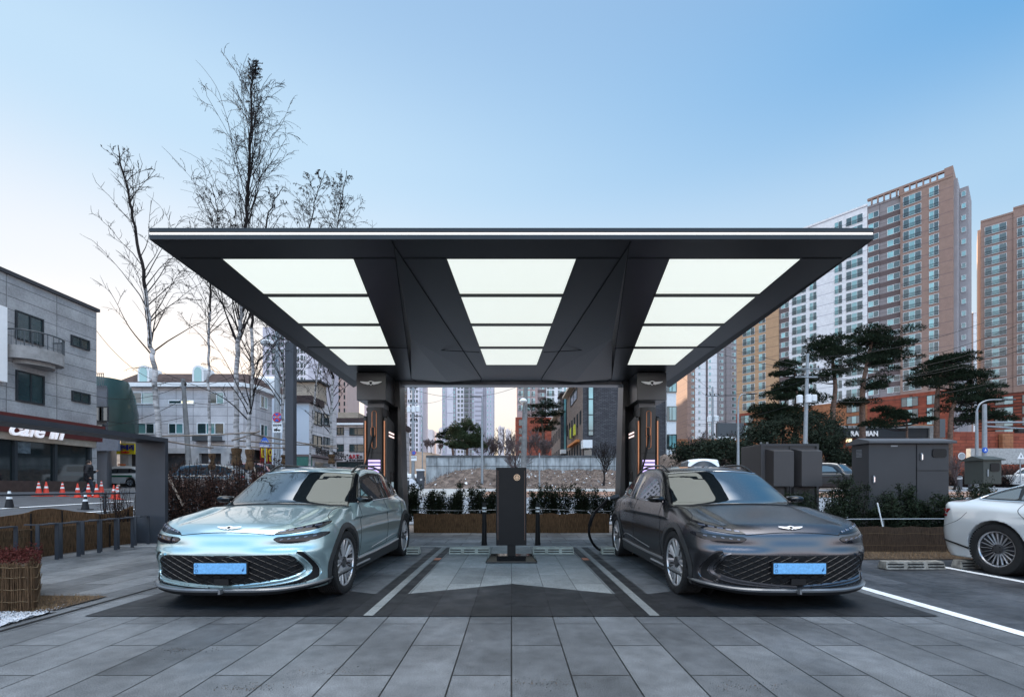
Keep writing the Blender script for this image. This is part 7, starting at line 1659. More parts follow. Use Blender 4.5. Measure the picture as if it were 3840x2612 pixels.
birch('leftmost bare tree leaning left above the portal frame', [(600, 1990), (598, 1700), (578, 1400), (565, 1280), (540, 1050), (500, 820), (460, 650), (443, 545)], 11.4, .095, 0, None, 1.0, .2, .42, first=.36, spread=1.1, name='bare_tree', catk=.06)
birch('slender pale birch between the leftmost tree and the tallest birch', [(800, 1990), (790, 1750), (783, 1500), (785, 1250), (787, 1150), (800, 950), (815, 800), (790, 690)], 13.0, .06, 0, (795, 1700, 1760), .8, .6, .4, first=.38, spread=.75, catk=.4)
birch('tallest birch rising high above the canopy', [(890, 1990), (888, 1740), (885, 1500), (893, 1300), (905, 1150), (922, 860), (930, 700), (942, 450), (948, 270), (985, 235)], 12.6, .10, 0, (887, 1680, 1745), 1.9, .8, .36, first=.33, spread=1.0, catk=.75, steep=1.0)
birch('birch with forked pale stem just right of the tallest birch', [(938, 1990), (937, 1745), (932, 1600), (945, 1450), (945, 1200), (950, 1050), (1010, 800), (1060, 700)], 12.2, .085, 0, (937, 1685, 1760), 1.3, .8, .4, first=.3, spread=.9, catk=.6)
birch('thin birch partly behind the dark square post', [(1068, 1990), (1066, 1740), (1062, 1500), (1075, 1300), (1130, 1000), (1180, 760), (1220, 640)], 13.4, .065, 0, (1066, 1705, 1740), 1.4, 1.1, .36, first=.3, spread=.85, catk=.7)
birch('birch right of the dark square post with branches reaching the canopy leg', [(1245, 1990), (1244, 1740), (1242, 1600), (1247, 1450), (1250, 1350), (1275, 1150), (1290, 900)], 14.0, .075, 0, (1243, 1703, 1738), 1.1, .5, .45, first=.3, spread=.8, catk=.3)
birch('slim birch whose hanging twigs show over the left end of the canopy', [(1160, 1990), (1165, 1700), (1190, 1400), (1240, 1050), (1270, 820), (1300, 640)], 15.0, .05, 0, None, 1.5, 1.2, .34, first=.35, spread=.8, catk=.8)
# tie poles between the birches
def pole(label, a, b_, r=.022, name='tie_pole'):
    b = MB(); b.tube(smooth_path([a, ((a[0]+b_[0])/2, (a[1]+b_[1])/2, (a[2]+b_[2])/2-.02), b_], 4), [r, r*.95, r*1.05, r, r*.9, r*.95, r*.8, r*.9, r*.8], 7); return tag(b.build(name, MT['pole_wood'], smooth=60), label, 'tie pole', 'wooden poles tied between the birches')
pole('upper left tie pole reaching the leftmost bare tree', P(590, 1635, 11.6), P(965, 1620, 12.1)); pole('long tie pole running right past the dark square post', P(905, 1620, 12.2), P(1268, 1680, 14)); pole('lower tie pole between the leftmost tree and the birches', P(610, 1650, 11.7), P(800, 1678, 13))
pole('lowest tie pole left of the dark square post', P(780, 1665, 13), P(1100, 1680, 13.4)); pole('rear tie pole ending at the birch right of the dark post', P(880, 1650, 12.6), P(1260, 1672, 14)); pole('short crossing tie pole in front of the forked birch', P(870, 1650, 12.4), P(975, 1615, 12.2))
pole('slanting prop of the left reed wrapped birch', P(880, 1760, 12.6), P(800, 1900, 12), .03, 'prop_pole'); pole('slanting prop of the right reed wrapped birch', P(950, 1750, 12.2), P(1010, 1880, 11.8), .03, 'prop_pole'); pole('slanting prop just right of the portal post', P(618, 1760, 11.4), P(690, 1900, 11), .03, 'prop_pole')
# pines: tiers of needle clumps on crooked limbs
def pine(label, pxs, d, r0, z0, clumps, leaf='leaf_pine', name='pine_tree', group=None, nd=210, size=.17, fat=1):
    P_ = [P(x, y, d) for x, y in pxs]; P_[0].z = z0; base = P_[0].copy(); t = thing(name, label, 'tree', base, 0, group); tr = smooth_path([p-base for p in P_], 6); n = len(tr)
    b = MB(); b.tube(tr, [max(.04, r0*(1-.7*i/n)) for i in range(n)], 9); b.build('trunk', MT['bark_pine'], t, smooth=60)
    bb = MB(); bl = MB()
    for (cx, cy, wx, wz) in clumps:
        wx *= 1.0; wz *= 1.25*fat
        for m in range(max(2, int(wx/13))):
            yy = d+rnd.uniform(-1, 1)*wx*d/F*.5; c = P(cx+rnd.uniform(-wx, wx)*.62, cy+rnd.uniform(-wz, wz)*.5, d)-base; c.y = yy-d
            k = min(range(n), key=lambda i: (tr[i]-c).length+max(0, tr[i].z-c.z)*1.5); s_ = tr[k]
            mid = s_.lerp(c, .5)+Vector((0, 0, -.1*(c-s_).length*.5)); q = smooth_path([s_, mid, c], 4); bb.tube(q, [max(.02, .09*(1-i/9)) for i in range(len(q))], 5, cap=False)
            W_, Hh = wx*d/F*.55, wz*d/F*.55
            for _ in range(nd):
                a = rnd.uniform(0, 6.28); r = math.sqrt(rnd.random()); x, y = W_*r*math.cos(a), W_*r*math.sin(a)*.9; z = Hh*(1-r*r)*rnd.uniform(-.25, 1)+rnd.gauss(0, .06)
                o = c+Vector((x, y, z)); dr = Vector((math.cos(a)*r, math.sin(a)*r, rnd.uniform(.1, 1.1))).normalized()
                for h_ in range(3):
                    e = (dr+Vector((rnd.gauss(0, .45), rnd.gauss(0, .45), rnd.gauss(0, .3)))).normalized()*size*rnd.uniform(.7, 1.5); s__ = e.cross(Vector((rnd.random(), rnd.random(), rnd.random()))).normalized()*size*.16
                    bl.add([o-s__, o+s__, o+e], [(0, 1, 2)])
    bb.build('branches', MT['bark_dark'], t, recalc=False); bl.build('needles', MT[leaf], t, recalc=False); return t
q5 = lambda x, y: (2500+x*.6324, 600+y*.6324)
def cl(*a): return [(q5(x, y)[0], q5(x, y)[1], w_*.6324, h*.6324) for x, y, w_, h in a]
gz = lambda px, d: ground_z(XX(px, d), d)-.1
pine('tall pine with a bare reddish trunk left in the group before the white tower', [q5(985, 1640), q5(985, 1500), q5(1000, 1350), q5(985, 1200), q5(980, 1100)], 44, .28, gz(3123, 44), cl((985, 1065, 130, 50), (905, 1105, 90, 45), (1060, 1130, 110, 50), (940, 1170, 150, 50), (1050, 1220, 120, 50), (960, 1290, 110, 40)))
pine('broadest pine leaning right in the middle of the group', [q5(1165, 1640), q5(1160, 1450), q5(1170, 1300), q5(1200, 1150), q5(1220, 1050)], 46, .30, gz(3237, 46), cl((1230, 1010, 120, 50), (1150, 1060, 90, 40), (1330, 1060, 130, 50), (1240, 1110, 170, 60), (1400, 1110, 110, 45), (1340, 1165, 140, 50), (1200, 1190, 150, 50), (1290, 1230, 90, 40), (1180, 1330, 120, 50), (1240, 1330, 70, 40), (1150, 1430, 110, 45)))
pine('pine at the left of the group behind the utility pole', [q5(760, 1640), q5(765, 1500), q5(770, 1380), q5(760, 1250)], 43, .22, gz(2980, 43), cl((740, 1225, 90, 40), (690, 1275, 70, 35), (780, 1290, 100, 45), (700, 1345, 90, 40), (770, 1370, 90, 40), (680, 1375, 60, 30), (860, 1300, 80, 60), (880, 1400, 100, 60)))
pine('low wide pine at the foot of the group on the left', [q5(690, 1640), q5(690, 1560), q5(680, 1480)], 42, .18, gz(2936, 42), cl((660, 1420, 110, 35), (600, 1470, 110, 35), (720, 1470, 110, 40), (560, 1515, 90, 35), (650, 1540, 150, 45), (780, 1540, 140, 50)))
pine('dense round topped pine at the right in front of the brown tower', [q5(1600, 1660), q5(1602, 1500), q5(1610, 1350), q5(1640, 1220)], 45, .28, gz(3512, 45), cl((1680, 1180, 110, 40), (1610, 1210, 110, 45), (1740, 1220, 110, 45), (1540, 1250, 100, 40), (1680, 1270, 170, 50), (1510, 1310, 80, 35), (1790, 1290, 120, 50), (1620, 1330, 130, 45), (1850, 1330, 90, 45)))
pine('pine with dark trunk right of the dense round topped one', [q5(1680, 1660), q5(1685, 1540), q5(1720, 1420), q5(1780, 1330)], 44, .24, gz(3565, 44), cl((1840, 1380, 140, 50), (1730, 1390, 120, 50), (1900, 1420, 110, 50), (1780, 1450, 150, 50), (1880, 1490, 120, 50), (1960, 1520, 80, 50), (1800, 1530, 110, 50)))
pine('small dark pine standing over the sign wall', [q5(1425, 1690), q5(1425, 1600), q5(1420, 1530)], 41, .12, gz(3400, 41), cl((1420, 1500, 90, 28), (1360, 1530, 70, 26), (1470, 1545, 80, 26), (1290, 1500, 80, 40), (1240, 1560, 110, 50)))
# round pine and others behind the retaining wall
def q1(x, y): return (1450+x*.506, 1350+y*.506)
def c1l(*a): return [(*q1(x, y), w_*.506, h*.506) for x, y, w_, h in a]
pine('round bushy pine above the retaining wall left of the lamp post', [q1(598, 715), q1(595, 640), q1(590, 580)], 54, .18, 4.0, c1l((575, 530, 80, 60), (520, 560, 80, 60), (635, 560, 80, 60), (500, 610, 70, 55), (570, 600, 110, 70), (650, 615, 80, 55), (540, 650, 90, 40), (660, 650, 60, 40)), 'leaf_pine2', nd=420, size=.19, fat=1.45)
pine('dark pine leaning left of the round bushy pine', [q1(500, 700), q1(480, 620), q1(440, 560)], 62, .2, 4.4, c1l((440, 530, 60, 30), (410, 555, 50, 26), (480, 525, 70, 30), (395, 605, 50, 22), (450, 580, 60, 26)), nd=200)
pine('flat topped pine left of the smaller brick wing', [q1(1155, 700), q1(1160, 560), q1(1150, 450), q1(1160, 350)], 66, .3, 4.6, c1l((1160, 320, 90, 32), (1120, 355, 90, 32), (1200, 360, 100, 32), (1150, 400, 130, 36), (1110, 450, 90, 50), (1250, 405, 90, 35), (1220, 460, 70, 50), (1100, 500, 70, 60), (1170, 520, 80, 60)), nd=220)
def bare(label, px, d, z0, hpx, name='bare_tree', r0=.10, spread=1.0, dens=1.0, col='twig_grey', leaf=None, group=None):
    """leafless broad tree, picture height in px"""
    H_ = hpx*d/F; x = XX(px, d); t = thing(name, label, 'tree', (x, d, z0), 0, group); bt = MB(); bk = MB(); b = MB()
    def grow(p, dr, L, r, lev):
        q = branchpts(p, dr, L, 6, .10, .04); (b if lev == 0 else bk if lev < 3 else bt).tube(q, [max(.007, d*.00030, r*(1-i/8)) for i in range(7)], 6 if lev < 2 else 3, cap=False)
        if lev >= 4: return
        for k in range([6, 4, 4, 3][lev]):
            i = rnd.randint(2, 6) if lev else rnd.randint(3, 6); a = rnd.uniform(0, 6.28); d0 = (q[i]-q[i-1]).normalized(); nd_ = (d0*.9+Vector((math.cos(a), math.sin(a), .35))*.62*spread).normalized()
            grow(q[i], nd_, L*rnd.uniform(.55, .8), r*.5, lev+1)
    grow(Vector((0, 0, 0)), Vector((0, 0, 1)), H_*.38, r0, 0)
    b.build('trunk', MT['bark_dark'], t, recalc=False, smooth=60); bk.build('branches', MT[col], t, recalc=False); bt.build('twigs', MT[col], t, recalc=False); return t
bare('bare roadside tree growing behind the totem', q1(950, 0)[0], 37, 1.2, 215, r0=.14, spread=.75)
bare('bare roadside tree left of the right canopy leg', q1(1607, 0)[0], 35.5, 1.15, 190, r0=.12, spread=.8, col='twig')
wallt = ((700, 56, 130, 'thicket'), (745, 57, 120, 't'), (790, 58, 110, 't'), (840, 56, 125, 't'), (880, 58, 150, 't'), (915, 60, 150, 't'), (1060, 58, 130, 't'), (1105, 59, 150, 't'), (1150, 58, 120, 't'), (1195, 58, 130, 't'), (330, 84, 60, 't'), (300, 86, 70, 't'), (160, 84, 80, 't'), (395, 84, 50, 't'))
labs = ['bare tree just right of the lamp post above the wall', 'second bare tree right of the lamp post above the wall', 'third bare tree right of the lamp post above the wall', 'bare tree left of the totem behind the wall', 'tall bare tree behind the roadside tree at the totem', 'bare tree touching the concrete pole on its left', 'bare tree just right of the concrete pole', 'tall bare tree under the flat topped pine', 'bare tree below the right side of the flat topped pine', 'bare tree beside the smaller brick wing', 'bare tree on the hill left of the leaning pine', 'reddish bare tree on the hill by the thin lamp pole', 'bare tree on the hill beside the left canopy leg', 'low bare tree on the hill below the leaning pine']
for (x, d, h, _), lb in zip(wallt, labs): bare(lb, q1(x, 0)[0], d, 4.0 if d < 70 else ZZ(1690, d)-.5, h, r0=.09, spread=1.15)
bare('reddish bare tree between the pale bay and the thin lamp pole, behind the off-roader', 2612, 44, 3.0, 185, r0=.15, spread=1.15, col='twig_grey')
bare('brown leafy tree below the ochre tower', 2745, 60, 4.5, 130, r0=.12, spread=1.2, col='leaf_brown')
bare('small bare street tree right of the large cabinet', 3578, 30, 1.0, 150, r0=.08, spread=.8)
# evergreen bushes on the bank
MT['leaf_bush'] = leafmat('bush_leaves', (.018, .026, .017), .6)
bush = ((2640, 38, 60, 110), (2700, 38, 60, 120), (2760, 38.5, 60, 120), (2820, 39, 60, 170), (2870, 39, 60, 190), (2930, 39.5, 60, 200), (2990, 39, 60, 210), (3050, 39.5, 60, 190), (3105, 39, 55, 180), (3150, 38.5, 50, 70), (3210, 38, 50, 50), (3050, 42, 70, 260), (2900, 42, 70, 230), (3120, 42, 60, 190), (2560, 40, 40, 70))
blab = ['by the bare tree right of the pale bay', 'left of the street lamp', 'behind the street lamp', 'above the left corner of the power cabinet', 'above the power cabinet, left', 'above the middle of the power cabinet', 'at the foot of the utility pole', 'right of the utility pole foot', 'between the power cabinet and the sign wall', 'behind the dark grey suv, left', 'behind the dark grey suv, right', 'large and high behind the utility pole', 'large and high behind the power cabinet', 'large and high left of the sign wall', 'smallest, beside the pale bay']
for (px, d, w_, h), lb in zip(bush, blab):
    x = XX(px, d); z0 = ground_z(x, d)-.2; Wm, Hm = w_*d/F*.9, h*d/F; t = thing('evergreen_bush', 'dark evergreen bush on the bank '+lb, 'bush', (x, d, z0), 0, 'evergreen bushes on the bank'); b = MB(); st = MB()
    cs = [(rnd.uniform(-.6, .6)*Wm, rnd.uniform(-.6, .6)*Wm, rnd.uniform(.2, .92)*Hm, rnd.uniform(.3, .55)) for _ in range(16)]
    for cx, cy, cz_, r in cs:
        st.tube([(cx*.2, cy*.2, 0), (cx*.7, cy*.7, cz_*.6), (cx, cy, cz_)], [.05, .03, .015], 4, cap=False)
        leafcloud(b, 150, lambda: (cx+rnd.gauss(0, r*.8), cy+rnd.gauss(0, r*.8), cz_+rnd.gauss(0, r*.6)), .11)
    st.build('stems', MT['bark_dark'], t, recalc=False); b.build('foliage', MT['leaf_bush'], t, recalc=False)
for i, (px, d, h) in enumerate(((3600, 34, 50), (3640, 36, 70), (3700, 38, 80), (3760, 37, 70), (3810, 38, 90), (3560, 36, 60))):
    x = XX(px, d); t = thing('shrub', 'bare reddish roadside shrub '+['nearest, left of the meter box', 'behind the left side of the meter box', 'tallest behind the meter box', 'right of the meter box', 'at the right edge by the triangle sign', 'beside the large cabinet'][i], 'shrub', (x, d, ground_z(x, d)), 0, 'bare shrubs on the far roadside'); b = MB()
    for _ in range(260):
        a = rnd.uniform(0, 6.28); r = rnd.uniform(.1, 1.2); hh = h*d/F*rnd.uniform(.4, 1); b.tube([(r*.3*math.cos(a), r*.3*math.sin(a), 0), (r*math.cos(a), r*math.sin(a), hh)], [.02, .006], 3, cap=False)
    b.build('stems', MT['twig'], t, recalc=False); b = MB(); leafcloud(b, 900, lambda: (rnd.gauss(0, .8), rnd.gauss(0, .8), rnd.uniform(.2, 1)*h*d/F), .05); b.build('leaves', MT['leaf_brown'], t, recalc=False)
# low walls and the sign wall on the right
def lowwall(label, px0, px1, py0, py1, d, m_, name='garden_wall', th=.5, z0=None, cat='wall'):
    b = MB(); x0, x1 = XX(px0, d), XX(px1, d); b.box(x0, x1, d, d+th, ground_z((x0+x1)/2, d)-1 if z0 is None else z0, ZZ(py0, d)); return b
t = thing('sign_wall', 'dark entrance wall with white lettering and a pale coping behind the large cabinet', 'wall', (XX(3330, 48), 48, 3))
z0, z1 = ZZ(1700, 48), ZZ(1608, 48)
def tq(b, n_, m_, **k): o = b.build(n_, m_, t, **k); o.matrix_parent_inverse = Matrix.Translation(-t.location); return o
b = MB(); b.box(XX(3130, 48), XX(3482, 48), 48, 48.6, ZZ(1640, 48), z1+.1); tq(b, 'dark_band', MT['frame_dark']); b = MB(); b.box(XX(3125, 48), XX(3514, 48), 47.9, 48.8, z1+.1, z1+.35); tq(b, 'coping', MT['concrete'])
b = MB(); b.box(XX(3482, 48)+.01, XX(3514, 48), 47.85, 48.8, 3, z1+.095); tq(b, 'end_pier', MT['concrete']); b = MB(); b.box(XX(3140, 49), XX(3470, 49), 49, 49.5, 2.5, ZZ(1638, 49)); tq(b, 'lower_wall', red_tile)
b = MB(); b.box(XX(3174, 48.9), XX(3194, 48.9), 48.88, 48.98, ZZ(1656, 49), ZZ(1645, 49)); tq(b, 'lit_opening', MT['lit_window'])
o = textmesh('RAEMIAN', 19/1705*48*1.35, .05, MT['white_metal'], 'sign_lettering', t, bold=.02); o.matrix_parent_inverse = Matrix.Translation(-t.location); o.location = (XX(3240, 47.9), 47.88, ZZ(1634, 48)); o.scale = (.95, 1, 1)
def wallthing(name, label, parts):
    x0, x1, d = parts[0][0], parts[0][1], parts[0][4]; t = thing(name, label, 'wall', (XX((x0+x1)/2, d), d, ground_z(XX(x0, d), d)))
    for px0, px1, py0, py1, d, n_, m_ in parts:
        b = MB(); b.box(XX(px0, d), XX(px1, d), d, d+.5, ZZ(py1, d), ZZ(py0, d)); o = b.build(n_, m_, t); o.matrix_parent_inverse = Matrix.Translation(-t.location)
wallthing('terrace_wall', 'orange tiled terrace wall with a dark screen above, left of the ochre tower', [(2530, 2800, 1645, 1760, 62, 'tiled_wall', orange_tile), (2690, 2790, 1585, 1648, 64, 'dark_screen', MT['rail_dark']), (2690, 2760, 1636, 1650, 61.8, 'pale_band', MT['frame_white'])])
wallthing('terrace_wall', 'orange tiled terrace wall under the small dark pine', [(3330, 3540, 1590, 1760, 58, 'tiled_wall', orange_tile), (3520, 3545, 1570, 1640, 57.4, 'dark_screen', MT['rail_dark'])])
wallthing('terrace_wall', 'long dark red terrace wall at the right edge behind the traffic pole', [(3560, 3960, 1618, 1790, 62, 'tiled_wall', red_tile), (3760, 3800, 1625, 1680, 61.4, 'ochre_panel', orange_tile)])
wallthing('terrace_wall', 'low grey planting wall at the far roadside on the right', [(3640, 3960, 1680, 1740, 50, 'wall_face', MT['concrete'])])
o = textmesh('P', .9, .03, MT['white_metal'], 'parking_letter', None); o.location = P(2570, 1709, 49.8); tag(o, 'white letter P on the dark wall beside the pale bay', 'sign'); o['kind'] = 'thing'; del o['kind']
wallthing('dark_wall', 'short dark wall carrying the white letter P', [(2535, 2640, 1690, 1722, 50, 'wall_face', MT['frame_dark'])])
# ------------------------------------------------------------------ poles, lamps, signs
MT['pole_conc'] = mat('pole_concrete', (.17, .17, .17), .85, 0, .3, 3)
def polething(name, label, cat, px, d, py_top, r0, r1, m_, lean=0, z0=None):
    x = XX(px, d); z = ground_z(x, d) if z0 is None else z0; t = thing(name, label, cat, (x, d, z)); h = ZZ(py_top, d)-z
    b = MB(); b.tube([(0, 0, -.1), (lean*.5, 0, h*.5), (lean, 0, h)], [r0, (r0+r1)/2, r1], 14); b.build('pole', MT['pole_conc'] if m_ == MT['concrete'] else m_, t, smooth=50); return t, h
def lampost(label, px, d, py_top, arm_px, py_arm, r=.09, m_=None):
    t, h = polething('street_lamp', label, 'street lamp', px, d, py_top, r, r*.6, m_ or MT['galv']); a = (arm_px-px)*d/F; dz_ = (py_top-py_arm)*d/F
    b = MB(); b.tube(smooth_path([(0, 0, h), (a*.12, 0, h+dz_*.6), (a*.45, 0, h+dz_*.95), (a, 0, h+dz_)], 5), .045, 6); b.build('arm', m_ or MT['galv'], t, smooth=60)
    b = MB(); n = 10; s = 1 if a > 0 else -1; q = []
    for u, w_ in ((0, .06), (.25, .17), (.6, .17), (.8, .04)): q += [(a+s*u, w_*math.cos(2*math.pi*k/n), h+dz_+.05*math.sin(2*math.pi*k/n)*(1 if math.sin(2*math.pi*k/n) > 0 else .5)) for k in range(n)]
    b.add(q, [(i*n+k, i*n+(k+1) % n, (i+1)*n+(k+1) % n, (i+1)*n+k) for i in range(3) for k in range(n)]+[tuple(range(n)), tuple(3*n+k for k in range(n))]); b.build('lamp_head', MT['grey_metal'], t, smooth=50); return t
lampost('slim street lamp bending left, left of the totem', 1808, 36, 1520, 1803, 1486, .11); lampost('street lamp bending right behind the power cabinet', 2768, 33, 1520, 2797, 1476, .11); lampost('street lamp with a long curved arm near the right edge', 3663, 26, 1540, 3755, 1498, .10); lampost('thin far lamp pole on the hill side left of the round pine', 1584, 44, 1570, 1580, 1560, .06)
def insul(b, x, z): b.tube([(x, 0, z), (x, 0, z+.12), (x, 0, z+.2)], [.04, .06, .03], 6)
def utility(label, px, d, py_top, r0, r1, arms, trafo=None, lean=0, m_='galv', z0=None):
    t, h = polething('utility_pole', label, 'utility pole', px, d, py_top, r0, r1, MT[m_], lean, z0); z_b = t.location.z
    for py, a0, a1 in arms:
        z = ZZ(py, d)-z_b; u = z/h*lean; b = MB(); b.box(u+a0*d/F, u+a1*d/F, -.06, .04, z-.05, z+.05); f = b.build('crossarm', MT['galv'], t)
        for k in range(4): b = MB(); insul(b, u+(a0+(a1-a0)*(.05+.3*k))*d/F, z+.05); b.build('insulator', MT['black'], f)
    if trafo:
        for dx, py, rr, hh in trafo: z = ZZ(py, d)-z_b; b = MB(); b.tube([(dx, -.1, z-hh/2), (dx, -.1, z+hh/2), (dx, -.1, z+hh/2+.05)], [rr, rr, rr*.7], 12); b.build('transformer', MT['frame_white'], t, smooth=40)
    return t
utility('utility pole with three white transformers before the tall pines', 3016, 34, 1326, .17, .10, [(1383, -46, 46), (1413, -44, 40)], [(-.42, 1498, .21, .55), (.25, 1496, .21, .55), (.66, 1496, .2, .5)], lean=.25)
utility('thinner utility pole with two transformers before the grey towers', 2672, 45, 1450, .14, .09, [(1484, -26, 26)], [(-.35, 1572, .22, .5), (.35, 1570, .22, .5)])
utility('concrete utility pole rising behind the totem', 1962, 36, 1300, .24, .17, [], None, lean=.25, m_='concrete'); 
t = thing('wall_lamp', 'round white lamp fixed to the concrete utility pole', 'lamp', P(1966, 1545, 35.7)); b = MB(); b.tube([(0, 0, 0), (0, -.1, .5), (-.05, -.2, .6)], .03, 6); b.build('arm', MT['galv'], t)
b = MB(); n = 14; b.lathe([(-.15, .05), (-.12, .22), (-.03, .3), (.08, .26), (.18, .14), (.22, .03)], 16, axis='z', c=(-.08, -.25, .85)); b.build('shade', MT['frame_white'], t, smooth=60)
utility('cluttered utility pole with a transformer rack beside the left canopy leg', 1549, 34, 1420, .13, .09, [(1460, -12, 10), (1510, -18, 16), (1580, -8, 14)], [(-.3, 1536, .15, .4), (.05, 1536, .15, .4), (.38, 1534, .15, .4)])
utility('old leaning utility pole before the mansard building', 716, 26, 1420, .16, .10, [(1450, -4, 8)], None, lean=-.45, m_='concrete')
utility('tall steel pole behind the birches left of the dark square post', 1040, 20, 1235, .14, .10, [(1300, -4, 6)], [(-.35, 1290, .3, .12)])
t = thing('square_post', 'dark grey square post standing behind the mint car up to the canopy', 'post', (XX(1091, 12.5), 12.5, 0)); b = MB(); b.box(-.114, .114, -.1, .1, 0, 5.2); b.build('post', MT['grey_metal'], t, bevel=.01); b = MB(); b.box(-.15, .15, -.14, .14, 0, .06); b.build('base_plate', MT['grey_metal'], t)
t, h = polething('thin_post', 'thin pale post on the kerb right of the totem', 'post', 2023, 33.5, 1698, .06, .05, MT['galv'])
def disc(b, r, y=0, z=0, mi=0, x=0, th=.015, n=24): b.prism([(x+r*math.cos(2*math.pi*k/n), z+r*math.sin(2*math.pi*k/n)) for k in range(n)], y-th, y, mi)
blue = mat('sign_blue_face', (.02, .10, .45), .4, 0, .05); redf = mat('sign_red_face', (.55, .03, .03), .4, 0, .05)
def roundsign(label, px, py, d, r, kind, post=None, name='traffic_sign'):
    p = P(px, py, d); t = thing(name, label, 'sign', p)
    b = MB(); disc(b, r, 0, 0, 0); b.build('rim', redf if kind in ('nopark', 'red') else (MT['frame_white'] if kind == 'back' else blue), t)
    b = MB(); disc(b, r*.84, -.016, 0, 0); b.build('face', MT['galv'] if kind == 'back' else blue, t)
    if kind in ('nopark', 'red'):
        b = MB()
        for s in ((1, -1) if kind == 'nopark' else ()): b.box(-r*.8, r*.8, -.036, -.032, -.05*r/.3, .05*r/.3, 0, Matrix.Rotation(R(45*s), 4, 'Y'))
        if kind == 'nopark': b.build('cross_bar', redf, t); textmesh('주정차금지', r*.36, .003, MT['frame_white'], 'lettering', t, (0, -.04, -r*.12))
        else: textmesh('주차금지', r*.36, .003, MT['frame_white'], 'lettering', t, (0, -.04, -r*.12))
    if kind == 'arrow': b = MB(); b.prism([(-.1*r/.3, -.12*r/.3), (0, .16*r/.3), (.12*r/.3, -.1*r/.3), (.02, -.03)], -.04, -.033); b.build('symbol', MT['frame_white'], t)
    if post: b = MB(); b.tube([(0, .03, r), (0, .03, -post)], .03, 8); b.build('post', MT['galv'], t)
    return t
roundsign('round blue and red no parking sign on the steel pole behind the birches', 1040, 1564, 19.6, .21, 'nopark'); roundsign('round blue sign on the cluttered utility pole by the left canopy leg', 1552, 1697, 33.7, .16*1.0, 'red'); roundsign('round blue arrow sign above the meter box', 3693, 1687, 23.8, .15, 'arrow'); roundsign('round sign seen from behind on a side arm near the large cabinet', 3606, 1709, 25.6, .20, 'back')
def plate_sign(label, px, py, d, w_, h, txts, m_=None, post=None):
    t = thing('sign_plate', label, 'sign', P(px, py, d)); b = MB(); b.box(-w_/2, w_/2, -.015, 0, -h/2, h/2); b.build('plate', m_ or MT['frame_white'], t)
    for s_, sz_, dz_, mm_ in txts: textmesh(s_, sz_, .003, mm_, 'lettering', t, (0, -.02, dz_), bold=.004)
    if post: b = MB(); b.tube([(0, .03, h/2), (0, .03, -post)], .03, 8); b.build('post', MT['galv'], t)
    return t
t = plate_sign('white tow-away sign with a truck pictogram under the no parking sign', 1040, 1603, 19.6, .40, .42, [('견인지역', .10, .07, MT['black'])])
b = MB(); b.prism([(-.14, -.12), (-.14, -.05), (-.06, -.05), (.02, .02), (.03, .0), (-.02, -.06), (.14, -.08), (.14, -.12)], -.022, -.017); [disc(b, .025, -.017, -.13, 0, x, .006) for x in (-.09, -.02, .08)]; b.build('pictogram', MT['black'], t)
plate_sign('small white sign under the round blue sign on the cluttered pole', 1552, 1718, 33.7, .42, .34, [('견인지역', .10, .02, MT['black'])])
plate_sign('blue bicycle crossing plate below the triangle sign behind the birches', 993, 1672, 17, .37, .10, [('자전거횡단', .075, -.028, MT['frame_white'])], blue)
t = thing('triangle_sign', 'blue triangular crossing sign on a thin post behind the birches', 'sign', P(993, 1651, 17)); b = MB(); b.prism([(-.2, -.12), (.2, -.12), (0, .2)], -.012, 0); b.build('face', blue, t); b = MB(); ring(b, capsule(-.05, -.04, .035, .036), -.016, .006); ring(b, capsule(.05, -.04, .035, .036), -.016, .006); b.build('symbol', MT['frame_white'], t); b = MB(); b.tube([(0, .02, .1), (0, .02, -2.2)], .03, 8); b.build('post', MT['galv'], t)
t, h = polething('traffic_signal_pole', 'thick galvanised traffic signal pole with two arms at the right edge', 'traffic signal', 3692, 24, 1515, .12, .09, MT['galv'])
zb_ = t.location.z
for py, py2 in ((1583, 1581), (1597, 1612)): b = MB(); b.tube([(0, 0, ZZ(py, 24)-zb_), (6, 0, ZZ(py2, 24)-zb_-.2*(py > 1590))], .05, 8); b.build('arm', MT['galv'], t, smooth=50)
b = MB(); b.box(1.65, 2.3, -.12, .1, ZZ(1622, 24)-zb_, ZZ(1607, 24)-zb_); f = b.build('signal_box', MT['black'], t, bevel=.03)
t = thing('warning_sign', 'small white triangle sign at the right edge', 'sign', P(3828, 1708, 30)); b = MB(); b.prism([(-.24, -.2), (.24, -.2), (0, .22)], -.015, 0); b.build('face', MT['frame_white'], t); b = MB(); b.prism([(-.05, -.1), (.05, -.1), (0, .08)], -.02, -.016); b.build('symbol', MT['seam'], t); b = MB(); b.tube([(0, .03, 0), (0, .03, -1.8)], .03, 6); b.build('post', MT['galv'], t)
for (px, d, lb) in ((3597, 27, 'grey street bollard left of the meter box, nearest the street tree'), (3638, 27, 'grey street bollard just left of the meter box'), (3603, 31, 'farther grey street bollard left of the meter box')):
    bollard(XX(px, d), d, ground_z(XX(px, d), d), lb, 'grey street bollards', .95, .08, .08, mt='grey_metal')
for (px, d, lb) in ((1579, 30, 'steel blue street bollard right of the left canopy leg'), (1531, 30, 'steel blue street bollard beside the left canopy leg')): bollard(XX(px, d), d, ground_z(XX(px, d), d), lb, 'street bollards by the left canopy leg', .85, .07, .07, mt='grey_metal')
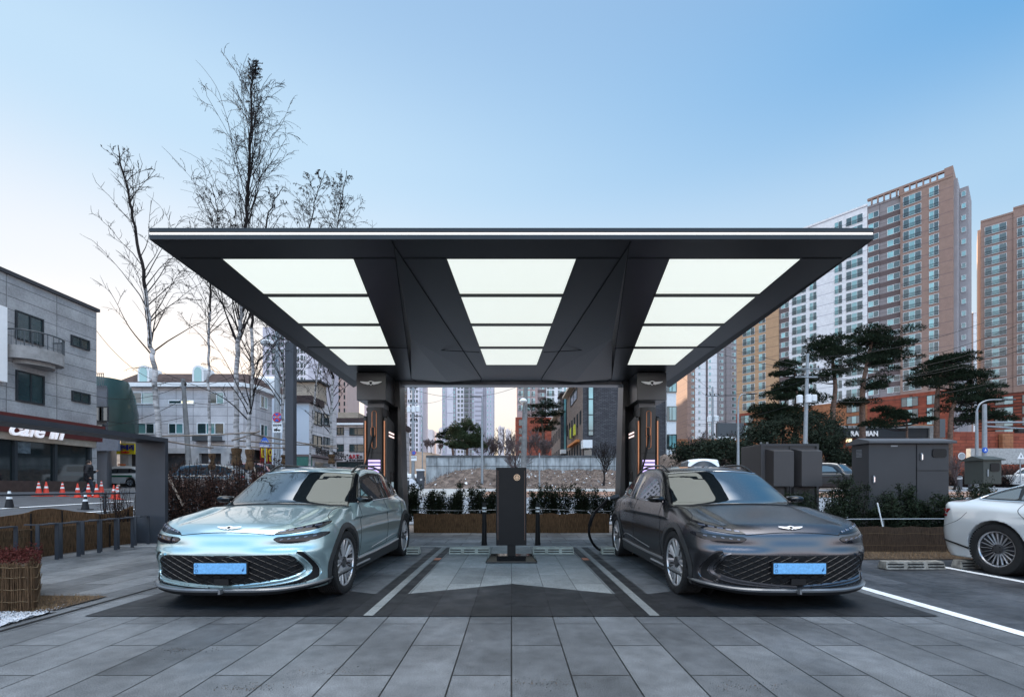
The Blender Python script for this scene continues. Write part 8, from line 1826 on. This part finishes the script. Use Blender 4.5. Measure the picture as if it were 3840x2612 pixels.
# van, covered motorbike and bin glimpsed beside the left canopy leg
t = thing('utility_cabinet', 'small grey street cabinet with a domed top at the left end of the vacant lot', 'cabinet', (XX(1577, 33), 33, 1.1)); b = MB(); b.box(-.25, .25, -.2, .2, 0, 1.3); b.build('box', MT['grey_metal'], t, bevel=.02); b = MB(); b.box(-.3, .3, -.25, .25, 1.301, 1.42); b.build('cap', MT['frame_white'], t, bevel=.04)
VAN = suvshape(L=4.8, hw=.95, H_=1.95, wy=(.8, 3.7), boxy=1); rz = R(90); generic_car('van', 'pale parked van half hidden by the left canopy leg', 'van', white2, VAN, None, [[(2.2, 1.3), (2.2, 1.75), (4.2, 1.75), (4.2, 1.3)]], at_local(XX(1490, 40), 40, rz), rz, fl, 'star', None, .06)
t = thing('plastic_sheet', 'crumpled white plastic sheet over rubbish beside the utility pole', 'sheet', (XX(1541, 32.5), 32.5, 1.1)); b = MB(); N = 12
b.add([((i-6)*.13, (j-6)*.1, .75*math.exp(-((i-6)/4.2)**2-((j-6)/4.2)**2)+rnd.uniform(-.07, .07)) for j in range(N+1) for i in range(N+1)], [(j*(N+1)+i, j*(N+1)+i+1, (j+1)*(N+1)+i+1, (j+1)*(N+1)+i) for j in range(N) for i in range(N)]); b.build('sheet', MT['snow'], t)
# overhead wires
def wire(label, a, b_, sag=.5, r=.016):
    a, b_ = Vector(a), Vector(b_); pts = [a.lerp(b_, i/24)-Vector((0, 0, sag*4*(i/24)*(1-i/24))) for i in range(25)]; b = MB(); b.tube(pts, r, 4, cap=False); tag(b.build('overhead_wire', MT['black'], recalc=False), label, 'wire', 'overhead wires')
TP = [P(3021-46, 1380, 34), P(3021+44, 1380, 34), P(3021-40, 1410, 34), P(3021+38, 1410, 34), P(3018, 1500, 34), P(3018, 1340, 34)]
L2 = [P(2672-24, 1482, 45), P(2672+24, 1482, 45)]
for i, (a, c, s_) in enumerate(((TP[0], P(2500, 1250, 60), .6), (TP[1], P(2540, 1225, 60), .6), (TP[2], L2[0], .5), (TP[3], L2[1], .5), (TP[0], P(3900, 1180, 30), 1.2), (TP[1], P(3900, 1225, 30), 1.2), (TP[2], P(3900, 1262, 28), 1.2), (TP[3], P(3900, 1285, 28), 1.0), (TP[4], P(3900, 1385, 28), .8), (TP[4], P(2560, 1590, 55), .6), (TP[5], P(3900, 1120, 34), 1.0), (L2[0], P(2450, 1300, 70), .5), (L2[1], P(2480, 1290, 70), .5))):
    wire(['upper wire from the right utility pole towards the canopy', 'second wire from the right utility pole towards the canopy', 'left wire between the two right hand utility poles', 'right wire between the two right hand utility poles', 'wire crossing the brown tower, second from the top', 'wire crossing the brown tower, third from the top', 'wire crossing the brown tower low down', 'lowest of the close wires crossing the brown tower', 'pale low wire in front of the right pines', 'low wire leaving left from the transformers', 'topmost wire crossing the brown tower', 'left wire rising from the thinner pole to the canopy', 'right wire rising from the thinner pole to the canopy'][i], a, c, s_)
LP = P(690, 1440, 26)
for i, (a, c, s_) in enumerate(((LP, P(362, 1240, 26), .9), (LP, P(340, 1480, 25), .5), (P(694, 1490, 26), P(340, 1600, 24), .4), (LP, P(1040, 1300, 20), .6), (P(694, 1500, 26), P(1040, 1420, 20), .6), (P(700, 1560, 26), P(380, 1575, 26), .3), (P(1549, 1460, 34), P(1963, 1440, 36), .8), (P(1549, 1510, 34), P(1700, 1470, 60), .5))):
    wire(['wire rising from the leaning pole to the cafe roof', 'wire from the leaning pole to the cafe wall', 'lower wire from the leaning pole to the cafe wall', 'wire from the leaning pole to the steel pole', 'lower wire from the leaning pole to the steel pole', 'lowest wire in front of the glazed building', 'wire between the cluttered pole and the concrete pole', 'wire leaving the cluttered pole towards the middle tower'][i], a, c, s_, .013)
